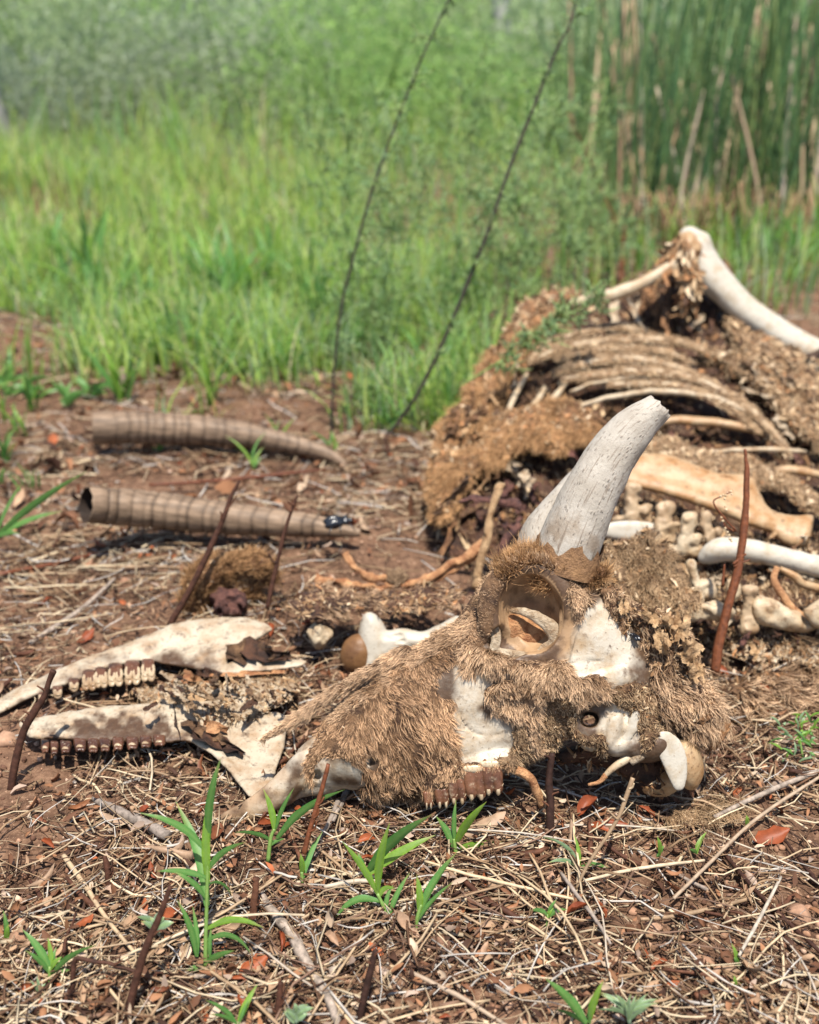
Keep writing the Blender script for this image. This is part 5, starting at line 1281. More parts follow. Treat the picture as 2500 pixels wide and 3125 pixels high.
def post(x, y, s, lean):
    def build(Q):
        Q.plate([(x - 62 * s, y + 34 * s), (x - 20 * s, y + 12 * s), (x + 30 * s, y + 10 * s), (x + 70 * s, y + 34 * s), (x + 60 * s, y + 66 * s), (x, y + 58 * s), (x - 56 * s, y + 62 * s)], 18 * s, 22 * s, -6, 12 * s)
        Q.chain([(x - 4 * s, y + 40 * s, 0), (x + lean * .3, y + 6 * s, 8), (x + lean, y - 40 * s, 6)], [30 * s, 19 * s, 17 * s], 14 * s)
        Q.ell((x + lean + 4 * s, y - 58 * s, 6), (30 * s, 25 * s, 26 * s), 12 * s, ang=-20)
        Q.plate([(x + 10 * s, y + 10 * s), (x + 46 * s, y - 16 * s), (x + 66 * s, y - 6 * s), (x + 50 * s, y + 30 * s)], 14 * s, 12 * s, 10, 10 * s)
        Q.ell((x - 34 * s, y + 18 * s, 14), (14 * s, 12 * s, 40), 6, 'cut'); Q.rough(12, 22, 5)
    return build
for lab, fr_, x, y, s_, ln_, m_ in (('brown-stained vertebra half hidden behind the horn core', Frame(1.15), 1930, 1548, 0.9, 0, 'bone_socket'), ('vertebra with a rounded knob, second of the row behind the horn', Frame(1.12), 2016, 1604, 0.95, 14, 'bone_socket'), ('whitest vertebra in the row right of the horn core', Frame(1.10), 2082, 1640, 0.95, 20, 'bone'),
                               ('stained knobby vertebra between the white one and the yellow scraps', Frame(1.13), 2160, 1620, 0.7, -8, 'bone_socket')):
    bone_thing('vertebra', lab, 'vertebra', fr_, post(x, y, s_, ln_), (x - 110, y - 110, -60), (x + 110, y + 100, 70), 4.5, M[m_], rough=3)
def slab(pts, T, extra=()):
    def build(Q):
        Q.plate(pts, T * 1.1, T, 0, 8, rag=5, ragsc=22)
        for c_, r_ in extra: Q.chain(c_, r_, 8)
        Q.rough(10, 24, 5)
    return build
for nm_, lab, d_, pts, T, ex, m_ in (
    ('vertebra', 'pale vertebra body just left of the brown stalk', 1.02, [(2122, 1778), (2160, 1766), (2188, 1788), (2184, 1826), (2150, 1838), (2126, 1818)], 28, [([(2110, 1720, 10), (2118, 1760, 14), (2130, 1800, 14)], [14, 12, 15])], 'bone'),
    ('vertebra', 'cracked vertebra lowest on the left of the bone heap', 1.00, [(2070, 1838), (2106, 1798), (2146, 1808), (2142, 1858), (2098, 1866)], 24, [([(2050, 1800, 10), (2076, 1826, 14)], [9, 14])], 'bone'),
    ('vertebra', 'long vertebra with a pinkish rounded end at the foot of the brown stalk', 0.985, [(2084, 1872), (2128, 1846), (2190, 1836), (2230, 1850), (2234, 1880), (2206, 1902), (2150, 1892), (2100, 1900)], 26, [([(2130, 1850, 14), (2180, 1862, 20), (2224, 1866, 16)], [12, 12, 20])], 'bone'),
    ('vertebra', 'small pale vertebra directly right of the brown stalk', 1.03, [(2218, 1776), (2250, 1770), (2266, 1800), (2254, 1838), (2226, 1832)], 22, [], 'bone'),
    ('vertebra', 'upright brownish vertebra with a dark cap, right of the stalk', 1.00, [(2258, 1932), (2266, 1850), (2264, 1806), (2282, 1790), (2308, 1800), (2302, 1850), (2318, 1926)], 20, [([(2276, 1802, 8), (2298, 1802, 8)], [17, 17])], 'bone_socket')):
    P_ = np.array(pts); lo_ = P_.min(0) - 60; hi_ = P_.max(0) + 50
    bone_thing(nm_, lab, 'vertebra', Frame(d_), slab(pts, T, ex), (*lo_, -60), (*hi_, 70), 4.5, M[m_], rough=2)
bone_thing('pelvis_bone', 'broad cream bone with a cracked face at the right of the heap', 'bone', Frame(1.0),
    lambda Q: Q.plate([(2290, 1850), (2310, 1818), (2350, 1826), (2400, 1850), (2450, 1880), (2490, 1910), (2470, 1930), (2400, 1926), (2340, 1912), (2300, 1890)], 36, 32, 0, 10, rag=8), (2260, 1790, -60), (2520, 1960, 70), 5.0, M['bone'], rough=5)
bone_thing('flat_bone', 'thin white flat bone behind the base of the horn core', 'bone', Frame(1.12),
    lambda Q: Q.plate([(1850, 1600), (1920, 1588), (1990, 1596), (2030, 1610), (2020, 1650), (1940, 1650), (1850, 1640)], 20, 14, 0, 8), (1820, 1560, -50), (2060, 1680, 50), 5.0, M['bone_white'])
bone_thing('bone_fragment', 'flat pale bone end at the right edge below the tendons', 'bone', Frame(0.99),
    lambda Q: Q.plate([(2450, 1868), (2500, 1826), (2560, 1800), (2570, 1920), (2500, 1920)], 26, 22, 0, 8, rag=6), (2420, 1780, -50), (2580, 1950, 50), 6.0, M['bone'], rough=4)
def tube_thing(name, label, cat, fr, pts, rad, m, sides=9, lump=3, n=6, squash=1.0, group=None, seed=0):
    v, f = tube_px(fr, pts, rad, n, sides, lump, seed, squash)
    return solo(name, label, cat, above_ground(v, 0.001), f, M[m], group=group)
tube_thing('tendon', 'red-brown bent tendon hanging below the white long bone', 'tendon', Frame(1.02), [(2372, 1730, 30), (2362, 1770, 40), (2390, 1820, 44), (2430, 1868, 40), (2490, 1896, 30), (2560, 1910, 20)], [9, 11, 12, 13, 11, 9], 'sinew')
tube_thing('tendon', 'yellow-brown tendon curving to the right edge under the white long bone', 'tendon', Frame(1.03), [(2380, 1736, 20), (2425, 1760, 30), (2460, 1786, 30), (2560, 1804, 20)], [9, 13, 13, 14], 'bone_tan')
def hide_thing(name, label, fr, outlines, lo, hi, h, m, fur=None, rough=(8, 26), ws=1.0):
    Q = Sculpt(lo, hi, h)
    for pts, R_, T_, w_, rag in outlines: Q.plate(pts, R_, T_, w_, 8, rag=rag, ragsc=26)
    Q.rough(*rough, 4); V, F = Q.mesh(ws); W, F2 = world(fr, V, F)
    root = thing(name, label, 'hide', np.array([*W[:, :2].mean(0), W[:, 2].min()]))
    part('skin', W, F2, M[m], root)
    if fur: hair('hair_tuft', fr, V, F, *fur[:4], M[fur[4]], root, **fur[5])
    n_ = int(len(F) * 0.16); shreds('skin_shreds', fr, V, F, max(60, n_), (8, 30), root, seed=len(F) % 97, lift=34, prob=(.14, .22, .26, .05, .26, .07))
    return root, V, F
hide_thing('hide_mat', 'grey-brown felted mat of hair right of the horn base', Frame(0.98, 1700, 0.8), [([(1830, 1660), (1890, 1668), (1950, 1650), (2000, 1670), (2030, 1720), (2060, 1790), (2030, 1850), (1970, 1860), (1900, 1810), (1850, 1750)], 40, 22, -10, 60), ([(1960, 1620), (1990, 1600), (2010, 1650), (2050, 1690), (2030, 1740), (1990, 1700)], 20, 22, 16, 30), ([(2060, 1790), (2110, 1800), (2130, 1850), (2070, 1870)], 20, 20, 0, 24)], (1790, 1590, -70), (2160, 1920, 90), 7.0, 'hide_felt',
           (5200, None, (0.4, 0.6, 0.2), 20, 'fur_felt', dict(rad=0.8, lift=45, clump=0.5, per=8, frizz=1.1, seed=51)), (24, 30))
LR = Frame(0.965, 2100, 1.35)
hide_thing('holed_skin', 'pale dried skin full of holes at the right edge, below the bone heap', LR, [([(2225, 1972), (2290, 1950), (2380, 1956), (2460, 1944), (2560, 1930), (2560, 2060), (2500, 2040), (2440, 2020), (2360, 2030), (2280, 2010)], 14, 10, 40, 26)], (2190, 1900, -20), (2580, 2100, 110), 5.0, 'hide_pale', None, (14, 20))
hide_thing('hide_roll', 'rolled strip of dry hide with spiky hairs on the ground at the right', LR, [([(2200, 2120), (2270, 2060), (2400, 2040), (2570, 2050), (2570, 2150), (2420, 2180), (2320, 2205), (2230, 2200)], 50, 44, 0, 16)], (2170, 2000, -80), (2580, 2250, 90), 7.0, 'hide',
           (1500, None, (0.8, 0.3, 0.3), 62, 'fur_lite', dict(rad=1.2, lift=50, clump=0.75, per=10, frizz=0.35, seed=52)), (10, 30))
hide_thing('hide_scrap', 'dark torn scrap of hide between the two jaw bones and the sinews', Frame(1.02, 1840, 1.6), [([(890, 1818), (960, 1800), (1080, 1806), (1200, 1812), (1330, 1790), (1400, 1800), (1380, 1860), (1250, 1850), (1120, 1862), (1000, 1870), (920, 1880)], 16, 12, 14, 46)], (850, 1750, -40), (1440, 1920, 90), 6.0, 'flesh',
           (700, None, (0.9, 0.1, 0.2), 34, 'fur_lite', dict(rad=0.8, lift=40, clump=0.6, per=8, frizz=0.3, seed=53)), (10, 24))
hide_thing('hide_scrap', 'frayed dry hide and tissue on the ground below the upper jaw bone', Frame(0.955, 2080, 1.9), [([(420, 2100), (560, 2070), (700, 2080), (840, 2060), (900, 2090), (860, 2160), (700, 2190), (560, 2170), (450, 2150)], 14, 10, 2, 60)], (380, 2030, -30), (940, 2230, 60), 6.0, 'hide_pale',
           (1000, None, (0.7, 0.2, 0.3), 22, 'fur_felt', dict(rad=0.8, lift=50, clump=0.5, per=7, frizz=0.8, seed=54)), (12, 16))
hide_thing('hair_mat', 'loose mat of shed brown hair on the ground right of the tan condyle', Frame(0.855, 2400, 2.0), [([(2060, 2450), (2140, 2400), (2240, 2380), (2280, 2440), (2200, 2500), (2100, 2520), (2040, 2500)], 30, 8, 0, 50)], (2000, 2340, -20), (2320, 2560, 40), 6.0, 'hide_felt',
           (2600, None, (0.6, 0.3, 0.2), 30, 'fur_felt', dict(rad=0.7, lift=35, clump=0.4, per=6, frizz=1.0, seed=55)), (7, 20))
# femur end with its brown cartilage
FE = Frame(1.00)
femur = thing('femur_end', 'broken white knuckle bone with brown cartilage, lying behind the nose ridge', 'bone', on_ground(1120, 2060))
Q = Sculpt((1030, 1850, -90), (1420, 2080, 110), 5.0)
Q.plate([(1096, 2020), (1092, 1940), (1104, 1885), (1124, 1868), (1150, 1876), (1172, 1905), (1185, 1924), (1230, 1916), (1290, 1926), (1340, 1906), (1400, 1880), (1400, 1960), (1300, 1985), (1210, 2010), (1150, 2050), (1110, 2056)], 42, 52, 0, 10)
Q.ell((1210, 1940, 46), (26, 10, 16), 6, 'cut'); Q.ell((1225, 1955, 50), (14, 7, 14), 4, 'cut'); Q.rough(2, 30)
v, f = Q.mesh(); part('knuckle', *world(FE, v, f), M['bone_white'], femur)
Q = Sculpt((1000, 1900, -110), (1140, 2090, 110), 5.0)
Q.ell((1094, 1998, 6), (56, 66, 50), 10, ang=8); Q.rough(4, 30, 3); v, f = Q.mesh(); part('cartilage', *world(FE, v, f), M['cartilage'], femur)
hide_thing('hide_strip', 'dark strip of hide along the underside of the white knuckle bone', Frame(0.93), [([(1090, 2075), (1170, 2040), (1260, 1990), (1345, 1930), (1352, 1950), (1270, 2030), (1180, 2085), (1110, 2100)], 14, 14, 0, 10)], (1060, 1900, -40), (1390, 2130, 50), 6.0, 'flesh',
           (1400, None, (0.8, -0.4, 0.2), 18, 'fur', dict(rad=0.9, lift=40, clump=0.4, per=6, frizz=0.5, seed=56)), (6, 20))
# furry stump of a leg
ST_ = Frame(1.10)
stump = thing('leg_stump', 'small furry leg stump with purple dried bone, above the upper jaw bone', 'leg stump', on_ground(690, 1890))
Q = Sculpt((540, 1680, -120), (850, 1930, 120), 6.0)
Q.chain([(590, 1870, 10), (600, 1790, 20), (650, 1740, 20), (720, 1726, 10), (790, 1726, -10), (820, 1760, -30)], [22, 34, 36, 34, 30, 24], 16)
Q.ell((700, 1790, -40), (90, 60, 60), 16); Q.rough(9, 24, 4); v, f = Q.mesh(); part('hide', *world(ST_, v, f), M['hide_red'], stump)
shreds('hide_shreds', ST_, v, f, 300, (8, 26), stump, seed=18)
hair('fur', ST_, v, f, 5000, None, (0.4, -0.5, 0.2), 26, M['fur_red'], stump, 1.0, 38, 0.4, 6, 0.4, facing=-0.7, seed=57)
Q = Sculpt((600, 1760, -60), (780, 1920, 140), 5.0)
Q.ell((695, 1840, 40), (62, 48, 40), 10); Q.ell((705, 1842, 85), (16, 18, 26), 6, 'cut'); Q.ell((670, 1870, 80), (12, 16, 24), 5, 'cut'); Q.ell((735, 1862, 70), (11, 22, 24), 5, 'cut'); Q.ell((640, 1850, 60), (22, 30, 30), 6, 'cut'); Q.rough(17, 24, 4)
v, f = Q.mesh(); part('dried_bone', *world(ST_, v, f), M['purple'], stump)
# forked sinew left of the carcass
SI = Frame(1.12)
sinew = thing('forked_sinew', 'orange-brown forked sinew lying like a root left of the skull', 'sinew', on_ground(1200, 1800))
for nm, pts, rad in (('fork', [(1056, 1682, 30), (1076, 1716, 34), (1104, 1750, 34), (1150, 1772, 26), (1190, 1776, 20)], [11, 12, 13, 14, 14]), ('fork', [(962, 1766, 20), (1010, 1774, 26), (1080, 1794, 28), (1150, 1796, 24), (1190, 1780, 20)], [12, 15, 15, 14, 12]),
                     ('strand', [(1180, 1778, 22), (1250, 1778, 26), (1330, 1750, 30), (1410, 1706, 30), (1480, 1650, 26)], [16, 14, 14, 17, 20]), ('strand', [(1220, 1786, 14), (1300, 1776, 16), (1390, 1736, 20), (1470, 1690, 20)], [9, 12, 15, 13]),
                     ('strand', [(1452, 1800, 30), (1462, 1730, 34), (1486, 1640, 40), (1502, 1560, 40), (1526, 1480, 30)], [20, 17, 19, 13, 17]), ('strand', [(1510, 1800, 10), (1530, 1700, 30), (1548, 1640, 30), (1590, 1600, 20)], [18, 20, 18, 14]), ('strand', [(1400, 1540, 0), (1450, 1520, 10), (1530, 1530, 20), (1590, 1545, 14)], [12, 14, 15, 12])):
    v, f = tube_px(SI, pts, rad, 9, 12, 22, len(pts) + int(pts[0][0]), 0.75); part(nm, above_ground(v, 0.001), f, M['sinew' if pts[0][0] < 1400 else ('hide_paper' if pts[0][0] > 1450 and pts[0][0] < 1500 else 'purple')], sinew)
Q = Sculpt((1130, 1690, -30), (1290, 1830, 90), 5.0); Q.ell((1210, 1762, 26), (36, 28, 22), 8); Q.rough(14, 16, 3); v, f = Q.mesh(); part('knot', *world(SI, v, f), M['hide_felt'], sinew)

r = np.random.default_rng(33); specs = []
for i in range(95):
    x = r.uniform(1860, 2520); y = r.uniform(1560, 1960)
    if x < 2000 and y > 1800: y -= 200
    specs.append((x, y, x + r.normal(5, 40), y + r.uniform(15, 75), r.uniform(7, 26), r.uniform(-40, 30), r.uniform(-40, 40), ('hide', 'hide_felt', 'hide_paper', 'purple', 'hide_red', 'flesh', 'hide_pale')[i % 7]))
flap_strips(Frame(1.075, 1760, 1.15), specs, carcass, 34)
specs = []
for i in range(40):
    x = r.uniform(2200, 2540); y = r.uniform(1950, 2180)
    specs.append((x, y, x + r.normal(40, 40), y + r.uniform(-10, 40), r.uniform(7, 22), r.uniform(0, 50), r.uniform(0, 50), ('hide', 'hide_felt', 'hide_pale', 'flesh', 'hide_red')[i % 5]))
flap_strips(Frame(0.965, 2100, 1.35), specs, carcass, 35)
Q = Sculpt((1860, 1520, -160), (2600, 1990, 60), 9.0)
Q.plate([(1860, 1560), (2000, 1530), (2200, 1620), (2400, 1660), (2600, 1700), (2600, 1960), (2300, 1960), (2100, 1930), (1900, 1800)], 60, 50, -80); Q.rough(30, 40, 4); Q.rough(8, 14, 2)
tv_, tf_ = sculpt_part('dark_tissue', Q, Frame(1.075, 1760, 1.15), M['flesh'], carcass)
shreds('tissue_shreds', Frame(1.075, 1760, 1.15), tv_, tf_, 4200, (9, 40), carcass, seed=17, prob=(.2, .22, .2, .14, .18, .06), lift=36)
hair('tissue_fibres', Frame(1.075, 1760, 1.15), tv_, tf_, 2500, None, (0.5, 0.4, 0.2), 48, M['fur_felt'], carcass, 0.7, 45, 0.35, 5, 0.9, seed=24)
Q = Sculpt((2040, 660, -40), (2240, 860, 130), 6.0); Q.ell((2108, 754, 6), (32, 52, 40), 10, ang=-15); Q.rough(12, 26, 4); v, f = Q.mesh()
part('joint_cap', *world(U2, v, f), M['bone_tan'], carcass)

r = np.random.default_rng(43); specs = []
for i in range(34):
    x = r.uniform(480, 900); y = r.uniform(2055, 2160)
    specs.append((x, y, x + r.normal(20, 30), y + r.uniform(5, 40), r.uniform(6, 20), r.uniform(2, 18), r.uniform(0, 14), ('hide_pale', 'hide_felt', 'hide', 'hide_paper', 'flesh')[i % 5]))
for i in range(36):
    x = r.uniform(880, 1420); y = r.uniform(1785, 1890)
    specs.append((x, y, x + r.normal(50, 40), y + r.uniform(0, 26), r.uniform(6, 18), r.uniform(4, 20), r.uniform(2, 16), ('hide', 'flesh', 'hide_red', 'hide_paper', 'flesh', 'purple')[i % 6]))
scr = thing('hide_scrap', 'crumbs of dried skin and tissue strewn left of the skull', 'hide', on_ground(900, 1980))
flap_strips(Frame(0.985, 1980, 2.0), specs, scr, 44)
for i in range(14):
    pass
specs = []
for i in range(40):
    x = r.uniform(1330, 1520); y = r.uniform(1150, 1460)
    if x < 1315 + (1460 - y) * 0.28: x += 110
    specs.append((x, y, x + r.normal(-14, 20), y + r.uniform(20, 60), r.uniform(8, 22), r.uniform(50, 70), r.uniform(56, 80), ('hide_red', 'hide', 'hide_paper', 'hide_red')[i % 4]))
flap_strips(BF, specs, carcass, 45)

# ------------------------------------------------------------------ lower jaw bones at the left
JA = Frame(0.965, 2060, 1.1)
jaw = thing('jaw_bone', 'upper of the two lower-jaw bones, whiter, its worn teeth facing down', 'jaw bone', on_ground(400, 2100))
Q = Sculpt((-40, 1860, -80), (960, 2200, 90), 5.0)
Q.plate([(-30, 2150), (60, 2096), (150, 2054), (240, 2016), (360, 1972), (480, 1926), (530, 1902), (620, 1888), (720, 1882), (790, 1896), (832, 1920), (800, 1944), (740, 1980), (700, 2010), (680, 2040), (620, 2048), (550, 2036), (500, 2030), (440, 2018), (330, 2040), (240, 2078), (150, 2108), (80, 2138), (0, 2180), (-30, 2186)], 34, 26, lambda X, Y: 8 - 0.02 * (X - 400), 10)
Q.plate([(640, 2044), (700, 2020), (770, 2002), (850, 2016), (906, 2012), (936, 2018), (920, 2034), (860, 2044), (740, 2056), (680, 2058)], 16, 14, 6, 10)
Q.ell((520, 1985, 40), (160, 22, 20), 24, 'cut', -18)
Q.rough(4, 34, 4); v, f = Q.mesh()
st1 = np.clip(0.45 - (poly_sdf(v[:, 0], v[:, 1], np.array([(90, 2150), (330, 2030), (520, 1990), (680, 2030), (640, 2070), (480, 2070)]))) / 60 + 1.5 * fbm(v / 34, 5), 0, 1)
part('jaw', *world(JA, v, f), M['bone_jaw'], jaw, attrs={'stain': st1})
for i, (x, y, wd, hh) in enumerate([(130, 2124, 26, 20), (176, 2108, 30, 24), (226, 2086, 32, 26), (272, 2072, 36, 44), (308, 2064, 34, 44), (352, 2056, 40, 50), (404, 2050, 42, 52), (452, 2042, 36, 48)]):
    Q = Sculpt((x - 45, y - 55, -40), (x + 45, y + 55, 100), 4.2)
    h = wd / 2
    h *= 1.12; hh *= 1.1
    Q.plate([(x - h, y - hh * .5), (x, y - hh * .62), (x + h, y - hh * .5), (x + h * .95, y + hh * .3), (x + h * .4, y + hh * .5), (x, y + hh * .40), (x - h * .4, y + hh * .55), (x - h * .95, y + hh * .35)], h * .6, 24, 34, 4, smooth=3)
    v, f = Q.mesh(); t = part('tooth', *world(JA, v, f), M['tooth_dark'], jaw)
    for s_ in ((-1, 1) if i > 2 else (0,)):
        Q = Sculpt((x - 45, y - 55, 0), (x + 45, y + 60, 110), 4.0); hx = h * (0.5 if s_ else 0.75)
        cx_, cy_ = x + s_ * h * .5, y + 2
        Q.chain([(cx_ + hx * .72 * math.cos(a), cy_ + hh * .30 * math.sin(a), 55 + 4 * math.sin(a)) for a in np.linspace(0, 6.283, 10)], [5.0] * 10, 3, n=1)
        Q.chain([(cx_ - hx * .6, cy_ + hh * .34, 50), (cx_, cy_ + hh * .52, 40), (cx_ + hx * .6, cy_ + hh * .34, 50)], [7, 9, 7], 4)
        v, f = Q.mesh(); part('enamel_ridge', *world(JA, v, f), M['tooth_worn'], t)
JB = Frame(0.862, 2280, 1.3)
jaw2 = thing('jaw_bone', 'lower of the two lower-jaw bones, stained brown along its dark row of teeth', 'jaw bone', on_ground(400, 2330))
Q = Sculpt((30, 2120, -80), (920, 2460, 90), 5.0)
Q.plate([(58, 2206), (120, 2188), (200, 2172), (300, 2158), (420, 2148), (520, 2146), (640, 2160), (760, 2170), (850, 2176), (880, 2198), (872, 2240), (862, 2300), (840, 2360), (826, 2400), (780, 2430), (752, 2424), (726, 2380), (690, 2320), (650, 2290), (560, 2262), (500, 2268), (400, 2266), (280, 2262), (160, 2258), (90, 2250)], 36, 24, lambda X, Y: 8 - 0.02 * (X - 400), 10, rag=5)
Q.ell((800, 2300, 46), (60, 80, 26), 26, 'cut'); Q.chain([(600, 2262, 14), (660, 2296, 18), (720, 2360, 18), (764, 2424, 10)], [10, 14, 12, 8], 8)
Q.chain([(535, 2150, 34), (560, 2190, 36), (590, 2240, 34)], [5, 6, 4], 4, 'cut'); Q.rough(5, 30, 4)
v, f = Q.mesh(); d2_ = poly_sdf(v[:, 0], v[:, 1], np.array([(110, 2290), (130, 2215), (330, 2195), (540, 2178), (560, 2290)]))
st2 = np.clip((-d2_ / 40 + 0.35 + 2.2 * fbm(v / 38, 5)) * 1.4, 0, 1)
part('jaw', *world(JB, v, f), M['bone_jaw'], jaw2, attrs={'stain': st2})
for i, (x, y, wd, hh) in enumerate([(138, 2280, 28, 40), (166, 2284, 28, 40), (200, 2282, 36, 38), (244, 2276, 40, 40), (284, 2278, 36, 42), (320, 2276, 36, 40), (360, 2272, 36, 40), (404, 2270, 40, 38), (444, 2266, 38, 36), (486, 2262, 40, 34)]):
    Q = Sculpt((x - 45, y - 45, -40), (x + 45, y + 55, 90), 4.2)
    h = wd / 2
    Q.plate([(x - h, y - hh * .55), (x, y - hh * .6), (x + h, y - hh * .5), (x + h * .9, y + hh * .35), (x + h * .3, y + hh * .5), (x - h * .1, y + hh * .42), (x - h * .7, y + hh * .52)], h * .6, 20, 24, 4, smooth=3); Q.rough(3, 10)
    v, f = Q.mesh(); t = part('tooth', *world(JB, v, f), M['tooth_dark'], jaw2)
    Q = Sculpt((x - 40, y - 40, 0), (x + 40, y + 30, 90), 4.2)
    Q.chain([(x - h * .6, y + hh * .12, 42), (x - 2, y - hh * .02, 45), (x + h * .6, y + hh * .1, 42)], [2.5, 4.5, 2.5], 2, n=3)
    v, f = Q.mesh(); part('enamel_ridge', *world(JB, v, f), M['tooth_worn'], t)
flap_strips(JB, [(560, 2200, 700, 2270, 40, 40, 40, 'hide'), (590, 2230, 740, 2300, 44, 44, 36, 'flesh'), (620, 2210, 690, 2230, 36, 46, 46, 'sinew'), (530, 2150, 545, 2250, 12, 38, 40, 'flesh')], jaw2, 11, 'dried_gum')
flap_strips(JA, [(690, 1990, 890, 2000, 60, 20, 16, 'hide'), (720, 1965, 860, 2010, 44, 30, 20, 'flesh'), (600, 2050, 680, 2060, 30, 16, 20, 'flesh'), (640, 2060, 860, 2050, 18, 20, 16, 'sinew'), (490, 2052, 560, 2090, 30, 20, 10, 'hide_pale'), (560, 2060, 640, 2110, 36, 16, 10, 'sinew'), (580, 2060, 600, 2130, 24, 16, 6, 'hide_red')], jaw, 12, 'dried_gum')
# bits of loose bone near the jaws
bone_thing('bone_fragment', 'small rough white bone fragment in front of the lower jaw bone', 'bone', Frame(0.865), lambda Q: Q.plate([(250, 2380), (280, 2340), (300, 2352), (296, 2384), (268, 2392)], 14, 12, 0, 6, rag=8).chain([(300, 2350, 0), (350, 2330, 4), (410, 2306, 4)], [8, 7, 9], 6), (220, 2280, -40), (440, 2420, 40), 4.0, M['bone'], rough=6)
bone_thing('bone_fragment', 'crumbly cream bone knob between the upper jaw and the knuckle bone', 'bone', Frame(1.0), lambda Q: Q.plate([(940, 1930), (980, 1900), (1020, 1930), (1000, 1970), (960, 1976)], 24, 24, 0, 8, rag=8), (900, 1870, -50), (1060, 2010, 50), 5.0, M['bone'], rough=16)

# ------------------------------------------------------------------ ringed horn sheaths
def horn_sheath(label, fr, pts, rad, grooves, open_w, seed):
    pts = np.asarray(pts, float); pr = smooth_path(np.c_[pts, np.asarray(rad, float)], 26); s = fr.d0 / FPX
    C = fr(pr[:, :3]); sides = 40
    ln = np.r_[0, np.cumsum(np.linalg.norm(np.diff(C, axis=0), axis=1))]; u = ln / ln[-1]
    r = np.random.default_rng(seed)
    g = np.zeros(len(u)); gpos = np.cumsum(r.uniform(0.6, 1.4, grooves)); gpos = 0.03 + 0.80 * gpos / gpos[-1]
    depth = r.uniform(0.4, 1.0, grooves)
    a = np.arange(sides) * 2 * math.pi / sides
    wob = 0.006 * np.sin(a[None] + seed) + 0.004 * np.sin(3 * a[None] + 2 * seed)
    G = np.zeros((len(u), sides))
    for p, d in zip(gpos, depth): G = np.maximum(G, d * np.exp(-((u[:, None] - p + wob) / 0.0045) ** 2))
    bulge = 0.5 + 0.5 * np.sin(np.interp(u, np.r_[0, gpos, 1], np.arange(grooves + 2)) * 2 * math.pi - 1.57)
    R = pr[:, 3] * s
    T, Sd, U = (x[0] for x in frames(C[None]))
    off = np.cos(a)[:, None] * Sd[:, None] + np.sin(a)[:, None] * U[:, None]
    rad_ = R[:, None] * (1 - 0.10 * G + 0.034 * bulge[:, None] * np.clip(1 - u, 0.2, 1)[:, None])
    V = C[:, None] + rad_[..., None] * off
    V += off * (fbm(V / (s * 50), 3) * 2.5 * s)[..., None]
    V[0] -= T[0] * (fbm(np.stack([np.cos(a), np.sin(a), 0 * a], -1) * 2.5 + seed, 3) * 7 * s)[:, None]
    # the hollow inside
    Ci, Ri = C[:90], R[:90] * np.linspace(0.94, 0.5, 90)
    Vi = Ci[:, None] + Ri[:, None, None] * off[:90]; Vi[0] = V[0] - off[0] * (R[0] * 0.07)
    n0 = len(u) * sides
    i = np.arange(len(u) - 1)[:, None] * sides; j = np.arange(sides)[None]; j2 = (j + 1) % sides
    q = lambda i_, o_: np.stack([i_ + j, i_ + j2, i_ + sides + j2, i_ + sides + j], -1).reshape(-1, 4) + o_
    F1 = q(i, 0); F2 = q(np.arange(89)[:, None] * sides, n0)[:, ::-1]
    rim = np.stack([np.arange(sides), n0 + np.arange(sides), n0 + (np.arange(sides) + 1) % sides, (np.arange(sides) + 1) % sides], -1)
    cap = ((len(u) - 1) * sides + np.arange(sides))[None]; cap2 = (n0 + 89 * sides + np.arange(sides))[None, ::-1]
    Vall = np.r_[V.reshape(-1, 3), Vi.reshape(-1, 3)]
    al = np.stack([np.cos(a)[None] * R[:, None], np.sin(a)[None] * R[:, None], np.tile(ln[:, None], (1, sides))], -1).reshape(-1, 3)
    al = np.r_[al, al[:90 * sides]]; gr = np.r_[G.ravel() * 0.85, np.full(90 * sides, 0.96)]  # ring groove tone outside; inside, the hollow's shade put into the colour
    return solo('horn_sheath', label, 'horn sheath', Vall, [np.r_[F1, F2, rim], np.r_[cap, cap2]], M['sheath'], attrs={'along': al, 'groove_and_shade': gr})
horn_sheath('nearer ringed horn sheath with a dark open end and a beetle at its tip', Frame(1.245, 1560, 0.6), [(262, 1540, 130), (330, 1545, 82), (420, 1551, 40), (560, 1566, 14), (700, 1582, 6), (833, 1594, 0), (940, 1604, -8), (1030, 1616, -14), (1100, 1626, -18)], [53, 54, 56, 54, 49, 43, 36, 26, 13], 17, 0, 3)
horn_sheath('farther ringed horn sheath, curved down to a point at the right', Frame(1.53, 1340, 0.6), [(285, 1306, 34), (420, 1305, 8), (560, 1311, 8), (700, 1322, 6), (830, 1342, 2), (930, 1364, 0), (1010, 1390, 0), (1064, 1424, 0)], [50, 50, 48, 42, 34, 26, 19, 8], 19, 0, 5)

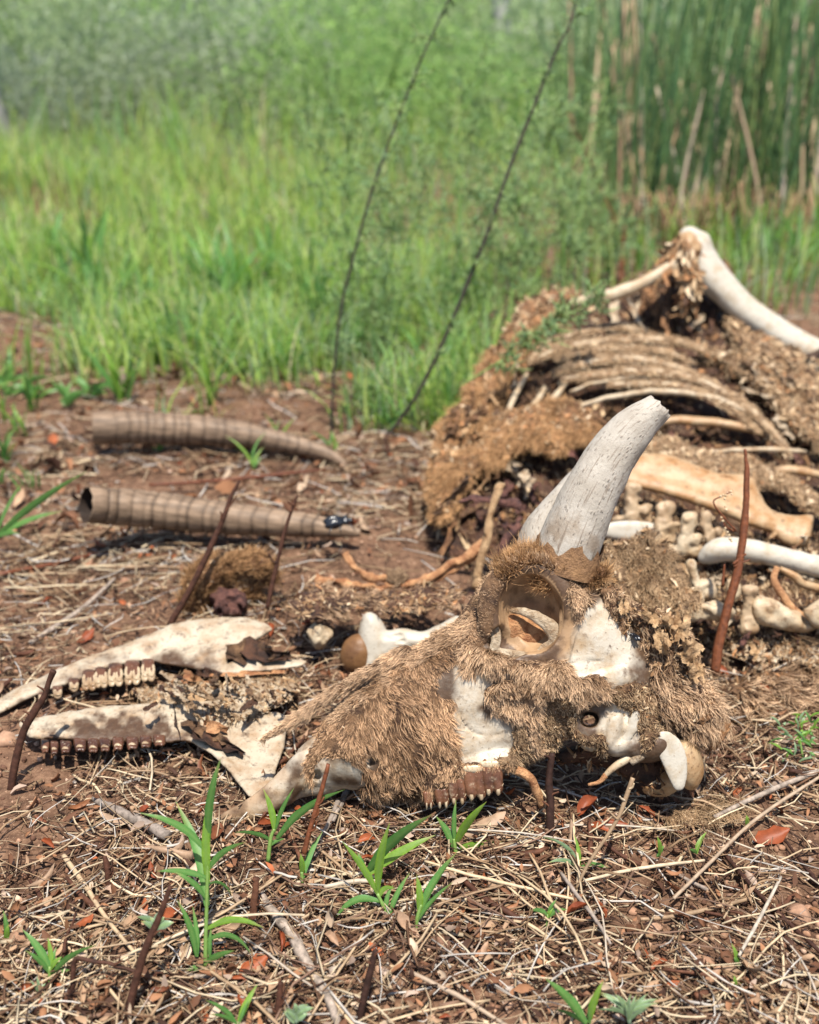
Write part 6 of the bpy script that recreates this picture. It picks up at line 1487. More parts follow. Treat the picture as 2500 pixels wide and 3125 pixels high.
# ------------------------------------------------------------------ beetles
def beetle(label, p, L, yaw, up=None):
    p = np.asarray(p, float)
    root = thing('beetle', label, 'beetle', p); root.rotation_euler = (0.15, -0.1, yaw)
    def ellipsoid(c, r_, cut=None):
        nu, nv = 14, 10
        u = np.linspace(0, 2 * math.pi, nu, endpoint=False); v_ = np.linspace(0.05, math.pi - 0.05, nv)
        V = np.stack([np.cos(u)[None] * np.sin(v_)[:, None], np.sin(u)[None] * np.sin(v_)[:, None], np.tile(np.cos(v_)[:, None], (1, nu))], -1)
        V = V * np.array(r_) + np.array(c)
        i = np.arange(nv - 1)[:, None] * nu; j = np.arange(nu)[None]; j2 = (j + 1) % nu
        return V.reshape(-1, 3), [np.stack([i + j2, i + j, i + nu + j, i + nu + j2], -1).reshape(-1, 4), np.r_[np.arange(nu)[None], ((nv - 1) * nu + np.arange(nu))[None, ::-1]]]
    def add(nm, VF, material=M['beetle']):
        me = mesh_of(nm, VF[0] * L, VF[1], material); o = bpy.data.objects.new(nm, me); col.objects.link(o); o.parent = root
    add('wing_case', ellipsoid((-0.14, 0.13, 0.20), (0.36, 0.155, 0.19))); add('wing_case', ellipsoid((-0.14, -0.13, 0.20), (0.36, 0.155, 0.19)))
    add('thorax', ellipsoid((0.27, 0, 0.19), (0.15, 0.22, 0.15))); add('head', ellipsoid((0.45, 0, 0.16), (0.10, 0.12, 0.09)))
    for s_ in (-1, 1):
        for k_, (x0, x1) in enumerate(((0.30, 0.52), (0.05, 0.0), (-0.15, -0.48))):
            P = np.array([(x0, s_ * 0.15, 0.12), ((x0 + x1) / 2, s_ * 0.36, 0.20), (x1, s_ * 0.50, 0.0)])
            add('leg', tubes(P[None], np.array([[0.035, 0.028, 0.015]]), 5)[:2])
        add('antenna', tubes(np.array([(0.52, s_ * 0.05, 0.16), (0.62, s_ * 0.12, 0.22), (0.68, s_ * 0.2, 0.2)])[None], np.array([[0.012, 0.012, 0.02]]), 4)[:2])
beetle('large black beetle perched near the tip of the nearer horn sheath', Frame(1.20)(np.array([(1032, 1606, 22)]))[0], 0.034, 0.25)
beetle('small black beetle on the torn hide behind the braincase', SK(np.array([(1935, 1950, 66)]))[0], 0.011, 2.0)
beetle('small blue-black beetle left of the brown cartilage knuckle', on_ground(965, 2012, 0.004), 0.013, 0.6)
beetle('tiny black beetle on the soil right of the tan condyle', on_ground(2217, 2412, 0.003), 0.008, 1.2)

# ------------------------------------------------------------------ dead stalks and twigs
def stalk(label, px, rad, m='twig', depth=None, name='dead_stalk', group=None, side=(), w=None, sides=10, lump=6.5, cat='dry stalk'):
    """upright stalk: first pixel stands on the ground"""
    px = np.asarray(px, float)
    d = float(gdepth(px[0, 1])) if depth is None else depth
    fr = Frame(d); ww = np.zeros(len(px)) if w is None else np.asarray(w, float)
    root = thing(name, label, cat, above_ground(fr(np.array([[*px[0], 0]])), 0)[0], group)
    v, f = tube_px(fr, np.c_[px, ww], np.asarray(rad) * 0.88, 9, sides, lump, int(px[0, 0]) % 97)
    part('stem', v, f, M[m], root)
    if not len(side) and len(px) > 2:
        q_ = np.random.default_rng(int(px[0, 0] + px[0, 1])); side = []
        for _ in range(3):   # stubs of snapped side twigs
            u_ = q_.uniform(0.25, 0.95) * (len(px) - 1); i_ = min(int(u_), len(px) - 2); b_ = px[i_] + (px[i_ + 1] - px[i_]) * (u_ - i_); s_ = q_.choice([-1, 1])
            side.append(([b_, b_ + (s_ * q_.uniform(7, 16), -q_.uniform(4, 14)), b_ + (s_ * q_.uniform(14, 30), -q_.uniform(12, 34))], 4.2))
    for pts, r_ in side:
        pts = np.asarray(pts, float)
        v, f = tube_px(fr, np.c_[pts, np.linspace(4, 14, len(pts))], np.linspace(r_, r_ * 0.55, len(pts)), 5, 6, 1.5, 3); part('side_twig', v, f, M[m], root)
    return root, fr
stk, fr = stalk('thick red-brown dead stalk standing right of the skull', [(2182, 2050), (2196, 1960), (2222, 1850), (2252, 1740), (2270, 1620), (2278, 1530), (2280, 1440), (2274, 1370)], [17, 17, 16, 15, 13, 11, 9, 5], 'stem_red', 0.93,
    side=[([(2238, 1722), (2262, 1702), (2278, 1690)], 5), ([(2240, 1730), (2262, 1718), (2290, 1708)], 4), ([(2206, 1790), (2210, 1740), (2212, 1722)], 5), ([(2246, 1620), (2210, 1580), (2178, 1533), (2200, 1516), (2230, 1502)], 3.2), ([(2240, 1622), (2215, 1606), (2202, 1580)], 3)])
seeds = []
rr = np.random.default_rng(4)
for (x, y) in [(2200, 1515), (2208, 1511), (2215, 1512), (2222, 1505), (2231, 1500), (2233, 1508), (2212, 1522), (2214, 1545), (2217, 1556), (2202, 1580), (2206, 1590), (2214, 1612), (2221, 1624), (2226, 1634), (2229, 1645), (2233, 1652)]:
    c = fr(np.array([[x, y, 12.0]]))[0]; s_ = 0.0011 * rr.uniform(0.8, 1.5)
    part('seed', c + ico * s_, icoF, M['seed'], stk)
stalk('thin dark twig standing beside the furry leg stump', [(815, 1858), (838, 1755), (862, 1650), (884, 1575), (908, 1512)], [9, 8, 7, 6, 4], depth=1.06)
stalk('long slanting purple-brown twig crossing in front of the nearer horn sheath', [(518, 1908), (580, 1800), (634, 1690), (681, 1584), (708, 1510), (733, 1466)], [12, 11, 11, 9, 7, 4], depth=1.06, side=[([(672, 1604), (676, 1570), (672, 1560)], 4), ([(690, 1560), (712, 1530), (722, 1512)], 3)])
stalk('crooked dark twig standing at the left edge before the lower jaw bone', [(34, 2410), (46, 2330), (70, 2238), (100, 2180), (136, 2124), (150, 2080), (164, 2046)], [13, 14, 13, 14, 11, 10, 12], depth=0.83)
stalk('red-brown snapped stalk standing in front of the nose bone', [(928, 2604), (950, 2520), (974, 2440), (1002, 2332)], [10, 9, 9, 7], 'stem_red', 0.735)
stalk('dark splintered stub standing under the cheek teeth', [(1680, 2552), (1680, 2450), (1676, 2380), (1684, 2300)], [16, 14, 13, 11], depth=0.775)
stalk('leaning dark stalk in the left foreground', [(384, 3140), (410, 3010), (446, 2890), (486, 2800), (519, 2706)], [16, 15, 14, 12, 9], depth=0.625, side=[([(462, 2860), (490, 2840), (520, 2850)], 4)])
stalk('short broken stub left of the tallest grass plant', [(336, 2722), (328, 2660), (319, 2612)], [12, 12, 9], depth=0.735)
stalk('bent dry stem with a sharp kink at the lower left', [(216, 3080), (222, 3000), (228, 2932), (260, 2926), (360, 2948), (480, 2986), (620, 3018)], [9, 9, 9, 7, 7, 6, 4], depth=0.645)
stalk('short reddish stub beside the kinked dry stem', [(190, 3120), (200, 3060), (214, 3020)], [9, 9, 7], depth=0.635)
stalk('short brown stub left of the grey branch', [(772, 2805), (778, 2740), (783, 2676)], [14, 13, 12], depth=0.70)
stalk('leaning brown stub at the bottom, right of the grey branch', [(1090, 3130), (1112, 3040), (1134, 2950), (1146, 2900)], [14, 13, 12, 9], depth=0.625)
stalk('straight brown stub at the bottom edge, left of the centre', [(846, 3140), (852, 3060), (858, 2996)], [13, 12, 10], depth=0.625)
stalk('pale straw stump standing in front of the skull', [(1758, 2712), (1800, 2630), (1850, 2556), (1890, 2490), (1912, 2430), (1932, 2374)], [5, 6, 6, 7, 8, 8], 'straw', 0.72, name='straw_stalk', lump=1)
# single sticks and straws lying on the ground
def stick(name, label, px, rad, m, lift=0.004, group=None, cat='stick', n=8, lump=2.0, sides=8, side=()):
    px = np.asarray(px, float)
    pr = smooth_path(np.c_[px, np.broadcast_to(rad, len(px))], n)
    W = on_ground(pr[:, 0], pr[:, 1], 0.0)
    d = np.linalg.norm(W - CAM, axis=1); R = pr[:, 2] * d / FPX * 0.97
    k = len(W); t = np.linspace(-1, 1, k)
    zt = np.interp(t, [-1, 0, 1], [W[0, 2], W[k // 2, 2], W[-1, 2]])
    lf = lift if np.ndim(lift) == 0 else np.interp(t, np.linspace(-1, 1, len(lift)), lift)
    Z = np.maximum(zt, gh(W[:, 0], W[:, 1])) + R * 0.8 + lf
    W = at(pr[:, 0], pr[:, 1], gdepth(pr[:, 1], Z))
    V, F, _ = tubes(W[None], R[None], sides)
    s = 0.0003
    V = V + fbm(V / (s * 30) + 3, 3)[:, None] * lump * s * np.array([0.5, 0.4, 0.8])
    return solo(name, label, cat, V, F, M[m], group=group)
stick('grey_branch', 'weathered grey dead branch in the foreground, brown towards its lower end', [(792, 2728), (836, 2790), (896, 2860), (924, 2920), (968, 2990), (1010, 3070), (1034, 3130)], [13, 14, 17, 16, 13, 12, 11], 'grey_wood', lump=5)
stick('twig', 'thick brown stick lying left of the nose tip', [(286, 2438), (360, 2476), (440, 2512), (512, 2552)], [9, 13, 15, 16], 'grey_wood', lump=5)
stick('straw', 'long straight straw pointing down right, left of the grass plants', [(194, 2612), (250, 2690), (330, 2810), (414, 2910)], [7, 7, 6, 5], 'straw', 0.006, cat='straw')
stick('straw', 'long golden straw below the skull, reaching right past the pale stump', [(1298, 2628), (1420, 2666), (1560, 2700), (1750, 2744)], [4, 5, 5, 4], 'straw', 0.010, cat='straw')
stick('straw', 'thick curved pale straw in the right foreground', [(1955, 2806), (2060, 2796), (2180, 2770), (2292, 2742)], [5, 6, 6, 5], 'straw', 0.008, cat='straw')
stick('straw', 'longest slanting straw rising to the right edge', [(2056, 2742), (2150, 2650), (2286, 2518), (2400, 2436), (2520, 2360)], [5, 5, 5, 5, 4], 'straw', 0.012, cat='straw')
stick('twig', 'thick grey straight stick at the right edge level with the condyle', [(2180, 2494), (2300, 2436), (2420, 2384), (2540, 2340)], [6, 7, 7, 7], 'grey_wood', 0.008)
stick('straw', 'straight grey straw below the pale stump', [(1712, 2664), (1760, 2730), (1820, 2810), (1864, 2882)], [5, 6, 5, 4], 'grey_wood', 0.010, cat='straw')
stick('twig', 'dark straight stick in front of the cheek teeth', [(1418, 2688), (1480, 2744), (1560, 2790), (1624, 2836)], [8, 9, 9, 8], 'twig', 0.006)
stick('twig', 'long thin dark twig at the lower right', [(2210, 2604), (2290, 2700), (2400, 2810), (2520, 2920)], [6, 6, 6, 6], 'twig', 0.008)
stick('straw', 'pale straw fanning left of the pale stump', [(1780, 2690), (1900, 2660), (2020, 2640), (2150, 2626)], [4, 5, 5, 4], 'straw', 0.010, cat='straw')
stick('straw', 'pale crooked straw at the bottom edge, centre right', [(1250, 2965), (1400, 3040), (1480, 3090), (1560, 3140)], [6, 7, 6, 6], 'straw', 0.006, cat='straw')
stick('straw', 'grey straw slanting down at the lower right corner', [(2050, 3020), (2120, 3080), (2190, 3140)], [6, 6, 6], 'grey_wood', 0.006, cat='straw')
stick('straw', 'broad flat straw at the lower right corner, pointing up right', [(2300, 3136), (2420, 3050), (2530, 2980)], [7, 8, 8], 'straw', 0.006, cat='straw')
stick('straw', 'thin straw standing almost upright at the lower right', [(2256, 2916), (2310, 2820), (2384, 2676)], [4, 5, 4], 'straw', 0.012, cat='straw')
stick('straw', 'bundled bright straw running right under the nose tip', [(990, 2708), (1080, 2690), (1172, 2690)], [6, 7, 5], 'straw', 0.008, cat='straw')
stick('straw', 'long bright straw beneath the tallest grass plant', [(400, 2975), (500, 2880), (640, 2800), (790, 2740)], [6, 8, 8, 5], 'straw', 0.006, cat='straw')
stick('straw', 'long dry stalk lying above the stump, left of the sinews', [(300, 1733), (480, 1730), (640, 1736), (780, 1732)], [4, 5, 5, 4], 'straw', 0.008, cat='straw')
stick('twig', 'reddish thin stick lying behind the nearer horn sheath', [(455, 1480), (600, 1472), (760, 1458), (1000, 1432)], [5, 6, 6, 4], 'stem_red', 0.012)
stick('straw', 'straw lying between the open ends of the two horn sheaths', [(150, 1432), (240, 1412), (338, 1386)], [4, 5, 4], 'straw', 0.010, cat='straw')
stick('twig', 'long brown twig lying at the left edge above the upper jaw bone', [(-20, 1756), (100, 1734), (230, 1706), (290, 1690)], [7, 7, 6, 5], 'stem_red', 0.006)
stick('twig', 'angled grey twig running down left to the upper jaw bone', [(350, 1766), (260, 1850), (170, 1912), (92, 1962)], [5, 7, 8, 7], 'grey_wood', 0.006)
stick('log', 'pale fallen log at the left edge in front of the tall grass', [(-40, 912), (60, 906), (180, 904), (250, 908)], [11, 12, 12, 9], 'grey_wood', 0.0, cat='log', lump=6)

# ------------------------------------------------------------------ green plants in the foreground
def leaf_blade(fr, pts, wd, root, material, yaw=0.0, fold=0.3, n=5):
    """pts: base .. tip in photo pixels (x, y, w); wd: greatest width in photo pixels"""
    pr = smooth_path(np.asarray(pts, float), n); k = len(pr); t = np.linspace(0, 1, k)
    W = above_ground(fr(pr), 0.003)
    Wd = wd * 0.42 * np.clip(1.0 - np.clip((t - 0.35) / 0.65, 0, 1) ** 1.7, 0.03, 1) * (0.45 + 0.55 * np.clip(t / 0.3, 0, 1)) * fr.d0 / FPX
    T = W[-1] - W[0]; T /= np.linalg.norm(T)
    side = np.cross(T, FWD); side /= np.linalg.norm(side); side = side * math.cos(yaw) + FWD * math.sin(yaw)
    V, F, _ = ribbons(W[None], Wd[None], fold, side[None])
    return part('leaf', V, F, M[material], root, attrs={'vein': np.tile([0, 0.55, 0], k), 'tipa': np.repeat(np.clip((t - 0.72) / 0.25, 0, 1), 3)})
def plant(label, base, stem, leaves, depth=None, name='grass_plant', cat='plant', stem_r=7, group=None, m='leaf', stem_m='stem'):
    d = float(gdepth(base[1])) - 0.006 if depth is None else depth
    fr = Frame(d); rr = np.random.default_rng(int(base[0] * 7 + base[1]))
    root = thing(name, label, cat, above_ground(fr(np.array([[*base, 0.0]])), 0)[0], group)
    if stem:
        P = np.array([(*base, 0.0)] + [(*p, 0.0) for p in stem])
        v, f = tube_px(fr, P, np.linspace(stem_r, stem_r * .7, len(P)), 5, 8); part('stem', v, f, M[stem_m], root)
    for i, lf in enumerate(leaves):
        (x0, y0), (x1, y1), wd = lf[:3]
        arch = lf[3] if len(lf) > 3 else 0.12; mm = lf[4] if len(lf) > 4 else m
        dx, dy = x1 - x0, y1 - y0; L = math.hypot(dx, dy)
        px_, py_ = -dy / L, dx / L
        if py_ > 0: px_, py_ = -px_, -py_
        dw = rr.normal(0, 0.25) * L
        pts = [(x0, y0, 0), (x0 + dx * .33 + px_ * L * arch, y0 + dy * .33 + py_ * L * arch, dw * .35 + 5), (x0 + dx * .68 + px_ * L * arch * .9, y0 + dy * .68 + py_ * L * arch * .9, dw * .75 + 6), (x1, y1, dw)]
        leaf_blade(fr, pts, wd, root, mm, rr.uniform(-0.5, 0.5), rr.uniform(0.15, 0.45))
    return root
B_ = 'leaf_bright'
plant('tallest green grass plant in the left foreground with a bright upright centre leaf', (627, 2955), [(628, 2860), (631, 2764), (634, 2620)],
      [((631, 2764), (536, 2445), 40, 0.06), ((634, 2700), (639, 2422), 32, 0.03, B_), ((636, 2570), (674, 2313), 30, 0.05), ((632, 2600), (427, 2481), 26, 0.10), ((634, 2680), (478, 2659), 22, 0.06), ((636, 2655), (750, 2570), 26, 0.10), ((632, 2700), (706, 2730), 18, 0.2), ((630, 2835), (806, 2832), 24, 0.14, B_), ((628, 2870), (768, 2912), 22, 0.22), ((627, 2940), (717, 2901), 26, 0.05), ((627, 2955), (565, 2962), 22, 0.06), ((600, 2920), (540, 2745), 24, 0.05), ((602, 2920), (588, 2765), 20, 0.03), ((640, 2930), (646, 2825), 18, 0.04), ((628, 2740), (530, 2660), 20, 0.08)])
plant('green grass plant growing in front of the nose bone', (818, 2630), [(826, 2560), (838, 2530)], [((838, 2540), (804, 2408), 24, 0.05, B_), ((842, 2530), (898, 2404), 18, 0.04), ((846, 2560), (1052, 2410), 34, 0.08), ((834, 2570), (716, 2540), 22, 0.08), ((828, 2580), (870, 2560), 14, 0.1)], 0.745)
plant('small two-leaved green plant right of the red snapped stalk', (921, 2694), [(922, 2660)], [((921, 2670), (917, 2604), 22, 0.03, B_), ((924, 2680), (985, 2538), 24, 0.05)])
plant('green grass plant with wide arching leaves in the centre foreground', (1192, 2815), [(1172, 2770), (1152, 2727)], [((1152, 2727), (1043, 2566), 26, 0.03, B_), ((1154, 2722), (1190, 2510), 32, 0.04, B_), ((1160, 2750), (1022, 2802), 26, 0.18), ((1180, 2790), (1200, 2700), 18, 0.1), ((1160, 2735), (1206, 2712), 20, 0.25, B_), ((1186, 2800), (1252, 2662), 20, 0.05)])
plant('broad dark green blades leaning right below the fur fringe', (1118, 2672), [], [((1120, 2665), (1318, 2486), 44, 0.06), ((1124, 2668), (1330, 2548), 34, 0.04, B_), ((1116, 2670), (1090, 2600), 16, 0.05)], 0.725)
plant('green plant with one long pale blade, right of the centre plant', (1266, 2855), [(1274, 2800), (1286, 2760)], [((1280, 2790), (1271, 2668), 26, 0.04, B_), ((1284, 2790), (1396, 2600), 36, 0.05), ((1276, 2810), (1386, 2690), 18, 0.05), ((1266, 2840), (1225, 2818), 18, 0.06)])
plant('green grass plant under the front cheek teeth', (1392, 2606), [(1388, 2580), (1386, 2560)], [((1386, 2590), (1330, 2490), 28, 0.05), ((1390, 2580), (1486, 2446), 34, 0.04, B_), ((1388, 2570), (1392, 2440), 18, 0.03), ((1394, 2596), (1534, 2598), 24, 0.10, B_)])
plant('tiny seedling with spread leaves in the centre right foreground', (1668, 2842), [(1672, 2790)], [((1672, 2795), (1616, 2780), 18, 0.15), ((1672, 2790), (1700, 2744), 12, 0.05), ((1674, 2800), (1732, 2776), 20, 0.12), ((1672, 2800), (1690, 2770), 14, 0.1, B_)], stem_r=4)
plant('thin grass plant with pale curled leaves at the foot of the pale stump', (1768, 2652), [], [((1768, 2648), (1652, 2553), 18, 0.14, 'leaf_silver'), ((1770, 2645), (1752, 2544), 16, 0.05, B_), ((1768, 2650), (1862, 2654), 16, 0.14), ((1766, 2650), (1670, 2634), 16, 0.16, 'leaf_silver')])
for (b, tips, lab) in [((2014, 2614), [(2006, 2552), (2002, 2612), (2028, 2580)], 'small bright seedling below the tan condyle'), ((2126, 2606), [(2158, 2538), (2104, 2592)], 'single-bladed seedling right of the bright one, below the condyle'), ((2250, 2955), [(2232, 2878), (2240, 2920), (2266, 2934)], 'upper seedling of two at the lower right'), ((2243, 3026), [(2240, 2976), (2262, 3000)], 'lower seedling of two at the lower right'), ((2280, 2522), [(2278, 2486)], 'lone green shoot in the litter at the right, beside the long straw')]:
    plant(lab, b, [], [(b, t_, 17, 0.08, B_ if i_ == 0 else 'leaf') for i_, t_ in enumerate(tips)], name='seedling', cat='seedling')
plant('long-leaved green plant cut by the bottom edge, right of the centre', (1795, 3135), [], [((1790, 3125), (1664, 2986), 36, 0.05), ((1798, 3120), (1842, 2992), 26, 0.04, B_), ((1800, 3125), (1806, 3040), 16, 0.03), ((1790, 3130), (1690, 3080), 22, 0.06)], 0.615)
plant('low green plant at the lower left with fresh narrow leaves', (152, 3006), [(152, 2950)], [((152, 2960), (68, 2836), 28, 0.05), ((154, 2950), (146, 2862), 20, 0.03, B_), ((156, 2960), (172, 2890), 18, 0.04), ((150, 2970), (76, 2900), 22, 0.06), ((158, 2975), (296, 2884), 24, 0.08), ((156, 2985), (214, 2960), 22, 0.08), ((154, 2960), (190, 2920), 18, 0.1, B_)])
plant('small green shoot at the left edge of the foreground', (20, 2884), [], [((20, 2880), (10, 2778), 20, 0.03), ((22, 2878), (26, 2820), 20, 0.05, B_), ((20, 2882), (40, 2860), 14, 0.06)])
plant('green blades at the bottom edge, left of the straight stub', (722, 3132), [], [((720, 3125), (626, 3052), 28, 0.06), ((726, 3125), (786, 3004), 26, 0.04, B_), ((722, 3128), (640, 3096), 20, 0.08), ((728, 3125), (760, 3050), 14, 0.03)], 0.615)
plant('tiny grey-green rosette left of the fresh low plant', (116, 3040), [], [((116, 3036), (90, 2990), 14, 0.05, 'leaf_silver'), ((116, 3036), (112, 2980), 14, 0.05, 'leaf_silver'), ((116, 3036), (140, 3000), 14, 0.06, 'leaf_silver'), ((116, 3038), (84, 3030), 14, 0.1, 'leaf_silver'), ((116, 3038), (150, 3036), 14, 0.1, 'leaf_silver')], name='herb', cat='plant')
def herb(label, cx, cy, n, L, wd, depth, seed):
    r = np.random.default_rng(seed); lv = []
    for i in range(n):
        a = math.radians(-90 + (i - (n - 1) / 2) * 150 / n + r.normal(0, 7)); l = L * r.uniform(0.55, 1.05)
        y0 = cy - r.uniform(0, 0.5) * L
        lv.append(((cx + r.normal(0, 3), y0), (cx + math.cos(a) * l, y0 + math.sin(a) * l * .8), wd, 0.06, 'leaf_silver'))
    plant(label, (cx, cy), [(cx, cy - L * .7)], lv, depth, 'herb', 'plant', 5, stem_m='leaf_silver')
herb('silvery narrow-leaved herb at the bottom edge, right of the centre', 1922, 3128, 20, 108, 15, 0.612, 5)
herb('silvery broad-leaved herb at the bottom edge, left of the centre', 904, 3124, 11, 62, 26, 0.614, 6)
herb('grey-green downy plant lying in the litter beside the leaning dark stalk', 480, 2850, 7, 70, 30, 0.675, 7)
lv = []
r = np.random.default_rng(9)
for i in range(46):
    x0, y0 = 2440 + r.normal(0, 36), 2240 + r.normal(0, 34); a = r.uniform(0, 6.28); l = r.uniform(22, 60)
    lv.append(((x0, y0), (x0 + math.cos(a) * l, y0 + math.sin(a) * l * .8 - 8), 9, 0.1, ('leaf_silver', B_, 'leaf')[i % 3]))
plant('soft pale green fern-like weed at the right edge below the hide roll', (2450, 2310), [(2440, 2250)], lv, 0.86, 'feathery_weed', 'plant', 4)
plant('long green blades reaching in from the left edge above the upper jaw', (-10, 1640), [], [((-10, 1635), (265, 1438), 26, 0.03), ((-10, 1640), (190, 1560), 20, 0.06), ((-12, 1640), (60, 1628), 18, 0.1), ((-12, 1630), (70, 1470), 18, 0.05)], 1.22)
r = np.random.default_rng(19)
for i in range(7):
    b = (r.uniform(430, 1250), r.uniform(1290, 1440))
    plant('thin grass sprig sprouting between the two horn sheaths', b, [], [((b[0], b[1]), (b[0] + r.normal(0, 60), b[1] - r.uniform(30, 120)), 10, r.uniform(0.02, .15), ('leaf', B_)[k % 2]) for k in range(4)], name='grass_sprig', cat='grass', group='sprigs between the sheaths')
for i in range(5):
    b = (r.uniform(20, 330), r.uniform(1180, 1330))
    plant('dark green leafy sprig left of the farther horn sheath', b, [], [((b[0], b[1] - r.uniform(0, 40)), (b[0] + r.normal(0, 70), b[1] - r.uniform(20, 90)), 18, r.uniform(0.05, .2), 'leaf') for k in range(8)], name='leafy_sprig', cat='plant', group='leafy sprigs at the left')

# ------------------------------------------------------------------ litter one can pick out piece by piece
def variants(kind, n, seed, mats):
    out = []
    for v in range(n):
        r = np.random.default_rng(seed + v)
        if kind == 'straw':
            k = 7; t = np.linspace(-0.5, 0.5, k); L = r.uniform(0.04, 0.13)
            P = np.stack([t * L, r.normal(0, .06) * L * (4 * t * t) + r.normal(0, .02 * L) * np.sin(t * 9), np.abs(r.normal(0, .03)) * L * (1 - 4 * t * t)], 1)
            V, F, _ = tubes(P[None], (r.uniform(0.0005, 0.0012) * (1 - .3 * np.abs(t)))[None], 5, 0.7)
        elif kind == 'twig':
            k = 8; t = np.linspace(-0.5, 0.5, k); L = r.uniform(0.025, 0.08)
            P = np.stack([t * L, np.cumsum(r.normal(0, .02, k)) * L, 0 * t + np.cumsum(r.normal(0, .008, k)) * L], 1)
            V, F, _ = tubes(P[None], (r.uniform(0.0012, 0.0028) * (1 - .5 * (t + .5)))[None], 6); V += fbm(V / 0.004 + v, 2)[:, None] * 0.0005
        elif kind == 'leaf':
            ku, kv = 8, 5; u = np.linspace(-1, 1, ku); w = np.linspace(-1, 1, kv); U, Wv = np.meshgrid(u, w, indexing='ij')
            L = r.uniform(0.008, 0.015); asp = r.uniform(0.28, 0.5)
            Y = Wv * np.sqrt(np.clip(1 - np.abs(U) ** 2.2, 0.01, 1)) * L * asp * (1 + .15 * r.normal(0, 1, U.shape) * (np.abs(Wv) > .9))
            th = r.uniform(0.5, 1.9) * Wv + r.normal(0, .3) * U
            Z = (np.abs(Y) * np.sin(np.abs(th)) * r.choice([1, 1, -.6]) + L * r.normal(0.15, .3) * U ** 2 + r.normal(0, .0004, U.shape)); Y = Y * np.cos(th * .6)
            P = np.stack([U * L, Y, Z], -1).reshape(-1, 3); kk = np.arange(ku - 1)[:, None] * kv + np.arange(kv - 1)[None]
            F1 = np.stack([kk, kk + kv, kk + kv + 1, kk + 1], -1).reshape(-1, 4); Pb = P - (0, 0, 0.00025); V = np.r_[P, Pb]; F = np.r_[F1, F1[:, ::-1] + len(P)]; V[:, 2] -= V[:, 2].min()
        else:
            V, F = ico.copy(), icoF
            for _ in range(1):
                e = {}; nv = list(V); nf = []
                def mid(a, b):
                    q = (min(a, b), max(a, b))
                    if q not in e:
                        p = nv[a] + nv[b]; nv.append(p / np.linalg.norm(p)); e[q] = len(nv) - 1
                    return e[q]
                for a, b, c in F:
                    x, y, z = mid(a, b), mid(b, c), mid(c, a); nf += [(a, x, z), (b, y, x), (c, z, y), (x, y, z)]
                V, F = np.array(nv), np.array(nf)
            V = V * (1 + 0.45 * fbm(V * 1.1 + v * 3, 3))[:, None] * np.array([1, r.uniform(.6, 1), r.uniform(.5, .8)]) * 0.005
            V += fbm(V / 0.0016, 2)[:, None] * 0.0006
        out.append(mesh_of(kind, V, F, M[mats[v % len(mats)]], smooth=kind in ('straw', 'leaf')))
    return out
def strew(kind, name, labels, cat, group, n, seed, mats, nv, sc=(0.7, 1.3), lift=(0.002, 0.010), y1=2.3, tip=0.15):
    vs = variants(kind, nv, seed, mats); x, y, r = scatter(n, 0.43, y1, 0.44, 0.06, seed + 50)
    for i in range(n):
        o = bpy.data.objects.new(name, vs[i % nv]); col.objects.link(o)
        o.location = (x[i], y[i], float(gh(x[i], y[i])) + r.uniform(*lift)); s = r.uniform(*sc); o.scale = (s, s, s)
        o.rotation_euler = (r.normal(0, tip), r.normal(0, tip), r.normal(0, 0.9) if kind == 'straw' else r.uniform(0, 6.28))
        j = (i % nv) % len(labels); tag(o, labels[j], cat, group[j])
strew('straw', 'straw', ['thin dry straw stalk lying loose in the litter'], 'straw', ['loose straws in the litter'], 270, 500, ['straw'], 14, lift=(0.004, 0.011), tip=0.07)
strew('leaf', 'dry_leaf', ['curled brown dead leaf lying in the litter', 'small rust-red curled dead leaf in the litter', 'flat tan dead leaf lying in the litter'], 'dead leaf', ['brown dead leaves', 'red dead leaves', 'tan dead leaves'], 260, 540, ['dry_leaf', 'red_leaf', 'dry_leaf'], 15, (0.35, 0.95), (0.003, 0.010), tip=0.5)
strew('pebble', 'pebble', ['small reddish brown pebble on the soil'], 'pebble', ['pebbles on the soil'], 240, 580, ['pebble'], 10, (0.35, 1.0), (0.0, 0.003))
strew('twig', 'twig_piece', ['short dark broken twig lying in the litter'], 'twig', ['short broken twigs'], 110, 620, ['twig', 'twig', 'grey_wood'], 9, (0.6, 1.2), (0.003, 0.008), tip=0.1)
cv_ = variants('clod', 4, 700, ['pebble'])
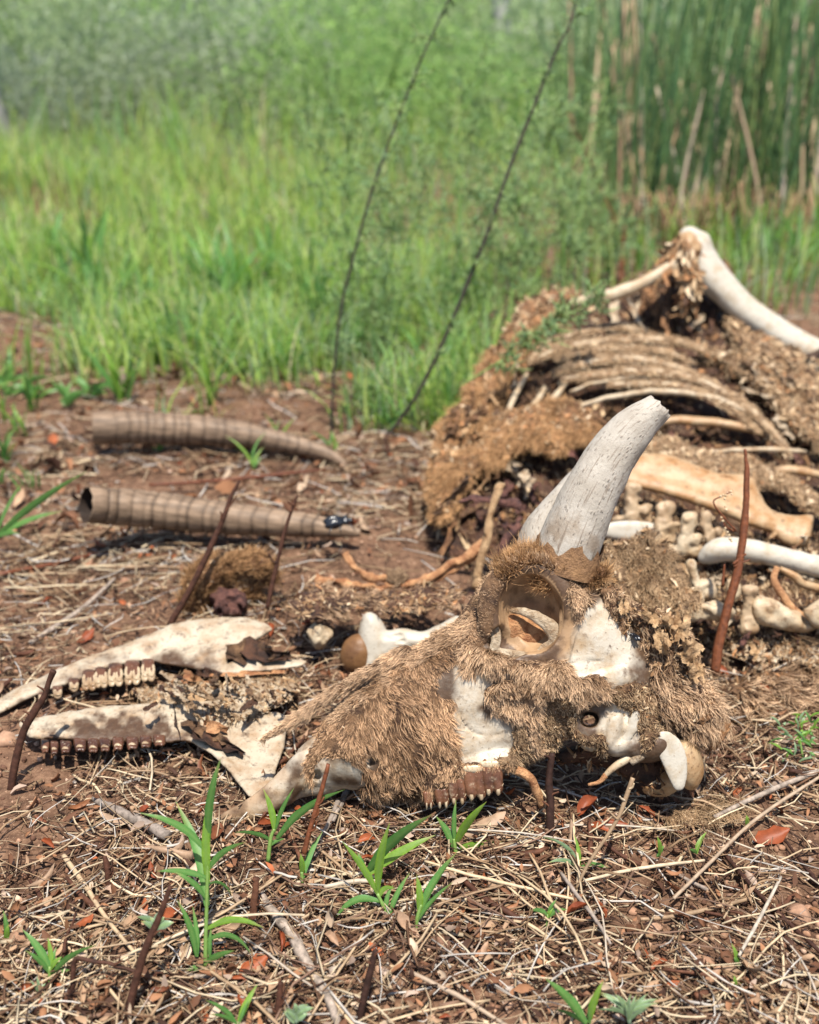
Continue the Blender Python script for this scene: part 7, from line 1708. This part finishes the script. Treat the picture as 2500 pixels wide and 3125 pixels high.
for i, (px, py, s, lab) in enumerate([(2148, 2952, 2.2, 'large brown clod of soil at the lower right'), (1346, 2884, 1.6, 'reddish stone beside the green plant with the long pale blade'), (2010, 3036, 1.5, 'rounded reddish stone above the silvery narrow herb'), (1690, 2682, 1.5, 'tan stone left of the pale straw stump'), (2096, 2588, 1.4, 'smooth tan stone between the two seedlings below the condyle'), (60, 2870, 1.4, 'rounded tan stone at the left edge of the foreground'), (2440, 2800, 2.4, 'big rough lump of soil at the right edge'), (1990, 2830, 1.3, 'flat reddish stone below the thick curved straw'), (110, 1780, 1.8, 'rough stone in the litter at the left, below the brown twig'), (380, 1780, 1.5, 'small stone under the long dry stalk'), (65, 1815, 1.6, 'flat stone at the left edge'), (1560, 3030, 1.0, 'small pinkish stone at the bottom centre'), (22, 2262, 2.6, 'rough lump of soil at the left edge beside the stained jaw bone')]):
    o = bpy.data.objects.new('clod' if 'clod' in lab or 'lump' in lab else 'stone', cv_[i % 4]); col.objects.link(o); p = on_ground(px, py); o.location = (p[0], p[1], p[2] + 0.001); o.scale = (s, s, s); o.rotation_euler = (0.2, 0.1, i * 1.3); tag(o, lab, 'clod' if 'clod' in lab or 'lump' in lab else 'stone')
lv_ = variants('leaf', 6, 760, ['red_leaf', 'dry_leaf'])
for i, (px, py, s, m_, lab, rz) in enumerate([(1062, 1622, 2.2, 0, 'rust-red curled leaf at the tip of the nearer horn sheath', .4), (1110, 1618, 2.0, 1, 'pale curled dead leaf at the tip of the nearer horn sheath', 2.), (264, 1958, 1.5, 0, 'dark red folded leaf above the upper jaw bone', 1.), (476, 2462, 1.8, 1, 'pinkish oval dead leaf right of the thick brown stick', 1.4), (853, 2892, 1.6, 0, 'bright rust-red leaf beside the grey branch', 1.8), (776, 2966, 1.5, 0, 'rust-red crumpled leaf left of the grey branch', .6), (690, 2990, 2.0, 1, 'large brown curled leaf at the foot of the tallest grass plant', .1), (355, 2522, 1.9, 1, 'large pale brown leaf above the short broken stub', 3.), (2350, 2570, 1.9, 0, 'dark red serrated leaf at the right edge of the litter', .2), (530, 2612, 2.3, 1, 'long brown curled leaf behind the tallest grass plant', .1), (1480, 2540, 2.4, 1, 'orange-brown strip of bark in the shade under the teeth', .5), (1390, 2820, 1.6, 1, 'dark brown leaf beside the reddish stone', 1.), (135, 2705, 1.8, 1, 'orange-brown twisted leaf in the left foreground', .9), (2170, 3000, 1.2, 1, 'small brown leaf below the large clod', .8), (1020, 1190, 3.0, 1, 'pale tan leaf in the grass beside the thin dark stem', .4)]):
    o = bpy.data.objects.new('dry_leaf', lv_[(i % 3) * 2 + m_]); col.objects.link(o); p = on_ground(px, py); o.location = (p[0], p[1], p[2] + 0.005); s *= 0.55; o.scale = (s, s, s); o.rotation_euler = (0.35, -0.2, rz); tag(o, lab, 'dead leaf')
